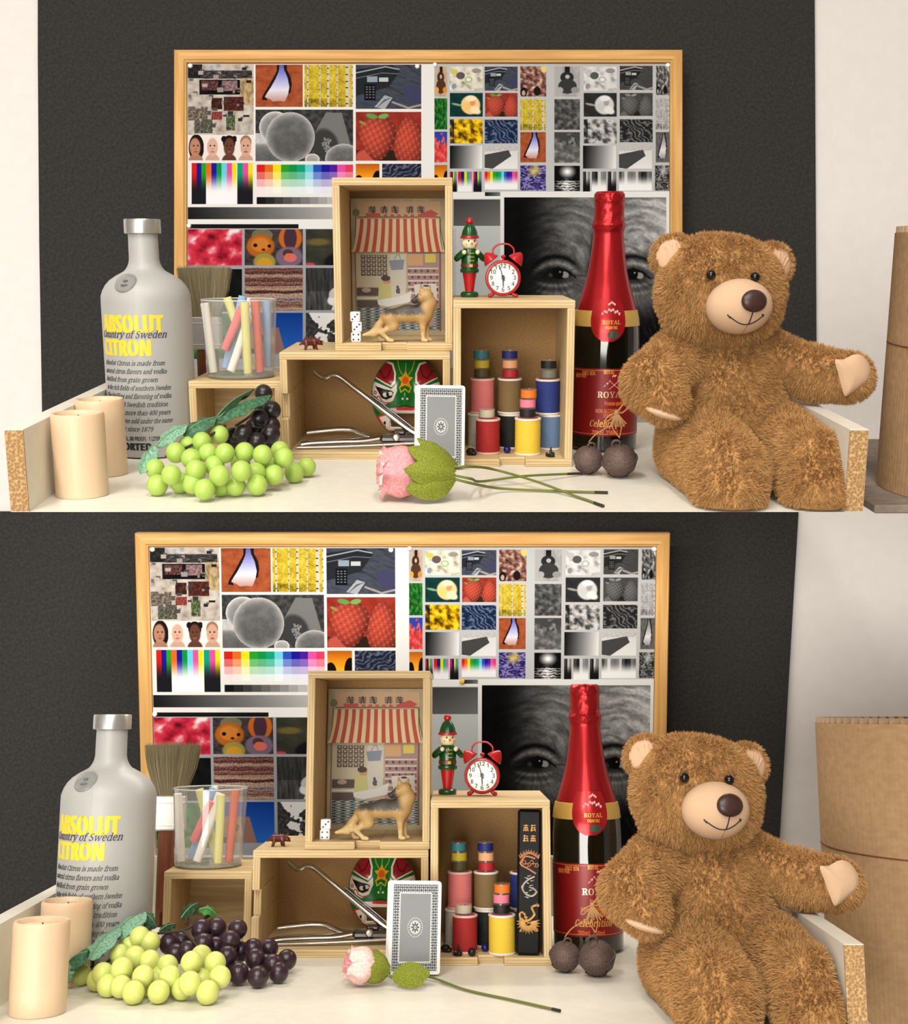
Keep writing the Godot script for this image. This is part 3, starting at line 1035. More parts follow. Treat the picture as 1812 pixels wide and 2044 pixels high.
		"bunting":
			F(x, y, w, h, func(u, v): return Color(0.16, 0.25, 0.62) if nz(u * 3 + 4, v * 3) + (0.4 - v) > 0.62 else ramp([Color(0.55, 0.16, 0.14), Color(0.86, 0.26, 0.26), Color(0.80, 0.62, 0.58)], nz(u * 2.4, v * 3) * 1.4 - 0.2))
		"lake":
			F(x, y, w, h, func(u, v): return g1(clampf(1.1 - Vector2((u - 0.5) * 2.6, (v - 0.22) * 3.2).length() * 1.1, 0.04, 0.95)) if v < 0.5 else g1(clampf(0.75 - absf(u - 0.5) * 1.3 + 0.35 * sin(v * 60 + nz(u * 4, v * 9) * 8) - (0.5 if v < 0.58 else 0.0), 0.03, 0.9)))
		"gradient":
			F(x, y, w, h, func(u, v): return g1(clampf(0.08 + u * 0.82 + (v - 0.5) * 0.06, 0.05, 0.9)))
		"bright_strips":
			for g: Array in [[0.0, 0.22, 1], [0.26, 0.44, 0], [0.74, 0.26, 1]]:
				F(x + w * g[0], y, w * g[1], h, func(u, v):
					var c: Color = [Color(0.75, 0.1, 0.15), Color(0.1, 0.1, 0.4), Color(0.85, 0.8, 0.1), Color(0.1, 0.65, 0.45), Color(0.75, 0.35, 0.65)][mini(int(u * 5), 4)]
					return c.lerp(Color(0.08, 0.08, 0.10) if g[2] == 1 else Color(0.92, 0.92, 0.93), smoothstep(0.25, 0.8, v)))
		"bright_patches":
			F(x, y, w, h, func(u, v): return (HUES[mini(int(u * 12), 11)] as Color).lerp(Color(0.93, 0.93, 0.94), smoothstep(0.15, 0.75, v)))
		"red_flowers":
			F(x, y, w, h, func(u, v): return ramp([Color(0.06, 0.05, 0.06), Color(0.62, 0.10, 0.18), Color(0.80, 0.22, 0.30), Color(0.90, 0.85, 0.86)], nz(u * 2.1, v * 1.7 + 3) * 1.5 - 0.15 - (0.0 if u > 0.5 else 0.05)))
		"masks":
			F(x, y, w, h, func(u, v): return ramp([Color(0.12, 0.10, 0.10), Color(0.34, 0.30, 0.30)], nz(u * 5, v * 7)))
			E(x + w * 0.30, y + h * 0.16, w * 0.18, h * 0.18, Color(0.42, 0.40, 0.30))
			E(x + w * 0.27, y + h * 0.46, w * 0.24, h * 0.32, Color(0.66, 0.36, 0.12), 0.0, 5.0)
			E(x + w * 0.27, y + h * 0.42, w * 0.16, h * 0.2, Color(0.76, 0.46, 0.18), 0.0, 6.0)
			E(x + w * 0.18, y + h * 0.44, w * 0.035, h * 0.05, Color(0.08, 0.07, 0.10))
			E(x + w * 0.42, y + h * 0.46, w * 0.03, h * 0.045, Color(0.10, 0.06, 0.06))
			E(x + w * 0.32, y + h * 0.56, w * 0.03, h * 0.03, Color(0.15, 0.06, 0.05))
			E(x + w * 0.78, y + h * 0.24, w * 0.20, h * 0.34, Color(0.72, 0.38, 0.14), 0.0, 4.0)
			E(x + w * 0.78, y + h * 0.24, w * 0.11, h * 0.32, Color(0.26, 0.17, 0.22), 0.0, 3.0)
			E(x + w * 0.76, y + h * 0.76, w * 0.23, h * 0.28, Color(0.44, 0.37, 0.44), 0.0, 4.0)
			E(x + w * 0.74, y + h * 0.66, w * 0.09, h * 0.11, Color(0.30, 0.18, 0.22))
			E(x + w * 0.78, y + h * 0.78, w * 0.11, h * 0.12, Color(0.80, 0.40, 0.38))
			E(x + w * 0.74, y + h * 0.72, w * 0.05, h * 0.06, Color(0.78, 0.42, 0.20))
			E(x + w * 0.34, y + h * 0.90, w * 0.19, h * 0.24, Color(0.55, 0.53, 0.26), 0.0, 4.0)
			E(x + w * 0.34, y + h * 0.96, w * 0.14, h * 0.18, Color(0.76, 0.56, 0.16), 0.0, 4.0)
		"woman":
			F(x, y, w, h, func(u, v): return ramp([Color(0.12, 0.14, 0.12), Color(0.28, 0.27, 0.22)], nz(u * 2, v * 2)))
			E(x + w * 0.22, y + h * 0.35, w * 0.2, h * 0.1, Color(0.50, 0.42, 0.20, 0.7), 0.0, 6.0)
			E(x + w * 0.85, y + h * 0.28, w * 0.30, h * 0.42, Color(0.78, 0.58, 0.36), 0.15, 5.0)
			E(x + w * 0.95, y + h * 0.30, w * 0.17, h * 0.26, Color(0.84, 0.63, 0.50), 0.0, 5.0)
			R(x + w * 0.84, y + h * 0.21, w * 0.09, h * 0.03, Color(0.22, 0.14, 0.12))
			E(x + w * 0.95, y + h * 0.46, w * 0.05, h * 0.025, Color(0.70, 0.28, 0.28))
			E(x + w * 0.80, y + h * 0.92, w * 0.48, h * 0.32, Color(0.08, 0.08, 0.09), 0.0, 4.0)
			E(x + w * 0.06, y + h * 0.97, w * 0.10, h * 0.05, Color(0.75, 0.25, 0.30))
		"textile":
			F(x, y, w, h, func(u, v):
				var b := nz(3.0, v * 9.0 + nz(u * 3, v * 4) * 0.6)
				var k := nz(u * 26, v * 30)
				var c := ramp([Color(0.07, 0.06, 0.13), Color(0.27, 0.10, 0.11), Color(0.48, 0.33, 0.28), Color(0.74, 0.63, 0.52), Color(0.12, 0.17, 0.42)], b * 1.5 - 0.25)
				return c.lerp(Color(0.80, 0.74, 0.70) if k > 0.5 else Color(0.06, 0.05, 0.12), absf(k - 0.5) * 1.4))
		"night":
			F(x, y, w, h, func(u, v): return ramp([Color(0.02, 0.03, 0.03), Color(0.10, 0.11, 0.10)], nz(u * 4, v * 4)))
			E(x + w * 0.4, y + h * 0.75, w * 0.25, h * 0.08, Color(0.34, 0.26, 0.16, 0.8), 0.0, 4.0)
		"horse":
			F(x, y, w, h, func(u, v): return g1(0.10 + 0.20 * nz(u * 9, v * 1.5) * (1.0 if v < 0.55 else 1.6)))
			E(x + w * 0.72, y + h * 0.72, w * 0.26, h * 0.16, g1(0.86), -0.3, 3.0)
			E(x + w * 0.62, y + h * 0.58, w * 0.14, h * 0.10, g1(0.74), -0.8, 3.0)
			L(x + w * 0.64, y + h * 0.85, x + w * 0.58, y + h, 5.0, g1(0.80))
			L(x + w * 0.85, y + h * 0.8, x + w * 0.95, y + h, 7.0, g1(0.85))
		"tower":
			F(x, y, w, h, func(u, v): return ramp([Color(0.06, 0.22, 0.55), Color(0.16, 0.40, 0.76)], v))
			P([Vector2(x + w * 0.12, y + h * 0.34), Vector2(x + w * 0.58, y + h * 0.36), Vector2(x + w * 0.70, y + h * 1.0), Vector2(x + w * 0.05, y + h)], Color(0.56, 0.42, 0.38))
			E(x + w * 0.34, y + h * 0.62, w * 0.08, h * 0.09, Color(0.10, 0.07, 0.07))
			L(x + w * 0.34, y + h * 0.16, x + w * 0.34, y + h * 0.34, 2.0, Color(0.82, 0.86, 0.92))
			R(x, y + h * 0.86, w * 0.2, h * 0.14, Color(0.14, 0.10, 0.12))
		"leaves_grey":
			F(x, y, w, h, func(u, v): return g1(0.88 if nz(u * 1.6 + 2, v * 1.6) > 0.52 else 0.08 + 0.3 * nz(u * 9, v * 7)))
		"faces":
			R(x, y, w, h, Color(0.90, 0.87, 0.86))
			for k in 4:
				var fx := x + w * (0.12 + k * 0.253)
				var skin: Color = [Color(0.70, 0.50, 0.40), Color(0.82, 0.66, 0.58), Color(0.38, 0.24, 0.19), Color(0.80, 0.63, 0.53)][k]
				frame_(x + w * k * 0.25, y, w * 0.245, h)
				if k == 0:
					E(fx + 1, y + h * 0.50, w * 0.115, h * 0.52, Color(0.11, 0.08, 0.08))
				if k == 2:
					E(fx, y + h * 0.30, w * 0.095, h * 0.28, Color(0.10, 0.07, 0.07))
					E(fx - w * 0.08, y + h * 0.16, w * 0.04, h * 0.12, Color(0.10, 0.07, 0.07))
					E(fx + w * 0.08, y + h * 0.16, w * 0.04, h * 0.12, Color(0.10, 0.07, 0.07))
				if k == 3:
					E(fx, y + h * 0.28, w * 0.085, h * 0.26, Color(0.58, 0.44, 0.34))
				E(fx, y + h * 1.02, w * 0.11, h * 0.28, skin.darkened(0.06), 0.0, 3.0)
				E(fx - (w * 0.012 if k == 0 else 0.0), y + h * 0.48, w * 0.082, h * 0.36, skin, 0.0, 3.0)
				E(fx - w * 0.032, y + h * 0.42, w * 0.012, h * 0.03, Color(0.16, 0.10, 0.09))
				E(fx + w * 0.030, y + h * 0.42, w * 0.012, h * 0.03, Color(0.16, 0.10, 0.09))
				E(fx, y + h * 0.55, w * 0.012, h * 0.03, skin.darkened(0.2))
				E(fx, y + h * 0.66, w * 0.030, h * 0.03, Color(0.62, 0.30, 0.28) if k != 1 else Color(0.72, 0.40, 0.38))
		"collage":
			F(x, y, w, h, func(u, v): return ramp([Color(0.42, 0.38, 0.35), Color(0.70, 0.66, 0.62), Color(0.80, 0.78, 0.75)], nz(u * 5, v * 6) * 1.2))
			var put := func(u: float, v: float, a: float, b: float, c: Color, d: Color, n: float):
				F(x + w * u, y + h * v, w * a, h * b, func(p, q): return ramp([c.darkened(0.5), c, d], nz(p * n + u * 9, q * n + v * 7)))
			put.call(0.00, 0.00, 0.22, 0.20, Color(0.14, 0.14, 0.14), Color(0.3, 0.28, 0.26), 2.0)
			put.call(0.22, 0.00, 0.28, 0.12, Color(0.68, 0.68, 0.68), Color(0.84, 0.84, 0.84), 2.0)
			put.call(0.22, 0.09, 0.76, 0.12, Color(0.20, 0.19, 0.20), Color(0.62, 0.58, 0.56), 6.0)
			put.call(0.18, 0.22, 0.62, 0.21, Color(0.06, 0.06, 0.07), Color(0.12, 0.12, 0.13), 2.0)
			put.call(0.20, 0.23, 0.27, 0.14, Color(0.30, 0.16, 0.18), Color(0.74, 0.66, 0.52), 7.0)
			put.call(0.52, 0.23, 0.24, 0.15, Color(0.52, 0.40, 0.42), Color(0.76, 0.70, 0.70), 5.0)
			R(x + w * 0.20, y + h * 0.385, w * 0.24, h * 0.02, g1(0.86))
			R(x + w * 0.52, y + h * 0.385, w * 0.24, h * 0.02, g1(0.86))
			put.call(0.80, 0.20, 0.20, 0.38, Color(0.68, 0.58, 0.42), Color(0.86, 0.80, 0.68), 3.0)
			put.call(0.55, 0.46, 0.30, 0.20, Color(0.28, 0.14, 0.12), Color(0.50, 0.24, 0.20), 5.0)
			put.call(0.36, 0.48, 0.17, 0.16, Color(0.22, 0.12, 0.10), Color(0.40, 0.24, 0.20), 2.0)
			E(x + w * 0.79, y + h * 0.58, w * 0.065, h * 0.065, Color(0.86, 0.70, 0.18))
			E(x + w * 0.79, y + h * 0.58, w * 0.028, h * 0.028, Color(0.10, 0.07, 0.05))
			put.call(0.36, 0.67, 0.17, 0.12, Color(0.50, 0.22, 0.20), Color(0.72, 0.50, 0.46), 4.0)
			put.call(0.00, 0.60, 0.30, 0.20, Color(0.40, 0.36, 0.32), Color(0.80, 0.76, 0.72), 5.0)
			put.call(0.10, 0.78, 0.28, 0.20, Color(0.30, 0.30, 0.26), Color(0.72, 0.70, 0.66), 6.0)
			put.call(0.58, 0.72, 0.14, 0.22, Color(0.26, 0.34, 0.20), Color(0.78, 0.74, 0.68), 5.0)
			for k: Array in [[0.82, 0.96, Color(0.72, 0.42, 0.16)], [0.90, 0.97, Color(0.66, 0.16, 0.12)], [0.78, 0.97, Color(0.86, 0.66, 0.30)], [0.96, 0.95, Color(0.74, 0.22, 0.14)]]:
				E(x + w * k[0], y + h * k[1], w * 0.05, h * 0.05, k[2])
			for k in 46:
				var cx := fposmod(k * 0.377, 0.9)
				var cy := fposmod(k * 0.617, 0.9)
				var tone := 0.12 + 0.62 * fposmod(k * 0.291, 1.0)
				put.call(cx, cy, 0.04 + 0.06 * fposmod(k * 0.7, 1.0), 0.03 + 0.04 * fposmod(k * 0.43, 1.0), Color(tone, tone * 0.94, tone * 0.9), Color(tone * 1.2, tone * 1.1, tone), 5.0)
			E(x + w * 0.70, y + h * 0.63, w * 0.03, h * 0.03, Color(0.80, 0.20, 0.16))
	clip = Rect2i(Vector2i.ZERO, pim.get_size())

func grains(x: float, y: float, w: float, h: float, list: Array) -> void:     # round bodies, bright towards the edge
	frame_(x, y, w, h)
	for g: Array in list:
		for j in range(clip.position.y, clip.end.y):
			for i in range(clip.position.x, clip.end.x):
				var q := Vector2((float(i) - clip.position.x) / clip.size.x - g[0], (float(j) - clip.position.y) / clip.size.y - g[1]) / Vector2(g[2], g[3])
				var d := q.length()
				if d < 1.0:
					pim.set_pixel(i, j, g1(clampf(g[4] + 0.36 * pow(d, 7.0) + 0.12 * (nz(q.x * 2.0 + g[0] * 9.0, q.y * 2.0) - 0.5) + 0.06 * (nz(q.x * 12.0, q.y * 12.0) - 0.5) - 0.05 * q.y, 0.05, 0.9)))

func portrait(x: float, y: float, w: float, h: float) -> void:     # close-up of an old face, black and white
	F(x, y, w, h, func(u, v):
		var wob := nz(u * 2.0, v * 2.0) - 0.5
		var lit := 0.030 + 0.30 * smoothstep(0.06, 0.46, u + 0.10 * wob + 0.10 * (v - 0.3)) + 0.16 * smoothstep(0.5, 0.95, u) * smoothstep(0.55, 0.2, v)
		lit *= 1.0 - 0.85 * smoothstep(0.58, 0.80, v + absf(u - 0.62) * 0.25)
		# furrows of the brow run in arcs over each eye; under the eyes they fan out over the cheeks
		var e := Vector2(0.315, 0.43) if u < 0.56 else Vector2(0.79, 0.43)
		var q := Vector2(u - e.x, (v - e.y) * 1.05)
		var r := q.length()
		var th := atan2(q.x, -q.y)
		var arcs := nz(r * 21.0 + wob * 2.0, th * 1.5 + e.x * 9.0)
		var fan := nz(th * 7.0 + e.x * 7.0, r * 5.0)
		var strand := nz((u - v * 0.45) * 34.0, v * 5.0 + u)
		var up := smoothstep(0.44, 0.38, v)
		lit *= lerpf(0.55 + 0.9 * lerpf(fan, strand, smoothstep(0.5, 0.68, v)), 0.50 + 1.0 * arcs, up)
		lit *= 0.86 + 0.28 * nz(u * 40.0, v * 40.0)
		var d := Vector2(q.x / 0.19, q.y / 0.125).length()
		lit *= 1.0 - 0.60 * clampf(1.25 - d, 0.0, 1.0)
		var rise: float = v - e.y + 0.9 * (0.10 - 3.2 * q.x * q.x)
		if absf(q.x) < 0.165:
			lit *= 1.0 - 0.80 * exp(-pow((rise + 0.012) / 0.014, 2.0)) * smoothstep(0.165, 0.10, absf(q.x))
			lit += 0.20 * exp(-pow((rise - 0.026) / 0.016, 2.0)) * smoothstep(0.165, 0.08, absf(q.x)) * (0.6 + fan)
			for k in 2:
				lit += (0.17 if k == 0 else 0.11) * exp(-pow((v - e.y - 0.062 - 0.045 * k + 1.3 * q.x * q.x) / 0.011, 2.0)) * smoothstep(0.15, 0.05, absf(q.x)) * (0.5 + fan)
		lit *= 1.0 - 0.70 * exp(-pow((u - 0.545 - 0.10 * (0.3 - v)) / 0.020, 2.0)) * smoothstep(0.12, 0.28, v) * smoothstep(0.6, 0.4, v)
		lit += 0.5 * maxf(0.0, strand - 0.62) * smoothstep(0.58, 0.75, v) * smoothstep(0.35, 0.6, u) * smoothstep(1.0, 0.85, v)
		return g1(clampf(lit * 1.22, 0.028, 0.76)))
	for e: Vector2 in [Vector2(0.335, 0.425), Vector2(0.795, 0.430)]:
		frame_(x, y, w, h)
		var c := Vector2(x + e.x * w, y + e.y * h)
		E(c.x, c.y, w * 0.078, h * 0.030, g1(0.07), 0.05, 3.0)
		E(c.x + w * 0.038, c.y + h * 0.006, w * 0.026, h * 0.018, g1(0.56), 0.3, 3.0)
		E(c.x - w * 0.048, c.y + h * 0.008, w * 0.016, h * 0.011, g1(0.22), 0.2, 3.0)
		E(c.x - w * 0.006, c.y - h * 0.001, w * 0.034, h * 0.029, g1(0.04), 0.0, 2.0)
		E(c.x + w * 0.008, c.y - h * 0.010, w * 0.006, h * 0.005, g1(0.6))
		line([c + Vector2(-w * 0.10, h * 0.022), c + Vector2(-w * 0.06, -h * 0.020), c + Vector2(w * 0.0, -h * 0.034), c + Vector2(w * 0.06, -h * 0.012), c + Vector2(w * 0.105, h * 0.022)], 2.6, g1(0.05))
	clip = Rect2i(Vector2i.ZERO, pim.get_size())

func flat_print(called: String, label: String, x0: float, y0: float, x1: float, y1: float, z: float, category := "print") -> MeshInstance3D:
	var k := 1.80 / 2400.0
	var a := Vector2((x0 - 350) * k, -(y1 - 104) * k)
	var b := Vector2((x1 - 350) * k, -(y0 - 104) * k)
	var m := StandardMaterial3D.new()
	m.albedo_texture = ImageTexture.create_from_image(pim)
	m.albedo_color = Color(0.925, 0.925, 0.925)
	m.roughness = 0.7
	m.metallic_specular = 0.12
	var st := begin()
	uvquad(st, [Vector3(a.x, a.y, z), Vector3(b.x, a.y, z), Vector3(b.x, b.y, z), Vector3(a.x, b.y, z)], [Vector2(0, 1), Vector2(1, 1), Vector2(1, 0), Vector2(0, 0)])
	st.set_uv(Vector2(0.002, 0.002))
	var e := Vector3(0, 0, -0.0005)
	var q := [Vector3(a.x, a.y, z), Vector3(b.x, a.y, z), Vector3(b.x, b.y, z), Vector3(a.x, b.y, z)]
	for i in 4:
		var j := (i + 1) % 4
		quad(st, q[i], q[i] + e, q[j] + e, q[j])
	quad(st, q[3] + e, q[2] + e, q[1] + e, q[0] + e)
	var o := part(called, st, m, self)
	tag(o, label % "upper", category)
	return o

func board_prints() -> void:
	var ta := Transform3D(Basis(), Vector3(-0.4170, 0.6885, -1.8000))
	var tb := Transform3D(Basis(Vector3.RIGHT, deg_to_rad(5.4)).scaled(Vector3.ONE * 1.0292), Vector3(-0.4649, -0.0301, -1.7600))
	var k := 1.80 / 2400.0
	var W := 1010 * k
	var H := 690 * k
	var bw := 25 * k
	var t := thing("cork_board", "pine framed cork board covered in prints behind the upper display", "cork board")
	var st := begin()
	box(st, Vector3(W / 2, -H / 2, 0.002), Vector3(W - bw, H - bw, 0.008))
	part("cork_panel", st, mat("cork", Color(0.55, 0.40, 0.25), 0.9), t)
	# mitred frame bars with a rounded lip
	var cs := [Vector2(0, 0), Vector2(W, 0), Vector2(W, -H), Vector2(0, -H)]
	for i in 4:
		var p0: Vector2 = cs[i]
		var p1: Vector2 = cs[(i + 1) % 4]
		var dir := (p1 - p0).normalized()
		var inn := Vector2(dir.y, -dir.x)
		st = begin()
		var prof := [Vector2(0, -0.008), Vector2(0, 0.009), Vector2(0.0015, 0.0115), Vector2(bw * 0.78, 0.0125), Vector2(bw * 0.88, 0.0105), Vector2(bw, 0.0095), Vector2(bw, -0.008)]
		for j in prof.size():
			var u: Vector2 = prof[j]
			var v: Vector2 = prof[(j + 1) % prof.size()]
			var at := func(q: Vector2, end: bool) -> Vector3:
				var b2: Vector2 = (p1 - dir * q.x if end else p0 + dir * q.x) + inn * q.x
				return Vector3(b2.x, b2.y, q.y)
			quad(st, at.call(u, false), at.call(u, true), at.call(v, true), at.call(v, false))
		part("frame_bar", st, M.pine_x if i % 2 == 0 else M.pine_y, t)
	t.transform = ta
	var all: Array[Node3D] = [t]
	var lw := Color(0.885, 0.885, 0.875)
	var z := 0.0068
	# large print at the upper left
	sheet(376, 131, 867, 459, lw)
	picture("collage", 377, 132, 131, 140)
	picture("faces", 377, 272, 131, 51)
	picture("arch", 512, 133, 94, 84)
	picture("aspen", 609, 133, 97, 84)
	picture("phones", 711, 133, 130, 88)
	picture("balls", 512, 222, 194, 103)
	picture("strawberries", 711, 227, 130, 97)
	picture("strips", 377, 328, 130, 82)
	picture("patches", 514, 331, 192, 58)
	F(514, 396, 192, 14, func(u, _v): return g1(0.08 + floorf(u * 11) / 11.0 * 0.84))
	picture("sunset", 711, 330, 47, 60)
	picture("weave", 763, 330, 78, 60)
	F(377, 416, 488, 24, func(u, v): return g1(clampf(0.10 + u * 0.95 + (0.5 - v) * 0.02, 0.08, 0.86)))
	for i in 30:
		R(384 + i * 16.3, 444, 3, 2.5, g1(0.2))
	F(377, 450, 220, 9, func(_u, _v): return g1(0.09))
	all.append(flat_print("colour_test_print", "large colour test print with strawberries, canyon and grey spheres, top left of the %s board", 376, 131, 867, 459, z))
	# lower left print
	sheet(376, 459, 910, 766, Color(0.60, 0.61, 0.64))
	picture("red_flowers", 377, 460, 108, 73)
	picture("masks", 490, 460, 116, 72)
	picture("woman", 612, 460, 110, 72)
	picture("night", 377, 539, 108, 85)
	picture("textile", 490, 537, 116, 85)
	picture("horse", 612, 537, 90, 84)
	picture("garden", 377, 628, 108, 90)
	picture("tower", 490, 626, 116, 82)
	picture("leaves_grey", 612, 626, 90, 82)
	F(730, 462, 176, 200, func(u, v): return g1(0.4 + 0.3 * nz(u * 6, v * 6)))
	all.append(flat_print("picture_sheet", "sheet of small pictures with carved masks and woven textile behind the chalk jar, %s board", 376, 459, 910, 766, z))
	# upper right: colour grid and its grey twin
	sheet(867, 131, 1334, 386, Color(0.72, 0.73, 0.74))
	for c: Array in [["bottle_life", 867, 136, 26, 60], ["garden", 867, 200, 26, 62], ["bunting", 867, 266, 26, 61], ["sunset", 867, 332, 26, 52],
			["still_life", 898, 137, 66, 48], ["phones", 967, 137, 66, 48], ["jewels", 1038, 136, 52, 60], ["rose_print", 898, 189, 66, 47], ["strawberries", 968, 189, 65, 47],
			["aspen", 1038, 201, 51, 62], ["yellow_flowers", 898, 241, 66, 48], ["swirl", 967, 242, 66, 47], ["arch", 1038, 267, 51, 60], ["gradient", 898, 294, 64, 46],
			["boat", 967, 295, 66, 45], ["water", 1038, 333, 51, 50], ["bright_strips", 898, 345, 64, 40], ["bright_patches", 967, 345, 66, 36]]:
		picture(c[0], c[1], c[2], c[3], c[4])
	for c: Array in [["bottle_life", 1106, 136, 51, 60], ["garden", 1106, 201, 51, 61], ["bunting", 1106, 267, 51, 61], ["lake", 1106, 334, 51, 50],
			["still_life", 1164, 137, 66, 48], ["phones", 1236, 135, 66, 48], ["jewels", 1308, 135, 28, 58], ["rose_print", 1164, 189, 66, 47], ["strawberries", 1236, 189, 66, 46],
			["aspen", 1307, 200, 29, 62], ["yellow_flowers", 1164, 241, 66, 48], ["swirl", 1236, 241, 66, 46], ["arch", 1307, 267, 29, 60], ["gradient", 1163, 294, 66, 46],
			["boat", 1234, 294, 66, 46], ["water", 1306, 333, 29, 50], ["bright_strips", 1163, 345, 66, 40], ["bright_patches", 1234, 345, 66, 38]]:
		picture(c[0], c[1], c[2], c[3], c[4])
	grey(1100, 130, 236, 256)
	all.append(flat_print("picture_sheet", "sheet with a colour picture grid and its grey twin, top right of the %s board", 867, 131, 1334, 386, z))
	# grey scale sheet left of the portrait
	sheet(867, 386, 1000, 640, Color(0.74, 0.76, 0.76))
	R(867, 386, 133, 13, lw)
	R(867, 386, 30, 12, g1(0.15))
	F(967, 386, 33, 8, func(u, _v): return g1(0.1 + u * 0.4))
	F(905, 401, 94, 53, func(u, v): return g1(0.22 + v * 0.12 + u * 0.10))
	all.append(flat_print("grey_scale_sheet", "pale sheet with a dark grey rectangle behind the nutcracker figure, %s board", 867, 386, 1000, 640, z))
	# portrait
	sheet(998, 385, 1334, 765, lw)
	portrait(1006, 397, 322, 356)
	all.append(flat_print("portrait_print", "black and white close-up print of an old wrinkled face, right half of the %s board", 998, 385, 1334, 765, z + 0.0006))
	# pins
	var pin_mat := mat("pin", Color(0.93, 0.92, 0.90), 0.3)
	var pins: Array[Node3D] = []
	var spots := [[382, 135, "at the upper left corner of the large colour print"], [833, 136, "at the upper right corner of the large colour print"], [868, 133, "at the upper left of the picture grid sheet"], [1331, 134, "at the upper right corner of the picture grid sheet"], [379, 453, "at the lower left corner of the large colour print"], [968, 389, ""]]
	for i in spots.size():
		st = begin()
		lathe(st, [Vector2(0, 0), Vector2(0.0036, 0), Vector2(0.0036, 0.0009), Vector2(0.0026, 0.0026), Vector2(0, 0.0032)], 14)
		var yellow := i == 5
		var o := part("push_pin", st, mat("yellow_pin", Color(0.85, 0.65, 0.15), 0.4) if yellow else pin_mat, self)
		tag(o, ("white push pin %s, upper board" % spots[i][2]) if not yellow else "yellow push pin beside the portrait print, lower board", "push pin", "white push pins" if not yellow else "")
		o.transform = Transform3D(Basis(Vector3.RIGHT, PI / 2), Vector3((spots[i][0] - 350) * k, -(spots[i][1] - 104) * k, z + 0.0001))
		if yellow:
			o.transform = tb * o.transform
		else:
			pins.append(o)
	for o in all:
		var c: Node3D = o.duplicate()
		c.name = numbered(str(o.name).trim_suffix("_001"))
		c.transform = tb
		c.set_meta("label", str(o.get_meta("label")).replace("upper board", "lower board").replace("upper display", "lower display"))
		add_child(c)
		o.transform = ta
	for o in pins:
		var c: Node3D = o.duplicate()
		c.name = numbered("push_pin")
		add_child(c)
		c.transform = tb * o.transform
		c.set_meta("label", str(o.get_meta("label")).replace("upper board", "lower board"))
		o.transform = ta * o.transform

# ---------------------------------------------------------------- bottles, candles, jar with chalks, brush
func bottles() -> void:
	vodka()
	champagne()
	var t := thing("pillar_candle", "", "candle", "pillar candles")
	var r := 0.0246
	var st := begin()
	lathe(st, [Vector2(0, 0), Vector2(r * 0.97, 0), Vector2(r, 0.001), Vector2(r, 0.0765), Vector2(r - 0.0012, 0.079), Vector2(r - 0.0035, 0.0785), Vector2(r - 0.0052, 0.0745), Vector2(r * 0.5, 0.0722), Vector2(0, 0.0718)], 48)
	part("wax_body", st, M.wax, t)
	st = begin()
	tube(st, [Vector3(0, 0.071, 0), Vector3(0.0004, 0.0745, 0), Vector3(0.001, 0.0768, 0.0005)], 0.0007, 8)
	part("wick", st, mat("wick", Color(0.35, 0.31, 0.26), 0.9), t)
	t.set_meta("label", "cream pillar candle nearest the front edge of the upper shelf")
	pose(t, "A", Vector3(-0.3547, -0.2280, -1.1013) + Vector3(0, 0, -r), Vector3.ZERO)
	dup(t, "cream pillar candle half hidden behind the front candle on the upper shelf", "A", Vector3(-0.3655, -0.2308, -1.2250) * Vector3(1, 0, 1) + Vector3(0, DEPTH.A, -0.01), Vector3(0, 40, 0))
	dup(t, "cream pillar candle cut by the left edge, front of the lower shelf", "B", Vector3(-0.3690, -0.2680, -1.0974) + Vector3(0, 0, -r), Vector3.ZERO, 1.0)
	dup(t, "cream pillar candle between the front candle and the frosted bottle, lower shelf", "B", Vector3(-0.3824, -0.2680, -1.2112) + Vector3(0, 0, -r), Vector3(0, 60, 0), 1.0)
	jar_and_chalks()
	brush()

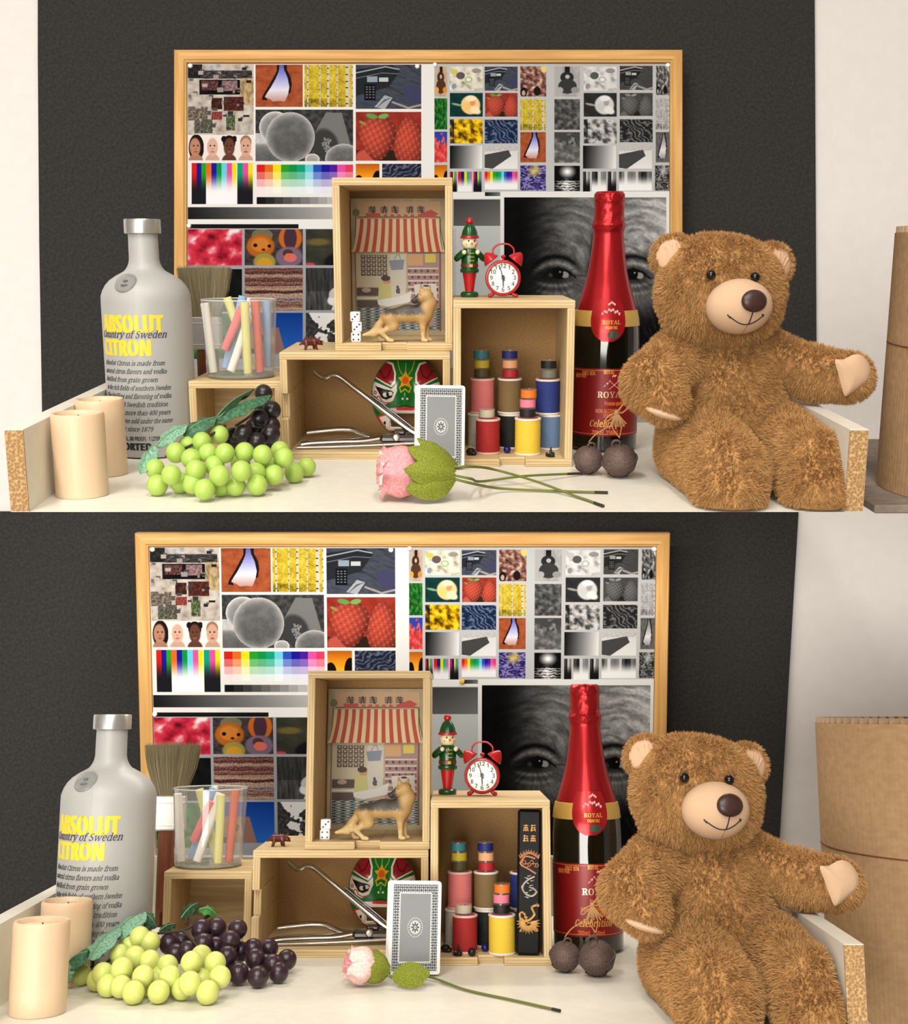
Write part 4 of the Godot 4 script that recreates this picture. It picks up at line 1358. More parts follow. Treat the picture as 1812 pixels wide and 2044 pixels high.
func vodka() -> void:
	var t := thing("frosted_bottle", "frosted white spirits bottle with yellow lettering and silver cap, upper display", "bottle")
	var r := 0.0495
	var st := begin()
	lathe(st, [Vector2(0, 0.004), Vector2(r * 0.85, 0.0), Vector2(r * 0.96, 0.002), Vector2(r, 0.007), Vector2(r, 0.172), Vector2(r * 0.995, 0.1785), Vector2(0.0470, 0.1850), Vector2(0.0438, 0.1905), Vector2(0.0390, 0.1957), Vector2(0.0320, 0.2005), Vector2(0.0258, 0.2038), Vector2(0.0226, 0.2056), Vector2(0.0206, 0.2078), Vector2(0.0186, 0.2110), Vector2(0.0172, 0.2145), Vector2(0.0165, 0.2190), Vector2(0.0162, 0.2460)], 64)
	part("glass_body", st, M.frosted, t)
	st = begin()
	lathe(st, [Vector2(0.0190, 0.2462), Vector2(0.0200, 0.2468), Vector2(0.0200, 0.2606), Vector2(0.0194, 0.2620), Vector2(0, 0.2622)], 48)
	part("cap", st, M.aluminium, t)
	# round medallion pressed into the shoulder
	st = begin()
	var c := Vector3(sin(-0.31), 0, cos(-0.31))
	var xf := Transform3D((Basis(Vector3.UP, -0.31) * Basis(Vector3.RIGHT, 0.88)).scaled(Vector3.ONE * 1.18), c * 0.0402 + Vector3(0, 0.1935, 0))
	lathe(st, [Vector2(0, 0.0007), Vector2(0.0078, 0.0006), Vector2(0.0086, 0.0012), Vector2(0.0098, 0.0012), Vector2(0.0108, 0.0), Vector2(0.0108, -0.003)], 36, xf)
	var med := part("medallion", st, mat("medallion", Color(0.52, 0.52, 0.51), 0.4), t)
	st = begin()
	ball(st, xf * Vector3(0, 0.0008, -0.002), Vector3(0.003, 0.0012, 0.003), 12)
	ball(st, xf * Vector3(0.0005, 0.0008, 0.003), Vector3(0.0045, 0.001, 0.0028), 12)
	part("relief_head", st, mat("relief", Color(0.42, 0.42, 0.42), 0.45), med)
	var yl := mat("yellow_print", Color(0.89, 0.79, 0.19), 0.5)
	var vi := mat("violet_print", Color(0.22, 0.17, 0.25), 0.5)
	var bk := mat("black_print", Color(0.10, 0.10, 0.10), 0.5)
	letters("lettering", "ABSOLUT", 0.0188, 0.077, r, -0.20, 0.1402, yl, t, true, false, 0.0, 0.0, 0.0, 0.0010)
	letters("lettering", "CITRON", 0.0174, 0.063, r, -0.36, 0.1150, yl, t, true, false, 0.0, 0.0, 0.0, 0.0010)
	letters("lettering", "Country of Sweden", 0.0075, 0.083, r + 0.0002, -0.17, 0.1345, vi, t, false, true, 0.35)
	var lines := ["Absolut Citron is made from", "natural citrus flavors and vodka", "distilled from grain grown", "in the rich fields of southern Sweden", "The distilling and flavoring of vodka", "is an age old Swedish tradition", "dating back more than 400 years", "Vodka has been sold under the name", "Absolut since 1879"]
	for k in lines.size():
		letters("lettering", lines[k], 0.0050, [0.078, 0.080, 0.070, 0.083, 0.083, 0.080, 0.082, 0.083, 0.052][k], r, [-0.20, -0.19, -0.30, -0.14, -0.14, -0.20, -0.17, -0.14, -0.28][k], 0.1045 - 0.0091 * k, bk, t, false, true, 0.35)
	letters("lettering", "40% ALC./VOL. (80 PROOF)   1 LITER", 0.0028, 0.060, r, -0.22, 0.0220, bk, t)
	letters("lettering", "IMPORTED", 0.0078, 0.052, r, -0.34, 0.0105, bk, t, true, false, 0.0, 0.0, 0.0, 0.0005)
	pose(t, "A", Vector3(-0.3419, -0.2280, -1.3314) * Vector3(1, 1, 0) + Vector3(-0.004, 0, -1.372))
	dup(t, "frosted white spirits bottle with yellow lettering and silver cap, lower display", "B", Vector3(-0.3650, -0.1509, -1.3050) * Vector3(1, 0, 0) + Vector3(0, DEPTH.B, -1.305), Vector3(0, -4, 0), 0.99)

func champagne() -> void:
	var t := thing("champagne_bottle", "dark green sparkling wine bottle with red foil and red label, upper display", "bottle")
	var r := 0.0388
	var st := begin()
	lathe(st, [Vector2(0, 0.012), Vector2(r * 0.6, 0.004), Vector2(r * 0.9, 0.0), Vector2(r, 0.004), Vector2(r, 0.125), Vector2(0.0380, 0.140), Vector2(0.0358, 0.153), Vector2(0.0320, 0.167), Vector2(0.0270, 0.180), Vector2(0.0232, 0.190), Vector2(0.0195, 0.204), Vector2(0.0172, 0.220), Vector2(0.0150, 0.245)], 64)
	var gl := mat("bottle_glass", Color(0.012, 0.030, 0.016), 0.06, 0.0, 0.7)
	part("glass_body", st, gl, t)
	# foil: crumpled over the cork, smooth down the neck
	var prof := [Vector2(0.0345, 0.1608), Vector2(0.0328, 0.1665), Vector2(0.0296, 0.1775), Vector2(0.0258, 0.190), Vector2(0.0224, 0.204), Vector2(0.0199, 0.220), Vector2(0.0180, 0.237), Vector2(0.0170, 0.2485), Vector2(0.0182, 0.2520), Vector2(0.0190, 0.2560), Vector2(0.0178, 0.2600), Vector2(0.0170, 0.2640), Vector2(0.0167, 0.2800), Vector2(0.0172, 0.2855), Vector2(0.0168, 0.2900), Vector2(0.0145, 0.2930), Vector2(0, 0.2937)]
	st = begin()
	var seg := 72
	var pr := []
	for i in prof.size() - 1:
		var n := 6 if prof[i].y > 0.24 else 3
		for j in n:
			pr.append((prof[i] as Vector2).lerp(prof[i + 1], float(j) / n))
	pr.append(prof[-1])
	var at := func(i: int, k: int) -> Vector3:
		var q: Vector2 = pr[i]
		var a := TAU * k / seg
		var crumple := 0.0016 * smoothstep(0.244, 0.256, q.y) * (nz(sin(a) * 2.2 + 7.0, q.y * 130.0 + cos(a) * 2.2) - 0.5) + 0.0010 * smoothstep(0.244, 0.256, q.y) * (nz(sin(a) * 6.0, q.y * 300.0 + cos(a) * 6.0) - 0.5)
		var pleat := 0.00022 * sin(a * 11.0 + q.y * 20.0) * smoothstep(0.25, 0.20, q.y)
		var rr := maxf(0.0, q.x + (crumple + pleat) * minf(1.0, q.x / 0.01))
		return Vector3(sin(a) * rr, q.y, cos(a) * rr)
	st.set_smooth_group(1)
	for i in pr.size() - 1:
		for k in seg:
			quad(st, at.call(i, k), at.call(i, k + 1), at.call(i + 1, k + 1), at.call(i + 1, k))
	var red := mat("red_foil", Color(0.66, 0.11, 0.13), 0.30, 0.7)
	part("foil", st, red, t)
	# gold collar and the red shield hanging over it
	st = begin()
	lathe(st, [Vector2(0.0376, 0.1436), Vector2(0.0386, 0.1438), Vector2(0.0376, 0.1530), Vector2(0.0356, 0.1612), Vector2(0.0340, 0.1616)], 64)
	part("gold_collar", st, mat("collar_gold", Color(0.80, 0.65, 0.33), 0.45, 0.4), t)
	st = begin()
	var rings := 14
	var sh := func(i: int, k: int) -> Vector3:
		var f := float(i) / rings
		var y := lerpf(0.1745, 0.1275, f)
		var half := 0.53 * sqrt(maxf(0.0, 1.0 - pow(absf(f - 0.42) / 0.60, 2.2)))
		var a := -0.06 + half * (k / 8.0 - 1.0)
		var rr := 0.0395 if y < 0.125 else 0.0
		var pts := [Vector2(0.0392, 0.12), Vector2(0.0384, 0.140), Vector2(0.0361, 0.153), Vector2(0.0325, 0.167), Vector2(0.0300, 0.178)]
		for j in 4:
			if y >= pts[j].y and y <= pts[j + 1].y:
				rr = lerpf(pts[j].x, pts[j + 1].x, (y - pts[j].y) / (pts[j + 1].y - pts[j].y))
		rr += 0.0022
		return Vector3(sin(a) * rr, y, cos(a) * rr)
	st.set_smooth_group(1)
	for i in rings:
		for k in 16:
			quad(st, sh.call(i + 1, k), sh.call(i + 1, k + 1), sh.call(i, k + 1), sh.call(i, k))
	var shield := part("foil_shield", st, mat("shield_red", Color(0.68, 0.11, 0.13), 0.25, 0.5), t)
	var gd := mat("gold_print", Color(0.86, 0.66, 0.30), 0.4, 0.5)
	var pk := mat("pale_print", Color(0.86, 0.70, 0.68), 0.45)
	st = begin()     # crest: crown over leaves
	for k in 5:
		ball(st, Vector3(sin(0.05) * 0.0342 + (k - 2) * 0.0017, 0.1685 + 0.0012 * (2 - absf(k - 2)), 0.0347), Vector3(0.001, 0.0016, 0.0009), 8)
	for k in 9:
		var a := 0.02 + (k - 4) * 0.065
		ball(st, Vector3(sin(a) * 0.0370, 0.1618 - 0.0009 * absf(k - 4) + 0.0018 * (k % 2), cos(a) * 0.0370), Vector3(0.0013, 0.0018, 0.0009), 8)
	part("crest", st, pk, shield)
	letters("lettering", "ROYAL", 0.0042, 0.021, 0.0396, 0.03, 0.1470, gd, shield, true, true)
	letters("lettering", "SPARKLING", 0.0014, 0.014, 0.0401, 0.03, 0.1418, gd, shield)
	st = begin()
	var oval := []
	for k in 25:
		var a := TAU * k / 24
		oval.append(Vector3(sin(0.08 + cos(a) * 0.16) * 0.0413, 0.1350 + sin(a) * 0.0045, cos(0.08 + cos(a) * 0.16) * 0.0413))
	for k in 24:
		tri(st, Vector3(sin(0.08) * 0.0415, 0.1350, cos(0.08) * 0.0415), oval[k], oval[k + 1])
	part("oval_seal", st, mat("seal_green", Color(0.20, 0.24, 0.18), 0.4), shield)
	# body label
	st = begin()
	lathe(st, [Vector2(r + 0.0001, 0.0195), Vector2(r + 0.0004, 0.0196), Vector2(r + 0.0004, 0.0969), Vector2(r + 0.0001, 0.0970)], 64)
	part("body_label", st, mat("label_red", Color(0.50, 0.055, 0.07), 0.38, 0.15), t)
	var or_ := mat("orange_print", Color(0.86, 0.48, 0.22), 0.45, 0.2)
	var rl := r + 0.0004
	letters("lettering", "ROYAL", 0.0070, 0.033, rl, 0.10, 0.0640, mat("rose_gold", Color(0.86, 0.74, 0.60), 0.3, 0.6), t, true, true)
	letters("lettering", "Premium sparkling", 0.0021, 0.026, rl, 0.22, 0.0565, or_, t, true, true)
	letters("lettering", "NON ALCOHOLIC", 0.0026, 0.030, rl, 0.02, 0.0475, or_, t)
	letters("lettering", "SPARKLING", 0.0022, 0.018, rl, 0.10, 0.0425, or_, t)
	letters("lettering", "Celebration", 0.0076, 0.043, rl, 0.02, 0.0305, gd, t, true, true, 0.2)
	letters("lettering", "200ml  750ml", 0.0022, 0.030, rl, -0.08, 0.0230, or_, t)
	letters("lettering", "ROYAL", 0.0018, 0.012, rl, 0.0, 0.0925, gd, t, true, true)
	letters("lettering", "SINCE 1874", 0.0018, 0.017, rl, -0.62, 0.0905, gd, t)
	letters("lettering", "QUALITY WINE", 0.0018, 0.017, rl, -0.90, 0.0872, or_, t)
	st = begin()     # two crossed flags under a small anchor
	for s: float in [-1.0, 1.0]:
		var bend := func(q: Vector2) -> Vector3:
			var a := 0.16 + q.x / rl
			return Vector3(sin(a) * (rl + 0.0004), 0.0785 + q.y, cos(a) * (rl + 0.0004))
		var pole := []
		for k in 6:
			pole.append(bend.call(Vector2(s * lerpf(-0.006, 0.006, k / 5.0), lerpf(-0.005, 0.005, k / 5.0))))
		tube(st, pole, 0.0003, 6)
		for i in 4:
			for j in 3:
				if (i + j) % 2 == 0:
					var o := Vector2(s * (0.004 + i * 0.0016 + j * 0.0010), 0.0062 - i * 0.0013 + j * -0.0016)
					var c := [o, o + Vector2(s * 0.0016, -0.0013), o + Vector2(s * 0.0026, -0.0029), o + Vector2(s * 0.0010, -0.0016)]
					if s > 0:
						c.reverse()
					quad(st, bend.call(c[0]), bend.call(c[1]), bend.call(c[2]), bend.call(c[3]))
	for k in 4:
		var a := 0.16 + (k - 1.5) * 0.03
		ball(st, Vector3(sin(a) * rl, 0.0882 + 0.001 * (k % 2), cos(a) * rl), Vector3(0.0008, 0.0011, 0.0006), 6)
	part("flag_emblem", st, pk, t)
	for y: float in [0.0946, 0.0216]:
		st = begin()
		lathe(st, [Vector2(rl, y), Vector2(rl + 0.0002, y + 0.0001), Vector2(rl + 0.0002, y + 0.0006), Vector2(rl, y + 0.0007)], 64)
		part("gold_rule", st, or_, t)
	pose(t, "A", Vector3(0.1758, -0.1137, -1.4050) * Vector3(1, 0, 0) + Vector3(0, DEPTH.A, -1.405))
	dup(t, "dark green sparkling wine bottle with red foil and red label, lower display", "B", Vector3(0.1507, -0.1071, -1.4050) * Vector3(1, 0, 0) + Vector3(0, DEPTH.B, -1.405), Vector3(0, 3, 0), 1.0)
	# two rusty sleigh bells on a raffia cord, leaning against the foot of the bottle
	var b := thing("sleigh_bells", "pair of rusty brown sleigh bells tied with raffia before the upper wine bottle", "bells")
	var rust := patterned("rust", noise_texture(0.02, 5, Color(0.33, 0.295, 0.295), Color(0.46, 0.36, 0.315), 41), Vector3(30, 30, 30), 0.62)
	rust.metallic = 0.35
	for k: Array in [[Vector3(-0.0275, 0.0165, 0.008), 0.0172, -8.0, 20.0], [Vector3(0.0058, 0.0190, 0.028), 0.0200, 14.0, 16.0]]:
		var q: float = k[1]
		var turn := Basis.from_euler(Vector3(deg_to_rad(k[3]), 0, deg_to_rad(k[2])))
		st = begin()
		lathe(st, [Vector2(0, -q * 0.93), Vector2(q * 0.42, -q * 0.86), Vector2(q * 0.78, -q * 0.60), Vector2(q * 0.97, -q * 0.20), Vector2(q * 0.99, -q * 0.04), Vector2(q * 1.06, -q * 0.03), Vector2(q * 1.06, q * 0.05), Vector2(q * 0.99, q * 0.06), Vector2(q * 0.92, q * 0.36), Vector2(q * 0.70, q * 0.68), Vector2(q * 0.35, q * 0.87), Vector2(0, q * 0.92)], 40, Transform3D(turn, k[0]))
		var bell := part("bell", st, rust, b)
		st = begin()     # cross-shaped sound slot underneath
		for a: float in [0.0, PI / 2]:
			var slot := []
			for i in 9:
				var w := lerpf(-1.05, 1.05, i / 8.0)
				slot.append(k[0] + turn * (Basis(Vector3.UP, a + 0.4) * Vector3(sin(w) * q * 0.985, -cos(w) * q * 0.945, 0)))
			tube(st, slot, q * 0.055, 6)
		part("sound_slot", st, M.black_plastic, bell)
		st = begin()
		var ring := []
		for i in 17:
			var w := TAU * i / 16
			ring.append(k[0] + turn * Vector3(sin(w) * q * 0.24, q * 1.05 + cos(w) * q * 0.24, 0))
		tube(st, ring, q * 0.07, 8)
		part("ring", st, rust, bell)
	var raffia := mat("raffia", Color(0.66, 0.50, 0.32), 0.85)
	st = begin()
	tube(st, curve([Vector3(-0.0275, 0.037, 0.009), Vector3(-0.020, 0.046, 0.010), Vector3(-0.008, 0.053, 0.0075), Vector3(0.006, 0.060, 0.0065)], 14), 0.0007, 6)
	tube(st, curve([Vector3(0.0058, 0.044, 0.022), Vector3(0.000, 0.052, 0.012), Vector3(-0.001, 0.058, 0.0075), Vector3(0.006, 0.060, 0.0065)], 12), 0.0007, 6)
	tube(st, curve([Vector3(0.0058, 0.044, 0.022), Vector3(0.009, 0.054, 0.012), Vector3(0.008, 0.060, 0.0065)], 12), 0.0007, 6)
	part("cord", st, raffia, b)
	st = begin()     # bow: knot, two loops, ends spreading down
	ball(st, Vector3(0.004, 0.071, 0.0065), Vector3(0.003, 0.003, 0.0024), 12)
	tube(st, curve([Vector3(0.004, 0.071, 0.0065), Vector3(0.011, 0.080, 0.0075), Vector3(0.016, 0.0815, 0.006), Vector3(0.0165, 0.076, 0.0055), Vector3(0.010, 0.0705, 0.0055), Vector3(0.004, 0.071, 0.006)], 26), 0.0010, 6)
	tube(st, curve([Vector3(0.004, 0.071, 0.0065), Vector3(-0.005, 0.067, 0.0075), Vector3(-0.009, 0.062, 0.007), Vector3(-0.005, 0.0615, 0.006), Vector3(0.003, 0.069, 0.0062)], 22), 0.0009, 6)
	for k in 9:
		var x := -0.004 + k * 0.0024
		tube(st, curve([Vector3(0.004, 0.071, 0.0068), Vector3(0.004 + (x - 0.004) * 0.5, 0.064, 0.0085), Vector3(x, 0.052 + 0.003 * (k % 3), 0.0075 + 0.001 * (k % 2))], 8), 0.0009, 6)
	tube(st, [Vector3(0.004, 0.071, 0.006), Vector3(0.004, 0.060, 0.0065)], 0.0007, 6)
	part("raffia_bow", st, raffia, b)
	pose(b, "A", Vector3(0.1643, -0.2245, -1.3620) * Vector3(1, 0, 0) + Vector3(0, DEPTH.A + 0.0008, -1.240), Vector3.ZERO, 0.9)
	dup(b, "pair of rusty brown sleigh bells tied with raffia before the lower wine bottle", "B", Vector3(0.1376, -0.2642, -1.3700) * Vector3(1, 0, 0) + Vector3(0.001, DEPTH.B + 0.0008, -1.292), Vector3(0, 0, 0), 0.92)

func jar_and_chalks() -> void:
	var t := thing("plastic_tumbler", "clear plastic tumbler full of coloured chalks on the upper small crate", "tumbler")
	var st := begin()
	lathe(st, [Vector2(0, 0), Vector2(0.036, 0), Vector2(0.0385, 0.002), Vector2(0.0392, 0.006), Vector2(0.0432, 0.088), Vector2(0.0436, 0.0885), Vector2(0.0424, 0.0885), Vector2(0.0382, 0.007), Vector2(0.036, 0.004), Vector2(0, 0.0038)], 48)
	part("tumbler_wall", st, M.clear_plastic, t)
	st = begin()
	var rim := []
	for k in 49:
		rim.append(Vector3(sin(TAU * k / 48) * 0.0430, 0.0885, cos(TAU * k / 48) * 0.0430))
	tube(st, rim, 0.0008, 8)
	var thick := mat("thick_plastic", Color(0.90, 0.93, 0.93, 0.38), 0.05)
	thick.transparency = BaseMaterial3D.TRANSPARENCY_ALPHA
	part("rim", st, thick, t)
	st = begin()
	lathe(st, [Vector2(0.030, 0.0), Vector2(0.037, 0.0002), Vector2(0.0388, 0.0025), Vector2(0.037, 0.0045), Vector2(0.030, 0.0045)], 48)
	part("foot_ring", st, mat("foot_ring", Color(0.50, 0.51, 0.47, 0.6), 0.1), t)
	M.foot_ring.transparency = BaseMaterial3D.TRANSPARENCY_ALPHA
	var ja: Vector3 = Vector3(-0.2474, -0.1365, -1.4000) * Vector3(1, 0, 1) + Vector3(0, DEPTH.A + 0.0846, 0)
	var jb: Vector3 = Vector3(-0.2866, -0.1903, -1.4500) * Vector3(1, 0, 1) + Vector3(0, DEPTH.B + 0.0846, 0)
	pose(t, "A", ja)
	dup(t, "clear plastic tumbler full of coloured chalks on the lower small crate", "B", jb)
	var cols := {"white": Color(0.90, 0.88, 0.84), "yellow": Color(0.84, 0.82, 0.50), "pink": Color(0.86, 0.42, 0.42), "blue": Color(0.56, 0.67, 0.80), "salmon": Color(0.80, 0.40, 0.34)}
	var n := 0
	# foot and head in the tumbler (from its centre), colour
	var a_set := [
		[Vector3(-0.030, 0.006, 0.010), Vector3(-0.0365, 0.085, 0.012), "white", "white chalk leaning furthest left in the upper tumbler"],
		[Vector3(0.010, 0.006, -0.020), Vector3(-0.017, 0.090, -0.022), "yellow", "pale yellow chalk leaning left behind the pink one, upper tumbler"],
		[Vector3(-0.0165, 0.032, 0.009), Vector3(0.006, 0.080, 0.010), "pink", "pink chalk leaning right on top of others in the upper tumbler"],
		[Vector3(-0.018, 0.010, 0.000), Vector3(0.0045, 0.092, -0.006), "blue", "light blue chalk leaning across behind the pink one, upper tumbler"],
		[Vector3(-0.008, 0.008, 0.022), Vector3(0.0135, 0.070, 0.006), "white", "white chalk leaning right low in front in the upper tumbler"],
		[Vector3(0.0125, 0.006, 0.026), Vector3(0.0115, 0.0865, 0.026), "yellow", "yellow green chalk standing upright in front, upper tumbler"],
		[Vector3(0.024, 0.006, 0.012), Vector3(0.0205, 0.089, 0.008), "salmon", "salmon pink chalk standing right of the yellow one, upper tumbler"],
		[Vector3(0.030, 0.010, -0.008), Vector3(0.0305, 0.086, -0.012), "blue", "pale blue chalk standing furthest right in the upper tumbler"]]
	var b_set := [
		[Vector3(-0.029, 0.006, 0.010), Vector3(-0.0360, 0.083, 0.012), "white", "white chalk leaning furthest left in the lower tumbler"],
		[Vector3(0.006, 0.006, -0.020), Vector3(-0.018, 0.086, -0.022), "yellow", "pale yellow chalk leaning left behind the pink one, lower tumbler"],
		[Vector3(-0.0165, 0.028, 0.009), Vector3(0.004, 0.074, 0.010), "pink", "pink chalk leaning right on top of others in the lower tumbler"],
		[Vector3(-0.020, 0.008, 0.000), Vector3(0.0025, 0.088, -0.006), "blue", "light blue chalk leaning across behind the pink one, lower tumbler"],
		[Vector3(-0.009, 0.007, 0.022), Vector3(0.0125, 0.083, 0.006), "white", "white chalk leaning right beside the yellow one in the lower tumbler"],
		[Vector3(0.0165, 0.006, 0.026), Vector3(0.0175, 0.083, 0.027), "yellow", "yellow chalk standing upright in front, lower tumbler"],
		[Vector3(0.026, 0.006, 0.012), Vector3(0.0310, 0.087, 0.010), "salmon", "salmon pink chalk standing right of the yellow one, lower tumbler"]]
	for set_: Array in [["A", ja, a_set], ["B", jb, b_set]]:
		for c: Array in set_[2]:
			var p0: Vector3 = c[0]
			var p1: Vector3 = c[1]
			st = begin()
			var dir := (p1 - p0).normalized()
			var q := Quaternion(Vector3.UP, dir)
			var ln := (p1 - p0).length()
			lathe(st, [Vector2(0, 0), Vector2(0.0040, 0), Vector2(0.0047, 0.0006), Vector2(0.0050, ln - 0.0006), Vector2(0.0044, ln), Vector2(0, ln)], 24)
			var o := part("chalk_stick", st, mat("chalk_" + str(c[2]), cols[c[2]], 0.95), self)
			tag(o, c[3], "chalk", "chalks in the %s tumbler" % ("upper" if set_[0] == "A" else "lower"))
			o.transform = Transform3D(Basis(Vector3.RIGHT, deg_to_rad(TILT[set_[0]])), Vector3.ZERO) * Transform3D(Basis(q), (set_[1] as Vector3) + p0)
			n += 1

func brush() -> void:
	var t := thing("paint_brush", "wide bristle paint brush standing head up behind the upper frosted bottle", "brush")
	var st := begin()
	for k in 2:
		box(st, Vector3(0, [0.055, 0.01][k], 0), Vector3([0.026, 0.020][k], [0.11, 0.02][k], 0.012), 0.003)
	part("handle", st, patterned("brush_wood", noise_texture(0.01, 4, Color(0.36, 0.20, 0.12), Color(0.46, 0.27, 0.17), 51), Vector3(20, 2, 20), 0.5), t)
	st = begin()
	box(st, Vector3(0, 0.129, 0), Vector3(0.036, 0.041, 0.015), 0.002)
	for y: float in [0.115, 0.141]:
		box(st, Vector3(0, y, 0), Vector3(0.0368, 0.003, 0.0158), 0.001)
	part("ferrule", st, mat("ferrule", Color(0.80, 0.79, 0.77), 0.35, 0.6), t)
	st = begin()
	var r := RandomNumberGenerator.new()
	r.seed = 5
	for k in 1500:
		var u := r.randf_range(-1, 1)
		var w := r.randf_range(-1, 1)
		var p0 := Vector3(u * 0.0165, 0.148, w * 0.0065)
		var spread := 1.0 + 0.0 * u
		var p2 := Vector3(u * 0.0335 * spread + r.randf_range(-0.001, 0.001), 0.2115 + r.randf_range(-0.003, 0.002) - 0.002 * absf(u), w * 0.012 + r.randf_range(-0.001, 0.001))
		var p1 := p0.lerp(p2, 0.55) + Vector3(u * 0.0025, 0, 0)
		var x := Vector3(1, 0, r.randf_range(-0.7, 0.7)).normalized() * 0.00042
		st.set_color(Color(0.215, 0.178, 0.098) * r.randf_range(0.65, 1.45))
		st.set_smooth_group(-1)
		quad(st, p0 - x, p0 + x, p1 + x * 0.9, p1 - x * 0.9)
		tri(st, p1 - x * 0.9, p1 + x * 0.9, p2)
	var bm := StandardMaterial3D.new()
	bm.vertex_color_use_as_albedo = true
	bm.roughness = 0.75
	var br := part("bristles", st, bm, t)
	br.set_meta("kind", "stuff")
	st = begin()
	for k in 10:
		var f := k / 10.0
		var g := (k + 1) / 10.0
		var a0 := Vector3(lerpf(0.0165, 0.031, f), lerpf(0.147, 0.207, f), lerpf(0.006, 0.010, f))
		var a1 := Vector3(lerpf(0.0165, 0.031, g), lerpf(0.147, 0.207, g), lerpf(0.006, 0.010, g))
		for m: Array in [[1, 1, -1, 1], [-1, 1, -1, -1], [-1, -1, 1, -1], [1, -1, 1, 1]]:
			quad(st, a0 * Vector3(m[2], 1, m[3]), a0 * Vector3(m[0], 1, m[1]), a1 * Vector3(m[0], 1, m[1]), a1 * Vector3(m[2], 1, m[3]))
	part("bristle_core", st, mat("bristle_core", Color(0.44, 0.40, 0.29), 0.9), t)
	pose(t, "A", Vector3(-0.3035, -0.0598, -1.4900) * Vector3(1, 0, 0) + Vector3(0, DEPTH.A, -1.49))
	dup(t, "wide bristle paint brush standing head up behind the lower frosted bottle", "B", Vector3(-0.3546, -0.1178, -1.5450) * Vector3(1, 0, 0) + Vector3(0, DEPTH.B, -1.545), Vector3.ZERO, 1.06)

# ---------------------------------------------------------------- dice, figures, clock, tool, mask, cards, shop print
func small_things() -> void:
	dice()
	doll()
	clock()
	tool_()
	mask()
	cards()
	shop()
	ink_stick()
	pieces()

func dice() -> void:
	var faces := [[1, Vector3.FORWARD], [3, Vector3.BACK], [2, Vector3.LEFT], [5, Vector3.RIGHT], [4, Vector3.UP], [6, Vector3.DOWN]]
	var dots := {1: [Vector2.ZERO], 2: [Vector2(-1, -1), Vector2(1, 1)], 3: [Vector2(-1, -1), Vector2.ZERO, Vector2(1, 1)], 4: [Vector2(-1, -1), Vector2(1, 1), Vector2(-1, 1), Vector2(1, -1)], 5: [Vector2(-1, -1), Vector2(1, 1), Vector2(-1, 1), Vector2(1, -1), Vector2.ZERO], 6: [Vector2(-1, -1), Vector2(-1, 0), Vector2(-1, 1), Vector2(1, -1), Vector2(1, 0), Vector2(1, 1)]}
	var t := thing("die", "", "die", "stacked dice in the upper tall crate")
	var e := 0.0112
	var st := begin()
	box(st, Vector3(0, e / 2, 0), Vector3.ONE * e, 0.0011)
	part("die_body", st, M.white_plastic, t)
	st = begin()
	for f: Array in faces:
		var n: Vector3 = f[1]
		var x := Vector3(n.z, 0, -n.x) if absf(n.y) < 0.5 else Vector3.RIGHT
		var y := n.cross(x)
		for d: Vector2 in dots[f[0]]:
			lathe(st, [Vector2(0.00118, -0.0002), Vector2(0.00112, 0.00008), Vector2(0, 0.00008)], 12, Transform3D(Basis(x, n, x.cross(n)), Vector3(0, e / 2, 0) + n * e / 2 + (x * d.x + y * d.y) * 0.0028))
	part("pips", st, M.black_plastic, t)
	var pa: Vector3 = crate_at.A.tall + Vector3(-0.0435, 0.0082, -0.024)
	var pb: Vector3 = crate_at.B.tall + Vector3(-0.0490, 0.0082, -0.024)
	t.set_meta("label", "white die with four dots in front, bottom of the stack of three")
	pose(t, "A", pa, Vector3(90, 0, 0))
	t.transform = t.transform * Transform3D(Basis(), Vector3(0, -e / 2, -e / 2))
	dup(t, "white die with three dots in front, middle of the stack of three", "A", pa + Vector3(0.001, e + 0.0001, 0), Vector3(0, 2, 0))
	dup(t, "white die with three dots in front, top of the stack of three", "A", pa + Vector3(-0.0005, 2 * e + 0.0002, 0), Vector3(0, -3, 0))
	var b := dup(t, "white die with four dots in front, bottom of the stack of two", "B", pb, Vector3(90, 0, 0))
	b.transform = b.transform * Transform3D(Basis(), Vector3(0, -e / 2, -e / 2))
	b.set_meta("group", "stacked dice in the lower tall crate")
	b = dup(t, "white die with three dots in front, top of the stack of two", "B", pb + Vector3(0.0005, e + 0.0001, 0), Vector3(0, 4, 0))
	b.set_meta("group", "stacked dice in the lower tall crate")

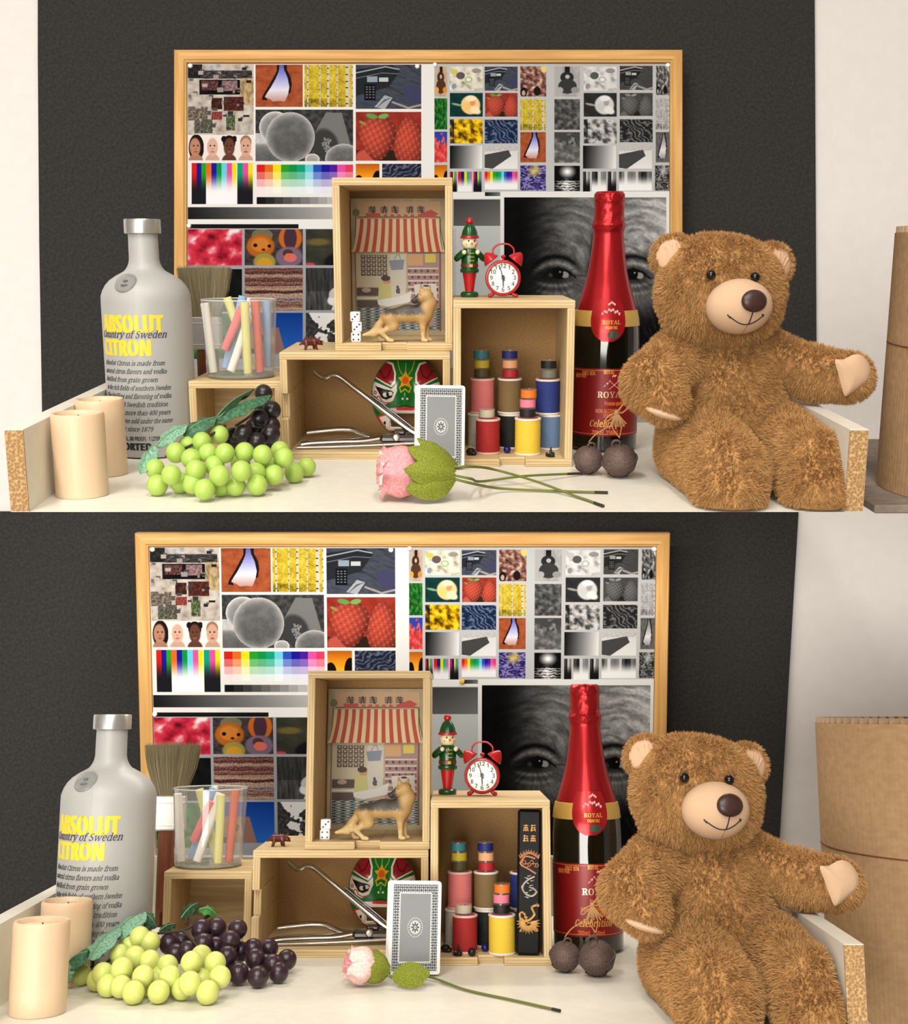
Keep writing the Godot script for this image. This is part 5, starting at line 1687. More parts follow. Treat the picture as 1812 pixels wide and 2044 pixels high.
func doll() -> void:
	var t := thing("nutcracker_figure", "small painted nutcracker figure in green coat and hat on the upper spool crate", "figurine")
	var g: Material = M.green_enamel
	var rd: Material = M.red_enamel
	var st := begin()
	lathe(st, [Vector2(0, 0), Vector2(0.0092, 0), Vector2(0.0100, 0.002), Vector2(0.0098, 0.0045), Vector2(0.0080, 0.0062), Vector2(0, 0.0066)], 32)
	part("foot", st, g, t)
	st = begin()
	lathe(st, [Vector2(0.0048, 0.006), Vector2(0.0056, 0.012), Vector2(0.0066, 0.019), Vector2(0.0078, 0.0265), Vector2(0.0080, 0.0275)], 32)
	part("trousers", st, rd, t)
	st = begin()
	lathe(st, [Vector2(0, 0.0270), Vector2(0.0098, 0.0270), Vector2(0.0104, 0.0285), Vector2(0.0104, 0.0305), Vector2(0.0090, 0.0318), Vector2(0.0090, 0.0350), Vector2(0.0094, 0.0420), Vector2(0.0088, 0.0500), Vector2(0.0066, 0.0532), Vector2(0, 0.0540)], 32)
	part("coat", st, g, t)
	st = begin()
	lathe(st, [Vector2(0.0093, 0.0325), Vector2(0.0097, 0.0330), Vector2(0.0097, 0.0362), Vector2(0.0093, 0.0367)], 32)
	var belt := part("belt", st, mat("belt", Color(0.36, 0.14, 0.08), 0.4), t)
	st = begin()
	box(st, Vector3(0, 0.0345, 0.0098), Vector3(0.0042, 0.0034, 0.001), 0.0003)
	part("buckle", st, M.gold, belt)
	st = begin()
	for y: float in [0.0400, 0.0440, 0.0480]:
		ball(st, Vector3(0, y, 0.0094), Vector3(0.0008, 0.0008, 0.0006), 8)
		box(st, Vector3(0, y, 0.0092), Vector3(0.0075, 0.0006, 0.0006))
	part("buttons", st, M.gold, t)
	for s: float in [-1.0, 1.0]:
		st = begin()
		tube(st, curve([Vector3(s * 0.0075, 0.0490, 0), Vector3(s * 0.0130, 0.0445, 0.001), Vector3(s * 0.0150, 0.0420, 0.003), Vector3(s * 0.0115, 0.0455, 0.0065), Vector3(s * 0.0085, 0.0480, 0.0085)], 12), 0.0032, 12)
		var arm := part("arm", st, g, t)
		st = begin()
		ball(st, Vector3(s * 0.0075, 0.0490, 0.0098), Vector3(0.0026, 0.0026, 0.0026), 12)
		part("hand", st, M.cream, arm)
	st = begin()
	ball(st, Vector3(0, 0.0590, 0), Vector3(0.0090, 0.0080, 0.0088), 24)
	var head := part("head", st, M.cream, t)
	st = begin()
	for s: float in [-1.0, 1.0]:
		ball(st, Vector3(s * 0.0032 + 0.001, 0.0612, 0.0080), Vector3(0.0010, 0.0012, 0.0006), 10)
	part("eyes", st, M.black_plastic, head)
	st = begin()
	ball(st, Vector3(0.001, 0.0586, 0.0092), Vector3(0.0014, 0.0013, 0.0016), 10)
	for s: float in [-1.0, 1.0]:
		ball(st, Vector3(s * 0.0048 + 0.001, 0.0578, 0.0070), Vector3(0.0016, 0.0013, 0.0008), 10)
	part("nose_and_cheeks", st, mat("rosy", Color(0.82, 0.42, 0.36), 0.4), head)
	st = begin()
	lathe(st, [Vector2(0.0088, 0.0640), Vector2(0.0102, 0.0642), Vector2(0.0104, 0.0652), Vector2(0.0100, 0.0668), Vector2(0.0088, 0.0670)], 32)
	part("hat_brim", st, rd, t)
	st = begin()
	lathe(st, [Vector2(0.0092, 0.0668), Vector2(0.0080, 0.0720), Vector2(0.0060, 0.0765), Vector2(0.0034, 0.0795), Vector2(0, 0.0800)], 32)
	part("hat", st, g, t)
	st = begin()
	ball(st, Vector3(0, 0.0826, 0), Vector3(0.0042, 0.0040, 0.0042), 18)
	part("pompom", st, rd, t)
	var ha: float = CRATES.A.right[1]
	var hb: float = CRATES.B.right[1]
	pose(t, "A", Vector3(0.0173, -0.0437, -1.3650) * Vector3(1, 0, 0) + Vector3(0, DEPTH.A + ha, -1.365), Vector3(0, 8, 0), 1.0)
	dup(t, "small painted nutcracker figure in green coat and hat on the lower spool crate", "B", Vector3(-0.0074, -0.0912, -1.4000) * Vector3(1, 0, 0) + Vector3(0, DEPTH.B + hb, -1.402), Vector3(0, 10, 0), 1.04)

func clock() -> void:
	var t := thing("alarm_clock", "little red twin bell alarm clock on the upper spool crate", "clock")
	var rd: Material = M.red_enamel
	var c := Vector3(0, 0.0215, 0)
	var xf := Transform3D(Basis(Vector3.RIGHT, PI / 2), c)
	var st := begin()
	lathe(st, [Vector2(0, -0.009), Vector2(0.0150, -0.009), Vector2(0.0188, -0.007), Vector2(0.0196, 0.002), Vector2(0.0196, 0.006), Vector2(0.0188, 0.0082), Vector2(0.0170, 0.0086), Vector2(0.0162, 0.0070), Vector2(0.0160, 0.0050)], 48, xf)
	part("case", st, rd, t)
	st = begin()
	lathe(st, [Vector2(0.0163, 0.0052), Vector2(0, 0.0052)], 48, xf)
	var dial := part("dial", st, mat("dial", Color(0.90, 0.93, 0.88), 0.35), t)
	for k in 12:
		var a := TAU * (k + 1) / 12.0
		letters("numeral", str(k + 1), 0.0026, 0.0, 0.0, 0.0, c.y + cos(a) * 0.0128 - 0.0011, mat("numeral", Color(0.25, 0.28, 0.28), 0.5), dial, true, false, 0.0, 0.0053, sin(a) * 0.0128)
	var hand := func(angle: float, long: float, wide: float, called: String, m: Material, z: float) -> void:
		var s2 := begin()
		var d := Vector3(sin(angle), cos(angle), 0)
		var x := Vector3(d.y, -d.x, 0) * wide / 2
		var o := c + Vector3(0, 0, z)
		var pts := [o - d * 0.003 - x * 0.7, o + x, o + d * long, o - x]
		quad(s2, o - d * 0.003 - x * 0.7, o - d * 0.003 + x * 0.7, o + d * long + x * 0.4, o + d * long - x * 0.4)
		for k in pts.size():
			pass
		quad(s2, o - d * long * 0.25 - x * 1.8, o - d * long * 0.0 + x * 0.0, o + d * long * 0.0, o - d * long * 0.25 + x * 1.8)
		part(called, s2, m, dial)
	hand.call(TAU * 0.955, 0.0125, 0.0021, "minute_hand", mat("hand_dark", Color(0.12, 0.16, 0.15), 0.4), 0.0060)
	hand.call(TAU * 0.495, 0.0095, 0.0030, "hour_hand", M.hand_dark, 0.0063)
	hand.call(TAU * 0.745, 0.0110, 0.0006, "alarm_hand", mat("hand_pink", Color(0.80, 0.55, 0.55), 0.4), 0.0057)
	st = begin()
	lathe(st, [Vector2(0.0018, 0.0060), Vector2(0.0016, 0.0069), Vector2(0, 0.0071)], 16, xf)
	part("hub", st, M.hand_dark, dial)
	for s: float in [-1.0, 1.0]:
		st = begin()
		var q := Quaternion(Vector3.UP, Vector3(s * 0.62, 0.78, 0).normalized())
		lathe(st, [Vector2(0.0088, 0.0), Vector2(0.0090, 0.001), Vector2(0.0062, 0.0062), Vector2(0.0030, 0.0098), Vector2(0.0014, 0.0112), Vector2(0, 0.0114)], 28, Transform3D(Basis(q), c + Vector3(s * 0.0128, 0.0180, 0)))
		part("bell", st, rd, t)
		st = begin()
		tube(st, [c + Vector3(s * 0.0105, -0.0165, 0.003), c + Vector3(s * 0.0140, -0.0200, 0.004)], [0.0022, 0.0020], 10)
		ball(st, c + Vector3(s * 0.0143, -0.0192, 0.004), Vector3(0.0025, 0.0024, 0.0025), 12)
		part("foot", st, rd, t)
	st = begin()
	tube(st, curve([c + Vector3(-0.0118, 0.026, 0), c + Vector3(-0.0110, 0.0315, 0), c + Vector3(-0.006, 0.0358, 0), c + Vector3(0, 0.0366, 0), c + Vector3(0.006, 0.0358, 0), c + Vector3(0.0110, 0.0315, 0), c + Vector3(0.0118, 0.026, 0)], 28), 0.0010, 10)
	part("handle", st, rd, t)
	st = begin()
	tube(st, [c + Vector3(0, 0.018, 0), c + Vector3(0, 0.0215, 0)], 0.0011, 8)
	ball(st, c + Vector3(0, 0.0228, 0), Vector3(0.0028, 0.0022, 0.0022), 12)
	part("hammer", st, rd, t)
	pose(t, "A", Vector3(0.0543, -0.0406, -1.3520) * Vector3(1, 0, 0) + Vector3(0, DEPTH.A + (CRATES.A.right[1] as float), -1.352), Vector3(0, -4, 0))
	dup(t, "little red twin bell alarm clock on the lower spool crate", "B", Vector3(0.0321, -0.0891, -1.3850) * Vector3(1, 0, 0) + Vector3(0, DEPTH.B + (CRATES.B.right[1] as float), -1.385), Vector3(0, -8, 0), 1.02)

func tool_() -> void:
	# origin: left lower inside corner of the wide crate's opening, on its floor
	var t := thing("hand_clipper", "chrome hand tool with long wavy lever and two grips in the upper wide crate", "tool")
	var ch: Material = M.chrome
	var k := 1.0 / 5.6
	var at := func(x: float, y: float, z: float) -> Vector3:      # millimetres
		return Vector3(x, y, z) / 1000.0
	var st := begin()
	tube(st, curve([at.call(21, 83, -40), at.call(27, 78, -38), at.call(34, 75.5, -36), at.call(41, 78.5, -34), at.call(48, 78.5, -32), at.call(55, 75, -30), at.call(72, 62.5, -24), at.call(92, 48, -17), at.call(112, 33.5, -10), at.call(134, 18, -4), at.call(152, 9, 0)], 50), 0.0031, 10)
	part("lever", st, ch, t)
	st = begin()
	for o: float in [-1.6, 1.6]:     # slotted guide beside the lower half of the lever
		tube(st, curve([at.call(88, 55.5 + o, -22), at.call(112, 38 + o, -14), at.call(135, 21 + o, -8)], 20), 0.0011, 8)
	part("guide", st, M.dark_steel, t)
	st = begin()
	tube(st, curve([at.call(15, 16.5, -6), at.call(30, 18, -8), at.call(50, 19.5, -10), at.call(66, 18.5, -12), at.call(74, 15, -13), at.call(86, 10, -14), at.call(104, 8, -14)], 40), 0.0050, 14, 0.55)
	part("upper_grip", st, ch, t)
	st = begin()
	tube(st, curve([at.call(10, 4.6, 6), at.call(24, 6.5, 5), at.call(50, 7.6, 3), at.call(80, 8, 0), at.call(110, 12, -4), at.call(150, 14, -8)], 40), 0.0052, 14, 0.55)
	tube(st, curve([at.call(6, 2.2, 14), at.call(40, 2.6, 12), at.call(90, 4.2, 10), at.call(158, 7.2, 8)], 30), 0.0024, 12, 0.8)
	part("lower_grip", st, ch, t)
	st = begin()
	box(st, at.call(128, 10, -2), at.call(58, 9, 16), 0.003)
	box(st, at.call(121, 17, -4), at.call(14, 6, 10), 0.002)
	part("pivot_block", st, M.dark_steel, t)
	st = begin()
	lathe(st, [Vector2(0.0045, 0), Vector2(0.0045, 0.003), Vector2(0.003, 0.0045), Vector2(0, 0.0047)], 20, Transform3D(Basis(Vector3.RIGHT, PI / 2), at.call(118, 13, 6)))
	part("pivot_screw", st, ch, t)
	var w: Vector3 = crate_at.A.wide
	pose(t, "A", w + Vector3(-0.0855, 0.0085, -0.032))
	var wb: Vector3 = crate_at.B.wide
	dup(t, "chrome hand tool with long wavy lever and two grips in the lower wide crate", "B", wb + Vector3(-0.0875, 0.0085, -0.032), Vector3.ZERO, 1.0)

func mask() -> void:
	# painted shell: an oval dome with an oblong mouth cut through it
	var w := 0.0415
	var h := 0.0485
	pox = 0.0
	poy = 0.0
	ps = 1.0
	pim = Image.create_empty(512, 560, false, Image.FORMAT_RGB8)
	clip = Rect2i(0, 0, 512, 560)
	var green := Color(0.05, 0.42, 0.15)
	var white := Color(0.90, 0.87, 0.82)
	var crim := Color(0.58, 0.10, 0.16)
	var blk := Color(0.06, 0.06, 0.06)
	pim.fill(green)
	for s: float in [-1.0, 1.0]:
		var X := func(x: float) -> float: return 256.0 + s * x
		# red brow blade with a white edge
		var brow := [Vector2(X.call(150), 40), Vector2(X.call(95), 60), Vector2(X.call(70), 130), Vector2(X.call(72), 195), Vector2(X.call(100), 228), Vector2(X.call(150), 205), Vector2(X.call(250), 150), Vector2(X.call(262), 80)]
		P(brow, white)
		var inner := []
		for p: Vector2 in brow:
			inner.append(Vector2(256 + s * 158, 135) + (p - Vector2(256 + s * 158, 135)) * 0.84)
		P(inner, crim)
		line([Vector2(X.call(105), 90), Vector2(X.call(128), 150), Vector2(X.call(160), 165), Vector2(X.call(190), 110), Vector2(X.call(222), 120)], 10, Color(0.34, 0.05, 0.08))
		# eye patch
		P([Vector2(X.call(66), 205), Vector2(X.call(60), 250), Vector2(X.call(90), 318), Vector2(X.call(150), 345), Vector2(X.call(200), 320), Vector2(X.call(256), 240), Vector2(X.call(250), 180), Vector2(X.call(160), 215), Vector2(X.call(105), 238)], white)
		P([Vector2(X.call(86), 262), Vector2(X.call(100), 296), Vector2(X.call(140), 312), Vector2(X.call(176), 300), Vector2(X.call(230), 215), Vector2(X.call(160), 238), Vector2(X.call(104), 250)], blk)
		E(X.call(112), 270, 18, 14, white)
		E(X.call(150), 278, 20, 15, white, -0.3 * s)
		E(X.call(132), 276, 11, 13, blk)
		line([Vector2(X.call(176), 322), Vector2(X.call(190), 290), Vector2(X.call(210), 288), Vector2(X.call(214), 306), Vector2(X.call(200), 312)], 7, Color(0.72, 0.20, 0.24))
		line([Vector2(X.call(100), 330), Vector2(X.call(150), 334), Vector2(X.call(182), 316)], 7, Color(0.72, 0.20, 0.24))
		E(X.call(228), 262, 24, 24, white)
		E(X.call(228), 262, 13, 13, Color(0.70, 0.20, 0.22))
		E(X.call(228), 262, 6, 6, white)
		line([Vector2(X.call(62), 45), Vector2(X.call(46), 105), Vector2(X.call(16), 150)], 7, Color(0.62, 0.66, 0.20))
		L(X.call(252), 345, X.call(150), 428, 3.0, Color(0.55, 0.68, 0.45))
		E(X.call(17), 306, 8, 8, white)
		# mouth corner and cheek flames
		P([Vector2(X.call(215), 420), Vector2(X.call(118), 405), Vector2(X.call(112), 520), Vector2(X.call(70), 560), Vector2(X.call(200), 560)], Color(0.82, 0.16, 0.14))
		P([Vector2(X.call(200), 430), Vector2(X.call(122), 412), Vector2(X.call(126), 505), Vector2(X.call(170), 480)], white)
		E(X.call(150), 470, 18, 12, blk)
	P([Vector2(256, 110), Vector2(274, 152), Vector2(312, 160), Vector2(284, 190), Vector2(298, 232), Vector2(256, 214), Vector2(214, 232), Vector2(228, 190), Vector2(200, 160), Vector2(238, 152)], Color(0.88, 0.62, 0.10))
	E(256, 180, 24, 26, Color(0.86, 0.34, 0.10))
	line([Vector2(214, 225), Vector2(226, 262), Vector2(256, 240), Vector2(286, 262), Vector2(298, 225)], 9, Color(0.78, 0.72, 0.14))
	L(256, 60, 256, 112, 5, Color(0.70, 0.72, 0.30))
	P([Vector2(118, 368), Vector2(394, 368), Vector2(410, 520), Vector2(102, 520)], white)
	P([Vector2(180, 362), Vector2(332, 362), Vector2(316, 384), Vector2(196, 384)], Color(0.78, 0.18, 0.20))
	line([Vector2(170, 352), Vector2(210, 362), Vector2(256, 350), Vector2(302, 362), Vector2(342, 352)], 6, blk)
	P([Vector2(150, 520), Vector2(362, 520), Vector2(330, 560), Vector2(182, 560)], Color(0.80, 0.16, 0.16))
	E(256, 530, 60, 10, blk)
	ps = 1.3
	var m := StandardMaterial3D.new()
	m.albedo_texture = ImageTexture.create_from_image(pim)
	m.roughness = 0.28
	var t := thing("opera_mask", "painted green opera mask with red brows leaning in the upper wide crate", "mask")
	var st := begin()
	var n := 44
	var pt := func(i: int, j: int, inner: float) -> Vector3:
		# square grid wrapped to a disc
		var u := i * 2.0 / n - 1.0
		var v := j * 2.0 / n - 1.0
		var x := u * sqrt(1.0 - v * v / 2.0)
		var y := v * sqrt(1.0 - u * u / 2.0)
		var d := sqrt(maxf(0.0, 1.0 - (x * x + y * y) * 0.98))
		var nose := 0.007 * exp(-(pow(x / 0.12, 2) + pow((y - 0.02) / 0.28, 2)))
		var eyes := -0.0022 * (exp(-(pow((x - 0.5) / 0.2, 2) + pow((y - 0.08) / 0.14, 2))) + exp(-(pow((x + 0.5) / 0.2, 2) + pow((y - 0.08) / 0.14, 2))))
		var brows := 0.002 * (exp(-(pow((x - 0.5) / 0.24, 2) + pow((y - 0.36) / 0.16, 2))) + exp(-(pow((x + 0.5) / 0.24, 2) + pow((y - 0.36) / 0.16, 2))))
		return Vector3(x * w, h + y * h, d * 0.020 + nose + eyes + brows - inner)
	for side in 2:
		st.set_smooth_group(1 + side)
		for i in n:
			for j in n:
				var a := [[i, j], [i + 1, j], [i + 1, j + 1], [i, j + 1]]
				var mid := (pt.call(i, j, 0.0) + pt.call(i + 1, j + 1, 0.0)) / 2.0 as Vector3
				if absf(mid.x) < w * 0.44 and mid.y > h * (1.0 - 0.80) and mid.y < h * (1.0 - 0.42):
					continue
				var p := []
				var uv := []
				for q: Array in a:
					var g: Vector3 = pt.call(q[0], q[1], 0.0012 * side)
					p.append(g)
					uv.append(Vector2(g.x / w * 0.5 + 0.5, 1.0 - g.y / (2 * h)))
				if side == 1:
					p.reverse()
					uv.reverse()
				uvquad(st, p, uv)
	part("painted_shell", st, m, t)
	st = begin()     # edge of the shell and thick lips of the mouth
	var ring := []
	for k in 65:
		ring.append(Vector3(sin(TAU * k / 64) * w, h + cos(TAU * k / 64) * h, 0.002))
	tube(st, ring, 0.0009, 8)
	part("shell_edge", st, mat("mask_edge", Color(0.08, 0.30, 0.13), 0.4), t)
	st = begin()
	var y0 := h * 0.205
	var y1 := h * 0.575
	var mx := w * 0.435
	var mo := [Vector3(-mx, y0, 0.0178), Vector3(mx, y0, 0.0178), Vector3(mx, y1, 0.0190), Vector3(-mx, y1, 0.0190), Vector3(-mx, y0, 0.0178)]
	tube(st, mo, 0.0013, 8)
	part("lip", st, mat("mask_white", Color(0.86, 0.82, 0.76), 0.35), t)
	pose(t, "A", Vector3(-0.0570, -0.1758, -1.4350) * Vector3(1, 0, 0) + Vector3(0.0, DEPTH.A + 0.0100, -1.430), Vector3(-9, -3, 0), 1.0)
	dup(t, "painted green opera mask with red brows leaning in the lower wide crate", "B", Vector3(-0.0844, -0.2214, -1.4700) * Vector3(1, 0, 0) + Vector3(0, DEPTH.B + 0.0094, -1.466), Vector3(-9, -3, 0), 0.955)

func cards() -> void:
	ps = 1.0
	pox = 0.0
	poy = 0.0
	pim = Image.create_empty(360, 512, false, Image.FORMAT_RGB8)
	clip = Rect2i(0, 0, 360, 512)
	var ink := Color(0.30, 0.32, 0.34)
	var pap := Color(0.90, 0.90, 0.89)
	pim.fill(pap)
	R(22, 22, 316, 468, ink)
	for j in range(26, 486, 15):      # small scrolls along the border
		for i in range(26, 336, 15):
			if i < 60 or i > 290 or j < 60 or j > 440:
				E(i + 5, j + 5, 6, 4, pap, 0.7 if (i + j) % 2 == 0 else -0.7)
				E(i + 6, j + 5, 2.5, 1.8, ink)
	R(66, 66, 228, 380, pap)
	R(72, 72, 216, 368, Color(0.52, 0.53, 0.54))
	for j in range(74, 438, 4):
		for i in range(74, 286, 4):
			R(i, j, 2, 2, Color(0.66, 0.67, 0.67) if (i + j) % 8 == 0 else Color(0.45, 0.46, 0.48))
	E(180, 256, 52, 52, pap)
	E(180, 256, 49, 49, ink)
	E(180, 256, 38, 38, Color(0.78, 0.78, 0.78))
	for k in 24:
		var a := TAU * k / 24
		E(180 + cos(a) * 43, 256 + sin(a) * 43, 3, 3, pap)
	for k in 8:
		var a := TAU * k / 8
		E(180 + cos(a) * 17, 256 + sin(a) * 17, 10, 5, ink, a)
		E(180 + cos(a) * 26, 256 + sin(a) * 26, 4, 3, ink, a + 1.5)
	E(180, 256, 8, 8, pap)
	E(180, 256, 4, 4, ink)
	ps = 1.3
	var t := thing("card_deck", "pack of playing cards with grey patterned back standing before the upper crates", "playing cards")
	var w := 0.0515
	var h := 0.0868
	var d := 0.0150
	var st := begin()
	var out := PackedVector2Array()
	for c: Array in [[w / 2, 0.0, 0], [w / 2, h, 1], [-w / 2, h, 2], [-w / 2, 0.0, 3]]:
		for k in 5:
			var r := 0.003
			var cc := Vector2(c[0] - signf(c[0]) * r, c[1] + (r if c[1] == 0.0 else -r))
			var a: float = [-PI / 2, 0.0, PI / 2, PI][c[2]] + PI / 2 * k / 4
			out.append(cc + Vector2(cos(a), sin(a)) * r)
	var layers := 26        # the single cards, a hair uneven
	var r2 := RandomNumberGenerator.new()
	r2.seed = 4
	for k in layers:
		var z0 := -d + d * k / layers
		var o := PackedVector2Array()
		var sh := Vector2(r2.randf_range(-0.00012, 0.00012), r2.randf_range(0.0, 0.00012)) if k < layers - 1 else Vector2.ZERO
		for p in out:
			o.append(p * (0.998 if k % 2 else 1.0) + sh)
		slab(st, o, z0, z0 + d / layers)
	part("card_stack", st, M.white_card, t)
	st = begin()
	var e := 0.0013
	uvquad(st, [Vector3(-w / 2 + e, e, 0.0001), Vector3(w / 2 - e, e, 0.0001), Vector3(w / 2 - e, h - e, 0.0001), Vector3(-w / 2 + e, h - e, 0.0001)], [Vector2(0.02, 0.98), Vector2(0.98, 0.98), Vector2(0.98, 0.02), Vector2(0.02, 0.02)])
	var m := StandardMaterial3D.new()
	m.albedo_texture = ImageTexture.create_from_image(pim)
	m.roughness = 0.4
	part("printed_back", st, m, t)
	pose(t, "A", Vector3(-0.0143, -0.2280, -1.2530) + Vector3(0, 0.0034, 0), Vector3(-7, 12, -2.2))
	dup(t, "pack of playing cards with grey patterned back standing before the lower crates", "B", Vector3(-0.0400, -0.2680, -1.2585) + Vector3(0, 0.0036, 0), Vector3(-6, 14, -2.6), 1.03)

func shop() -> void:
	# printed card at the back of the tall crate and its striped paper awning
	pox = 707.0
	poy = 375.0
	ps = 3.0
	pim = Image.create_empty(546, 858, false, Image.FORMAT_RGB8)
	clip = Rect2i(0, 0, 546, 858)
	pim.fill(Color(0.62, 0.56, 0.44))
	F(707, 375, 182, 286, func(u, v): return ramp([Color(0.60, 0.55, 0.44), Color(0.70, 0.65, 0.54)], nz(u * 6, v * 6)))
	var ink := Color(0.22, 0.18, 0.20)
	# sign board
	R(720, 381, 160, 34, Color(0.74, 0.62, 0.48))
	L(722, 413, 878, 413, 2, Color(0.32, 0.30, 0.20))
	for k in 5:      # five characters made of strokes
		var x: float = [742, 765, 786, 815, 836][k]
		for j in 4:
			L(x, 393 + j * 3.2, x + 13, 393 + j * 3.2, 1.6, ink)
		L(x + 4 + k % 2 * 3, 391, x + 4 + (k + 1) % 2 * 4, 405, 2.0, ink)
		L(x + 10 - k % 3 * 2, 391, x + 10, 405, 1.8, ink)
	P([Vector2(736, 405), Vector2(764, 405), Vector2(764, 413), Vector2(736, 413)], Color(0.72, 0.30, 0.24))
	for k in 5:
		E(774 + k * 13, 410, 4, 3, Color(0.72, 0.32, 0.26))
	P([Vector2(836, 408), Vector2(862, 398), Vector2(876, 406), Vector2(868, 414), Vector2(838, 414)], Color(0.70, 0.28, 0.24))
	E(717, 404, 7, 8, Color(0.44, 0.46, 0.30))
	# shop interior
	R(716, 483, 98, 75, Color(0.72, 0.69, 0.58))
	R(816, 483, 66, 150, Color(0.60, 0.50, 0.48))
	R(782, 490, 30, 100, Color(0.75, 0.73, 0.68))
	for c in 5:
		for r in 5:
			R(725 + c * 10.5, 491 + r * 9, 9, 8, Color(0.34, 0.28, 0.26))
			E(729.5 + c * 10.5, 494 + r * 9, 2.2, 1.8, Color(0.72, 0.67, 0.60))
	P([Vector2(780, 503), Vector2(810, 501), Vector2(807, 522), Vector2(784, 523)], Color(0.48, 0.52, 0.58))
	line([Vector2(789, 504), Vector2(795, 491), Vector2(800, 491), Vector2(803, 503)], 1.5, Color(0.50, 0.52, 0.56))
	R(816, 489, 30, 24, Color(0.76, 0.60, 0.42))
	R(850, 489, 21, 18, Color(0.80, 0.72, 0.32))
	for r in 6:
		R(816, 518 + r * 13, 60, 3, Color(0.78, 0.74, 0.70))
		for c in 10:
			R(817 + c * 6, 509 + r * 13 + 13, 4.5, 5.5, [Color(0.42, 0.22, 0.32), Color(0.55, 0.45, 0.42), Color(0.28, 0.22, 0.26), Color(0.62, 0.42, 0.44)][(r * 3 + c) % 4])
	P([Vector2(828, 553), Vector2(872, 551), Vector2(873, 583), Vector2(832, 586)], Color(0.80, 0.77, 0.73))
	E(852, 556, 6, 2, ink)
	E(862, 574, 4, 5, Color(0.62, 0.30, 0.26))
	R(716, 560, 43, 17, Color(0.30, 0.24, 0.22))
	E(735, 565, 9, 5, Color(0.66, 0.58, 0.52))
	R(716, 580, 55, 4, Color(0.78, 0.76, 0.72))
	R(716, 586, 44, 16, Color(0.32, 0.26, 0.25))
	E(775, 545, 8, 9, Color(0.72, 0.55, 0.42))
	E(773, 540, 9, 6, Color(0.24, 0.18, 0.14))
	P([Vector2(759, 552), Vector2(782, 552), Vector2(786, 586), Vector2(758, 586)], Color(0.72, 0.70, 0.45))
	for k in 10:
		E(790 + 14 * nz(k * 3, 1), 545 + 38 * nz(k * 2, 5), 2.5, 3, Color(0.30, 0.28, 0.30))
	P([Vector2(756, 586), Vector2(800, 578), Vector2(824, 566), Vector2(820, 590), Vector2(776, 600), Vector2(758, 596)], Color(0.80, 0.80, 0.79))
	F(716, 602, 166, 48, func(u, v): return ramp([Color(0.16, 0.19, 0.20), Color(0.42, 0.48, 0.48), Color(0.74, 0.76, 0.74)], 0.5 + 0.5 * sin(u * 60 + sin(v * 26) * 4.0)))
	F(846, 596, 22, 45, func(u, v): return Color(0.66, 0.58, 0.58))
	R(868, 630, 12, 20, Color(0.30, 0.26, 0.28))
	clip = Rect2i(0, 0, 546, 858)
	R(707, 650, 182, 11, Color(0.68, 0.62, 0.50))
	R(878, 480, 3, 172, Color(0.50, 0.30, 0.24))
	R(713, 480, 2, 172, Color(0.50, 0.36, 0.26))
	var m := StandardMaterial3D.new()
	m.albedo_texture = ImageTexture.create_from_image(pim)
	m.roughness = 0.65
	ps = 1.3
	var t := thing("shop_picture", "printed picture of an old shop with red striped awning in the upper tall crate", "picture")
	var w := 0.1120
	var h := 0.1610
	var st := begin()
	box(st, Vector3(0, h / 2, -0.001), Vector3(w, h, 0.0018), 0.0003)
	var bk := part("backing_card", st, M.white_card, t)
	st = begin()
	uvquad(st, [Vector3(-w / 2, 0, 0.0002), Vector3(w / 2, 0, 0.0002), Vector3(w / 2, h, 0.0002), Vector3(-w / 2, h, 0.0002)], [Vector2(0, 1), Vector2(1, 1), Vector2(1, 0), Vector2(0, 0)])
	part("printed_face", st, m, bk)
	# awning: strips of red and cream paper flaring outwards
	var strips := 23
	for k in strips:
		st = begin()
		var rows := 8
		for i in rows:
			var q := []
			for c: Array in [[0, i], [1, i], [1, i + 1], [0, i + 1]]:
				var f: float = c[1] / float(rows)
				var u: float = (k + c[0]) / float(strips) - 0.5
				q.append(Vector3(u * lerpf(0.0985, 0.1115, pow(f, 1.6)) , h - 0.0235 - 0.0385 * f, 0.0010 + 0.0085 * pow(f, 1.7)))
			st.set_smooth_group(1)
			quad(st, q[3], q[2], q[1], q[0])
			var b := Vector3(0, 0, -0.0005)
			st.set_smooth_group(2)
			quad(st, q[0] + b, q[1] + b, q[2] + b, q[3] + b)
		var strip := part("awning_strip", st, mat("awning_cream", Color(0.84, 0.76, 0.60), 0.7) if k % 2 == 0 else mat("awning_red", Color(0.70, 0.29, 0.23), 0.7), t)
		strip.set_meta("label", "cream paper strip" if k % 2 == 0 else "red paper strip")
	st = begin()
	tube(st, curve([Vector3(w / 2 - 0.006, h - 0.022, 0.002), Vector3(w / 2 - 0.0055, h - 0.045, 0.005), Vector3(w / 2 - 0.002, h - 0.062, 0.009)], 10), 0.0004, 6)
	tube(st, curve([Vector3(-w / 2 + 0.006, h - 0.022, 0.002), Vector3(-w / 2 + 0.005, h - 0.045, 0.005), Vector3(-w / 2 + 0.001, h - 0.062, 0.009)], 10), 0.0004, 6)
	part("awning_cord", st, mat("awning_cord", Color(0.25, 0.22, 0.18), 0.7), t)
	var e := 0.0083
	pose(t, "A", crate_at.A.tall + Vector3(0.0, e, -0.1285))
	dup(t, "printed picture of an old shop with red striped awning in the lower tall crate", "B", crate_at.B.tall + Vector3(0.0, e, -0.1285), Vector3.ZERO, 1.045)

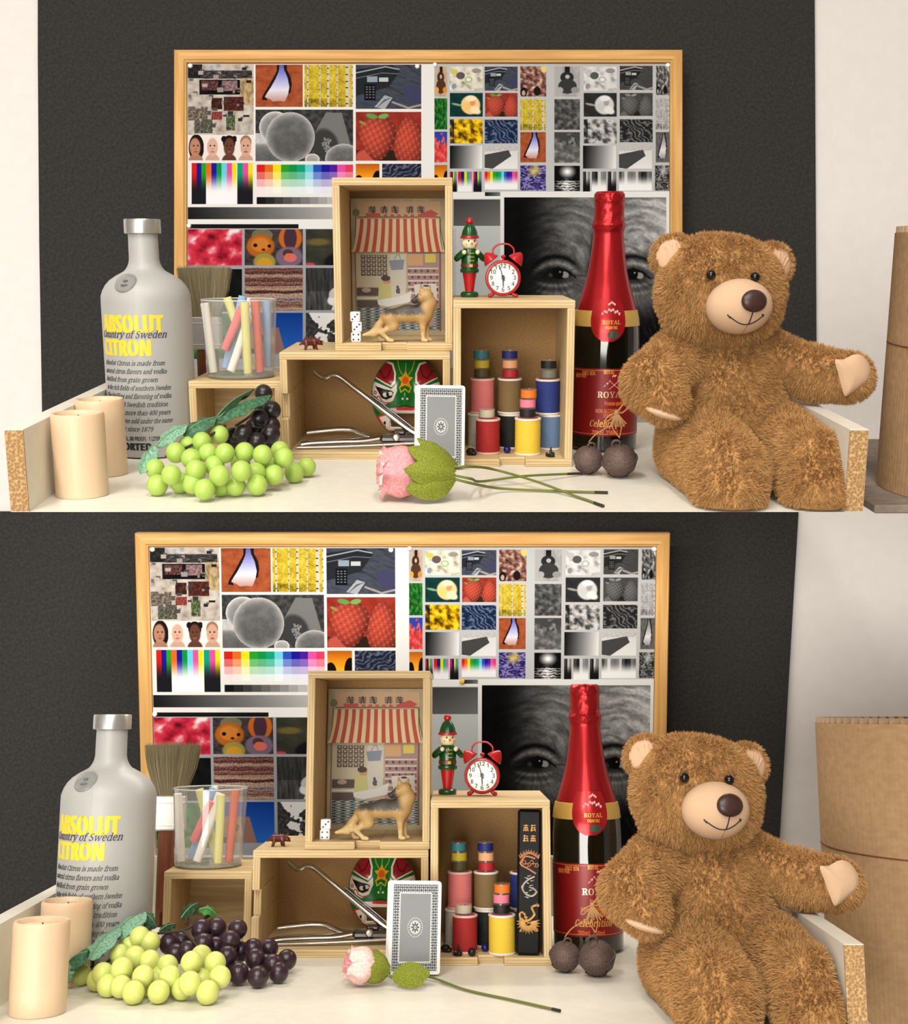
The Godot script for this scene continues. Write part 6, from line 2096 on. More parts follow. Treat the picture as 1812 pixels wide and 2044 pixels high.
func ink_stick() -> void:
	var t := thing("ink_stick", "tall black lacquered ink stick with gold dragon and four characters, lower spool crate", "ink stick")
	var w := 0.0252
	var h := 0.1490
	var st := begin()
	box(st, Vector3(0, h / 2, 0), Vector3(w, h, 0.012), 0.0025)
	part("stick", st, mat("lacquer", Color(0.045, 0.048, 0.052), 0.5, 0.0, 0.3), t)
	var z := 0.0062
	var gl: Material = mat("gilt", Color(0.78, 0.60, 0.34), 0.5, 0.3)
	st = begin()
	for c in 2:
		for r in 2:
			var o := Vector2(-0.0038 + c * 0.0078, 0.1300 - r * 0.0108)
			for k in 3:
				tube(st, [Vector3(o.x - 0.0026, o.y + (k - 1) * 0.0024, z), Vector3(o.x + 0.0026, o.y + (k - 1) * 0.0024 + 0.0004 * (c - r), z)], 0.00055, 6)
			tube(st, [Vector3(o.x + (0.0002 if c == r else -0.0012), o.y + 0.0036, z), Vector3(o.x + (0.0 if c == r else -0.0014), o.y - 0.0036, z)], 0.0006, 6)
			tube(st, [Vector3(o.x + 0.0012, o.y + 0.001, z), Vector3(o.x + 0.0026, o.y - 0.0034, z)], 0.00055, 6)
			tube(st, [Vector3(o.x - 0.0010, o.y + 0.001, z), Vector3(o.x - 0.0026, o.y - 0.0034, z)], 0.00055, 6)
	part("gold_characters", st, gl, t)
	# dragon relief: a coiling body, claws and manes
	st = begin()
	tube(st, curve([Vector3(0.0065, 0.0985, z), Vector3(-0.004, 0.1005, z), Vector3(-0.0085, 0.0925, z), Vector3(0.0, 0.0875, z), Vector3(0.0075, 0.0830, z)], 30), 0.0021, 8, 0.5)
	for k in 16:
		var f := k / 15.0
		var p := Vector3(lerpf(-0.009, 0.0095, f), 0.0985 + 0.0045 * sin(f * PI) , z)
		tube(st, [p, p + Vector3((f - 0.5) * 0.004, 0.0035 + 0.0015 * (k % 2), 0.0)], [0.0010, 0.0002], 6)
	for k in 7:
		var p := Vector3(lerpf(-0.008, 0.008, k / 6.0), 0.0905 + 0.002 * sin(k * 2.0), z)
		tube(st, curve([p, p + Vector3(0.002, 0.002, 0), p + Vector3(0.0005, 0.0042, 0), p + Vector3(-0.0015, 0.0028, 0)], 10), 0.0008, 6, 0.6)
	var upper := part("gold_relief", st, mat("copper_gilt", Color(0.72, 0.47, 0.32), 0.5, 0.3), t)
	upper.set_meta("label", "copper gold cloud at the top of the dragon")
	st = begin()
	tube(st, curve([Vector3(0.006, 0.0800, z), Vector3(-0.001, 0.0765, z), Vector3(-0.0065, 0.0700, z), Vector3(-0.004, 0.0630, z), Vector3(0.003, 0.0600, z), Vector3(0.008, 0.0645, z), Vector3(0.0035, 0.0690, z)], 36), [0.0006, 0.0014, 0.0022, 0.0024, 0.0022, 0.0018, 0.0012].slice(0, 1)[0] * 3.4, 8, 0.5)
	for k in 10:
		var p := Vector3(lerpf(-0.008, 0.009, nz(k * 2.1, 1)), lerpf(0.058, 0.080, k / 9.0), z)
		tube(st, [p, p + Vector3(0.004 * (1 if k % 2 else -1), 0.0012, 0)], [0.0009, 0.0002], 6)
	var mid := part("silver_relief", st, mat("silver_gilt", Color(0.66, 0.62, 0.56), 0.45, 0.4), t)
	mid.set_meta("label", "silvery coiled middle of the dragon")
	st = begin()
	for k in 26:
		var a := lerpf(-0.3, PI + 0.3, k / 25.0)
		var o := Vector3(0.0, 0.0325, z)
		var d := Vector3(-cos(a), -sin(a) * 0.9, 0)
		tube(st, [o + d * 0.003, o + d * (0.0105 + 0.002 * (k % 2))], [0.0013, 0.0002], 6)
	for k in 34:
		var p := Vector3(lerpf(-0.0095, 0.0095, fposmod(k * 0.618, 1.0)), lerpf(0.024, 0.052, fposmod(k * 0.377, 1.0)), z)
		if p.y > 0.044 and p.x < -0.001:
			continue
		var a := k * 2.4
		tube(st, curve([p, p + Vector3(cos(a), sin(a), 0) * 0.0016, p + Vector3(cos(a + 0.9), sin(a + 0.9), 0) * 0.0030], 8), [0.0009, 0.0009, 0.0009, 0.0008, 0.0008, 0.0007, 0.0006, 0.0004, 0.0002], 6, 0.6)
	tube(st, curve([Vector3(-0.0085, 0.0375, z), Vector3(-0.002, 0.0345, z), Vector3(0.006, 0.0410, z), Vector3(0.0035, 0.0485, z), Vector3(0.0085, 0.0510, z)], 24), 0.0022, 8, 0.5)
	tube(st, curve([Vector3(-0.008, 0.0330, z), Vector3(-0.009, 0.0420, z), Vector3(-0.0055, 0.0435, z)], 12), 0.0015, 8, 0.5)
	part("gold_relief", st, gl, t)
	pose(t, "B", crate_at.B.right + Vector3(0.0395, 0.0092, -0.0125), Vector3(-1.5, -3, -1.2))

func pieces() -> void:
	# small black playing pieces and blue beads in the spool crates
	var st := begin()
	lathe(st, [Vector2(0, 0), Vector2(0.0044, 0), Vector2(0.0046, 0.0012), Vector2(0.0020, 0.0034), Vector2(0.0013, 0.0075), Vector2(0.0006, 0.0110), Vector2(0, 0.0114)], 18)
	for k in 3:
		var a := TAU * k / 3 + 0.3
		ball(st, Vector3(sin(a) * 0.0042, 0.0026, cos(a) * 0.0042), Vector3(0.0018, 0.0026, 0.0018), 8)
	var a := part("game_piece", st, M.black_plastic, self)
	tag(a, "small black pointed game piece before the light blue spool, upper crate", "game piece", "black game pieces")
	pose(a, "A", Vector3(0.1055, -0.2200, -1.2944))
	var b: Node3D = dup(a, "small black pointed game piece left of the red spool, lower crate", "B", Vector3(0.0042, -0.2600, -1.3274))
	b.set_meta("group", "black game pieces")
	st = begin()
	ball(st, Vector3(0, 0.0042, 0), Vector3(0.0052, 0.0042, 0.0046), 16)
	ball(st, Vector3(0.0035, 0.0026, 0.002), Vector3(0.0034, 0.0026, 0.003), 12)
	a = part("black_lump", st, M.black_plastic, self)
	tag(a, "small rounded black piece between the card pack and the white spool, upper crate", "game piece")
	pose(a, "A", Vector3(0.0182, -0.2200, -1.3043))
	dup(a, "small rounded black piece between the card pack and the grey spool, lower crate", "B", Vector3(-0.0091, -0.2600, -1.3457))
	st = begin()
	ball(st, Vector3(0, 0.0041, 0), Vector3(0.0042, 0.0041, 0.0042), 20)
	a = part("glass_bead", st, mat("bead_blue", Color(0.08, 0.09, 0.36), 0.15), self)
	tag(a, "round dark blue bead between red and yellow spools, upper crate", "bead")
	pose(a, "A", Vector3(0.0589, -0.2200, -1.3176))
	dup(a, "round dark blue bead between red and yellow spools, lower crate", "B", Vector3(0.0333, -0.2600, -1.3484))
	st = begin()
	ball(st, Vector3(0, 0.0043, 0), Vector3(0.0044, 0.0043, 0.0044), 20)
	a = part("glass_bead", st, M.black_plastic, self)
	tag(a, "round black bead before the red spool, lower crate", "bead")
	pose(a, "B", Vector3(0.0190, -0.2600, -1.3248))

# ---------------------------------------------------------------- thread spools and bobbins
func spool(called: String, label: String, r: float, h: float, key: String, c: Color, rim: Color, group: String) -> Node3D:
	var t := thing(called, label, "spool", group)
	var e := 0.0022
	var st := begin()
	var prof := [Vector2(r * 0.7, e)]
	var n := 26
	for i in n:        # wound thread: fine ridges
		var y := lerpf(e, h - e, i / float(n))
		prof.append(Vector2(r * 0.945, y))
		prof.append(Vector2(r * 0.945 + 0.00022, y + (h - 2 * e) / n * 0.5))
	prof.append(Vector2(r * 0.945, h - e))
	prof.append(Vector2(r * 0.7, h - e))
	lathe(st, prof, 40)
	part("thread", st, mat("thread_" + key, c, 0.75), t)
	for y: float in [0.0, h - e]:
		st = begin()
		lathe(st, [Vector2(0.003, y), Vector2(r * 0.97, y), Vector2(r, y + e * 0.3), Vector2(r, y + e * 0.75), Vector2(r * 0.97, y + e), Vector2(0.003, y + e), Vector2(0.003, y)], 40)
		part("rim", st, mat("rim_" + rim.to_html(false), rim, 0.4), t)
	st = begin()
	lathe(st, [Vector2(r * 0.78, h), Vector2(r * 0.78, h + 0.0002), Vector2(0.003, h + 0.0002)], 32)
	part("paper_disc", st, mat("disc_red", Color(0.66, 0.24, 0.26), 0.6), t)
	return t

func bobbin(label: String, key: String, c: Color, group: String) -> Node3D:
	var t := thing("bobbin", label, "bobbin", group)
	var r := 0.0092
	var h := 0.0102
	var st := begin()
	lathe(st, [Vector2(0.003, 0.0009), Vector2(r * 0.93, 0.0009), Vector2(r * 0.955, h * 0.3), Vector2(r * 0.94, h * 0.55), Vector2(r * 0.95, h - 0.0009), Vector2(0.003, h - 0.0009)], 32)
	part("thread", st, mat("thread_" + key, c, 0.6), t)
	for y: float in [0.0, h - 0.0008]:
		st = begin()
		lathe(st, [Vector2(0.002, y), Vector2(r, y), Vector2(r, y + 0.0008), Vector2(0.002, y + 0.0008), Vector2(0.002, y)], 32)
		part("flange", st, M.clear_plastic, t)
	return t

func spools() -> void:
	var white := Color(0.90, 0.86, 0.82)
	var blush := Color(0.86, 0.72, 0.66)
	var R1 := 0.0139
	var H1 := 0.0395
	var hb := 0.0103
	for s: String in ["A", "B"]:
		var where := "upper" if s == "A" else "lower"
		var grp := "thread spools in the %s crate" % where
		var gb := "bobbins in the %s crate" % where
		var up := 0.0083
		var p := {}
		if s == "A":
			p = {"pink": Vector3(0.0317, -0.2197, -1.3433), "khaki": Vector3(0.0630, -0.2197, -1.3468), "blue": Vector3(0.1088, -0.2197, -1.3363), "red": Vector3(0.0375, -0.2197, -1.3058), "yellow": Vector3(0.0812, -0.2197, -1.2992)}
		else:
			p = {"pink": Vector3(0.0060, -0.2597, -1.3657), "khaki": Vector3(0.0355, -0.2597, -1.3685), "blue": Vector3(0.0788, -0.2597, -1.3630), "red": Vector3(0.0117, -0.2597, -1.3336), "yellow": Vector3(0.0512, -0.2597, -1.3258)}
		for k: String in p:
			p[k] += Vector3(0, 0, -R1)
		p.pink.z = minf(p.pink.z, p.red.z - 0.0295)
		p.khaki.z = p.pink.z
		var o := spool("thread_spool", "pale grey spool under the pink spool, %s crate" % where, R1, H1, "pale", Color(0.70, 0.69, 0.64), white, grp)
		pose(o, s, p.pink + Vector3(-0.0025, 0, 0))
		o = spool("thread_spool", "pink spool in the second tier of the %s crate" % where, R1, H1, "pink", Color(0.82, 0.45, 0.44), blush, grp)
		pose(o, s, p.pink + Vector3(0.0005, H1 + 0.0003, 0), Vector3(0, 30, 0))
		o = spool("thread_spool", "black spool at the back behind the bead, %s crate" % where, R1, H1, "black", Color(0.035, 0.045, 0.04), white, grp)
		pose(o, s, p.khaki + Vector3(0.0010, 0, 0))
		o = spool("thread_spool", "khaki brown spool in the second tier of the %s crate" % where, R1, H1, "khaki", Color(0.46, 0.37, 0.22), white, grp)
		pose(o, s, p.khaki + Vector3(0.0, H1 + 0.0003, 0), Vector3(0, 50, 0))
		o = spool("thread_spool", "light blue spool at the lower right of the %s crate" % where, R1 * 0.98, H1, "sky", Color(0.36, 0.46, 0.60), white, grp)
		pose(o, s, p.blue + Vector3(0.0, 0, 0))
		o = spool("thread_spool", "dark blue spool standing on the light blue spool, %s crate" % where, R1, H1, "navy", Color(0.13, 0.20, 0.47), white, grp)
		pose(o, s, p.blue + Vector3(-0.0035, H1 + 0.0003, 0), Vector3(0, 20, 0))
		o = spool("thread_spool", "red spool standing at the front of the %s crate" % where, R1, H1 * 0.98, "red", Color(0.60, 0.10, 0.10), blush, grp)
		pose(o, s, p.red)
		o = spool("thread_spool", "yellow spool standing at the front of the %s crate" % where, R1 * 1.06, H1 * 1.02, "yellow", Color(0.86, 0.73, 0.22), white, grp)
		pose(o, s, p.yellow)
		var y2 := 2 * H1 + 0.0008
		var stack := [
			["pink", Vector3(-0.0005, y2, 0), [["olive", Color(0.26, 0.22, 0.08), "olive green bobbin on the pink spool, lowest of three"], ["lemon", Color(0.68, 0.60, 0.10), "yellow bobbin between olive and teal ones above the pink spool"], ["teal", Color(0.16, 0.43, 0.46), "teal blue bobbin on top of the stack above the pink spool"]]],
			["khaki", Vector3(0.0, y2, 0), [["crimson", Color(0.66, 0.10, 0.14), "red bobbin on the khaki spool, lowest of three"], ["peach", Color(0.86, 0.63, 0.44), "peach bobbin between red and navy ones above the khaki spool"], ["deepblue", Color(0.09, 0.12, 0.40), "navy blue bobbin on top of the stack above the khaki spool"]]],
			["red", Vector3(-0.001, H1 * 0.98 + 0.0004, -0.002), [["chalk", Color(0.72, 0.68, 0.60), "whitish bobbin standing alone on the red spool"]]],
			["yellow", Vector3(0.0, H1 * 1.02 + 0.0004, -0.002), [["coal", Color(0.07, 0.065, 0.065), "black bobbin on the yellow spool, lowest of three"], ["rose", Color(0.86, 0.46, 0.54), "pink bobbin between black and orange ones above the yellow spool"], ["orange", Color(0.86, 0.43, 0.08), "orange bobbin on top of the stack above the yellow spool"]]],
			["blue", Vector3(-0.0030, y2, 0), [["silver", Color(0.46, 0.45, 0.41), "grey bobbin on the dark blue spool"], ["soot", Color(0.06, 0.065, 0.07), "black bobbin on the grey bobbin above the dark blue spool"]]]]
		for c: Array in stack:
			var n := 0
			if s == "B" and c[0] == "blue":
				continue      # behind the ink stick
			for b: Array in c[2]:
				o = bobbin(str(b[2]) + ", %s crate" % where, b[0], b[1], gb)
				pose(o, s, p[c[0]] + c[1] + Vector3(0.0006 * sin(n * 2.0 + c[1].y * 90), n * (hb + 0.0001), 0), Vector3(0, n * 40, 0))
				n += 1

# ---------------------------------------------------------------- grapes and roses
func bunch(label: String, s: String, spots: Array, r: float, m: Material, leaves: Array, twigs: Array) -> void:
	var t := thing("grape_bunch", label, "grapes")
	var o: Vector3 = spots[0]
	o.y = DEPTH[s]
	var st := begin()
	ball(st, Vector3.ZERO, Vector3.ONE * r, 24)
	st.generate_normals()
	var mesh := st.commit()
	var bit := begin()
	var g := RandomNumberGenerator.new()
	g.seed = 11
	for p: Vector3 in spots:
		var q := p - o
		q.y = maxf(q.y, r * 1.075)
		var n := mesh_node("grape", mesh, m, t)
		n.transform = Transform3D(Basis.from_euler(Vector3(g.randf() * 0.6, g.randf() * 6, g.randf() * 0.6)).scaled(Vector3(1, 1.04, 1) * g.randf_range(0.96, 1.03)), q)
	for w: Array in twigs:
		var pts := []
		for p: Vector3 in w:
			pts.append(p - o)
		tube(bit, curve(pts, 14), 0.0014, 8)
	if twigs:
		part("stem", bit, mat("vine", Color(0.20, 0.16, 0.12), 0.8), t)
	for l: Array in leaves:
		st = begin()
		blade(st, l[0] - o, l[1] - o, l[2], l[3], l[4], l[5], 0.0012)
		var lf := part("leaf", st, M[l[6]], t)
		st = begin()
		var a: Vector3 = l[0] - o
		var b: Vector3 = l[1] - o
		var d := b - a
		var y: Vector3 = d.cross(l[3]).normalized().cross(d).normalized()
		var rib := []
		for i in 9:
			rib.append(a + d * i / 8.0 + y * (l[4] * sin(PI * i / 8.0) + 0.0002))
		tube(st, rib, [0.0007, 0.0007, 0.0006, 0.0006, 0.0005, 0.0005, 0.0004, 0.0003, 0.0002], 6)
		part("midrib", st, M.leaf_rib, lf)
	pose(t, s, o)

func fruit() -> void:
	var lt := noise_texture(0.03, 4, Color(0.17, 0.31, 0.22), Color(0.33, 0.50, 0.37), 61)
	patterned("vine_leaf", lt, Vector3(14, 14, 14), 0.75)
	patterned("vine_leaf_dark", lt, Vector3(14, 14, 14), 0.7, Color(0.55, 0.62, 0.50))
	patterned("vine_leaf_pale", noise_texture(0.05, 4, Color(0.32, 0.50, 0.40), Color(0.58, 0.73, 0.62), 62), Vector3(14, 14, 14), 0.8)
	mat("leaf_rib", Color(0.42, 0.55, 0.40), 0.7)
	bunch("bunch of pale green grapes with leaves at the front of the upper shelf", "A", [
		Vector3(-0.2814, -0.2183, -1.1200), Vector3(-0.2647, -0.2054, -1.1080), Vector3(-0.2622, -0.2192, -1.1320), Vector3(-0.2441, -0.2033, -1.1200), Vector3(-0.2309, -0.2161, -1.0920), Vector3(-0.2534, -0.1966, -1.1450), Vector3(-0.2378, -0.1920, -1.1500), Vector3(-0.2194, -0.1898, -1.1380), Vector3(-0.2177, -0.2041, -1.0980), Vector3(-0.1981, -0.2009, -1.1040), Vector3(-0.2063, -0.2173, -1.1150), Vector3(-0.2028, -0.1910, -1.1500), Vector3(-0.1864, -0.2169, -1.1180), Vector3(-0.1841, -0.1921, -1.1420), Vector3(-0.1739, -0.2117, -1.1420), Vector3(-0.1734, -0.1953, -1.1850), Vector3(-0.1661, -0.1981, -1.1600), Vector3(-0.1601, -0.2182, -1.1850), Vector3(-0.1511, -0.2169, -1.2150), Vector3(-0.2735, -0.1945, -1.1680), Vector3(-0.2905, -0.2068, -1.1500), Vector3(-0.2510, -0.1862, -1.1850), Vector3(-0.2372, -0.1822, -1.2050), Vector3(-0.2476, -0.2155, -1.1180), Vector3(-0.2207, -0.2212, -1.1150), Vector3(-0.1898, -0.2080, -1.1350), Vector3(-0.2294, -0.2017, -1.1350), Vector3(-0.2663, -0.1911, -1.1900), Vector3(-0.2098, -0.2045, -1.1650), Vector3(-0.1828, -0.2070, -1.1650)],
		0.0097, M.green_grape, [
		[Vector3(-0.2432, -0.1689, -1.2050), Vector3(-0.1918, -0.1480, -1.2550), 0.030, Vector3(-0.3, 0.9, 0.5), 0.006, -0.22, "vine_leaf"],
		[Vector3(-0.2707, -0.1799, -1.1900), Vector3(-0.2394, -0.1639, -1.2050), 0.027, Vector3(-0.2, 0.9, 0.6), 0.004, -0.20, "vine_leaf"],
		[Vector3(-0.2953, -0.1895, -1.1800), Vector3(-0.2658, -0.1699, -1.1900), 0.024, Vector3(-0.3, 0.8, 0.6), 0.004, -0.15, "vine_leaf_pale"],
		[Vector3(-0.2960, -0.1871, -1.1650), Vector3(-0.3017, -0.2099, -1.1400), 0.026, Vector3(-0.5, 0.4, 0.8), 0.003, -0.2, "vine_leaf_pale"],
		[Vector3(-0.2426, -0.1676, -1.2100), Vector3(-0.2108, -0.1428, -1.2600), 0.026, Vector3(-0.8, 0.6, 0.3), 0.004, -0.2, "vine_leaf_dark"]],
		[[Vector3(-0.2857, -0.1997, -1.1750), Vector3(-0.2524, -0.1852, -1.1850), Vector3(-0.2317, -0.1737, -1.2100)]])
	bunch("bunch of black grapes behind the green ones, before the upper small crate", "A", [
		Vector3(-0.2276, -0.1888, -1.2350), Vector3(-0.2046, -0.1500, -1.2900), Vector3(-0.1936, -0.1657, -1.2700), Vector3(-0.2042, -0.1722, -1.2550), Vector3(-0.2163, -0.1842, -1.2250), Vector3(-0.1908, -0.1864, -1.2400), Vector3(-0.2298, -0.1941, -1.2350), Vector3(-0.2027, -0.1925, -1.2250), Vector3(-0.1939, -0.1816, -1.2650), Vector3(-0.2123, -0.1834, -1.2700), Vector3(-0.2073, -0.1658, -1.3000), Vector3(-0.2137, -0.1954, -1.2500), Vector3(-0.1971, -0.1999, -1.2650)],
		0.0098, M.dark_grape, [], [[Vector3(-0.2316, -0.1816, -1.2650), Vector3(-0.2159, -0.1709, -1.2850), Vector3(-0.2060, -0.1544, -1.3050)]])
	bunch("bunch of yellow green grapes with leaves at the front of the lower shelf", "B", [
		Vector3(-0.3630, -0.2595, -1.2250), Vector3(-0.3395, -0.2628, -1.2000), Vector3(-0.3227, -0.2629, -1.1780), Vector3(-0.3327, -0.2506, -1.1950), Vector3(-0.3111, -0.2426, -1.1800), Vector3(-0.3057, -0.2374, -1.2050), Vector3(-0.2899, -0.2396, -1.2000), Vector3(-0.3082, -0.2558, -1.1680), Vector3(-0.2916, -0.2623, -1.1500), Vector3(-0.2872, -0.2463, -1.1650), Vector3(-0.2693, -0.2619, -1.1520), Vector3(-0.2731, -0.2442, -1.2000), Vector3(-0.2631, -0.2474, -1.1680), Vector3(-0.2457, -0.2366, -1.1780), Vector3(-0.2406, -0.2490, -1.1500), Vector3(-0.2507, -0.2626, -1.1650), Vector3(-0.2441, -0.2384, -1.2150), Vector3(-0.2259, -0.2397, -1.1900), Vector3(-0.2161, -0.2468, -1.1650), Vector3(-0.2242, -0.2605, -1.1500), Vector3(-0.3092, -0.2240, -1.2350), Vector3(-0.2991, -0.2292, -1.2350), Vector3(-0.3255, -0.2390, -1.2250), Vector3(-0.2837, -0.2598, -1.1800), Vector3(-0.2614, -0.2591, -1.1850), Vector3(-0.2358, -0.2533, -1.1850), Vector3(-0.3107, -0.2482, -1.2150), Vector3(-0.2794, -0.2519, -1.2000), Vector3(-0.3195, -0.2334, -1.2400)],
		0.0102, M.yellow_grape, [
		[Vector3(-0.3493, -0.2392, -1.2050), Vector3(-0.3321, -0.2154, -1.2400), 0.036, Vector3(-0.4, 0.8, 0.5), 0.004, -0.12, "vine_leaf_pale"],
		[Vector3(-0.3358, -0.2249, -1.2350), Vector3(-0.3121, -0.2052, -1.2650), 0.034, Vector3(-0.3, 0.8, 0.5), 0.005, -0.2, "vine_leaf_pale"],
		[Vector3(-0.3110, -0.2076, -1.2650), Vector3(-0.3015, -0.2216, -1.2700), 0.022, Vector3(0.6, 0.6, 0.5), 0.002, -0.2, "vine_leaf"],
		[Vector3(-0.3525, -0.2333, -1.2100), Vector3(-0.3736, -0.2472, -1.2150), 0.030, Vector3(-0.4, 0.8, 0.5), 0.004, -0.22, "vine_leaf"],
		[Vector3(-0.3695, -0.2439, -1.2120), Vector3(-0.3683, -0.2607, -1.2050), 0.020, Vector3(-0.8, 0.3, 0.5), 0.002, -0.2, "vine_leaf_pale"]],
		[[Vector3(-0.3412, -0.2482, -1.2150), Vector3(-0.3147, -0.2296, -1.2400), Vector3(-0.3053, -0.2189, -1.2600)]])
	bunch("bunch of dark purple grapes before the lower small crate", "B", [
		Vector3(-0.2866, -0.2362, -1.2650), Vector3(-0.2190, -0.2230, -1.2700), Vector3(-0.2561, -0.2230, -1.2700), Vector3(-0.2421, -0.2230, -1.2780), Vector3(-0.2227, -0.2305, -1.2500), Vector3(-0.2496, -0.2334, -1.2500), Vector3(-0.2640, -0.2391, -1.2450), Vector3(-0.2022, -0.2408, -1.2650), Vector3(-0.1968, -0.2467, -1.2450), Vector3(-0.1900, -0.2455, -1.2900), Vector3(-0.1781, -0.2509, -1.2400), Vector3(-0.1699, -0.2544, -1.2800), Vector3(-0.1889, -0.2610, -1.2150), Vector3(-0.1717, -0.2642, -1.2350), Vector3(-0.2093, -0.2562, -1.2250), Vector3(-0.2223, -0.2421, -1.2350), Vector3(-0.2778, -0.2370, -1.2800), Vector3(-0.2401, -0.2391, -1.2650), Vector3(-0.2156, -0.2449, -1.2700), Vector3(-0.1899, -0.2594, -1.2700), Vector3(-0.2289, -0.2522, -1.2350), Vector3(-0.2758, -0.2424, -1.2450)],
		0.0100, M.purple_grape, [
		[Vector3(-0.2798, -0.2143, -1.2850), Vector3(-0.2648, -0.2010, -1.2950), 0.016, Vector3(0.1, 0.8, 0.6), 0.004, -0.2, "vine_leaf_dark"],
		[Vector3(-0.2616, -0.2059, -1.2850), Vector3(-0.2439, -0.2114, -1.2850), 0.016, Vector3(0.1, 0.9, 0.5), 0.005, -0.2, "grape_leaf_bright"],
		[Vector3(-0.2984, -0.2245, -1.2700), Vector3(-0.2847, -0.2208, -1.2850), 0.012, Vector3(0.1, 0.9, 0.5), 0.003, -0.2, "vine_leaf_dark"]] if mat("grape_leaf_bright", Color(0.16, 0.42, 0.12), 0.5) else [],
		[[Vector3(-0.2986, -0.2260, -1.2650), Vector3(-0.2728, -0.2226, -1.2620), Vector3(-0.2581, -0.2156, -1.2750), Vector3(-0.2510, -0.2122, -1.2900)], [Vector3(-0.2728, -0.2226, -1.2620), Vector3(-0.2589, -0.2296, -1.2450), Vector3(-0.2527, -0.2344, -1.2400)], [Vector3(-0.2744, -0.2199, -1.2800), Vector3(-0.2732, -0.2124, -1.2850), Vector3(-0.2640, -0.2092, -1.2900)]])

func petal_ring(t: Node3D, c: Vector3, axis: Vector3, n: int, r: float, long: float, wide: float, open: float, m: Material, called: String, phase := 0.0) -> void:
	var q := Quaternion(Vector3.UP, axis.normalized())
	for k in n:
		var a := TAU * k / n + phase
		var out := q * Vector3(cos(a), 0, sin(a))
		var st := begin()
		var p0 := c + out * r * 0.35
		var p1 := c + axis.normalized() * long + out * (r + open)
		var x := (q * Vector3(-sin(a), 0, cos(a)))
		var rows := 9
		var cols := 8
		var g := func(i: int, j: int, side: float) -> Vector3:
			var f := float(i) / rows
			var s := j * 2.0 / cols - 1.0
			var w := wide * sin(PI * (0.12 + 0.76 * pow(f, 0.75))) * 0.5
			var bulge := sin(PI * minf(f * 1.15, 1.0))
			var p := p0.lerp(p1, f) + out * (bulge * r * 0.75 + 0.5 * open * pow(maxf(0.0, f - 0.75) * 4.0, 2.0))
			p += x * s * w - out * s * s * w * 0.55 + out * 0.0012 * sin(s * 5.0 + k * 2.0) * f * f * 3.0
			return p + out * side
		for i in rows:
			for j in cols:
				st.set_smooth_group(1)
				quad(st, g.call(i, j, 0.0), g.call(i + 1, j, 0.0), g.call(i + 1, j + 1, 0.0), g.call(i, j + 1, 0.0))
				st.set_smooth_group(2)
				quad(st, g.call(i, j, -0.0005), g.call(i, j + 1, -0.0005), g.call(i + 1, j + 1, -0.0005), g.call(i + 1, j, -0.0005))
		part(called, st, m, t)

func lift(t: Node3D) -> void:     # raises a thing until its lowest part just rests on the board
	var low := 1.0
	for c in t.get_children():
		low = minf(low, (c as MeshInstance3D).mesh.get_aabb().position.y)
	t.position.y = 0.0004 - low

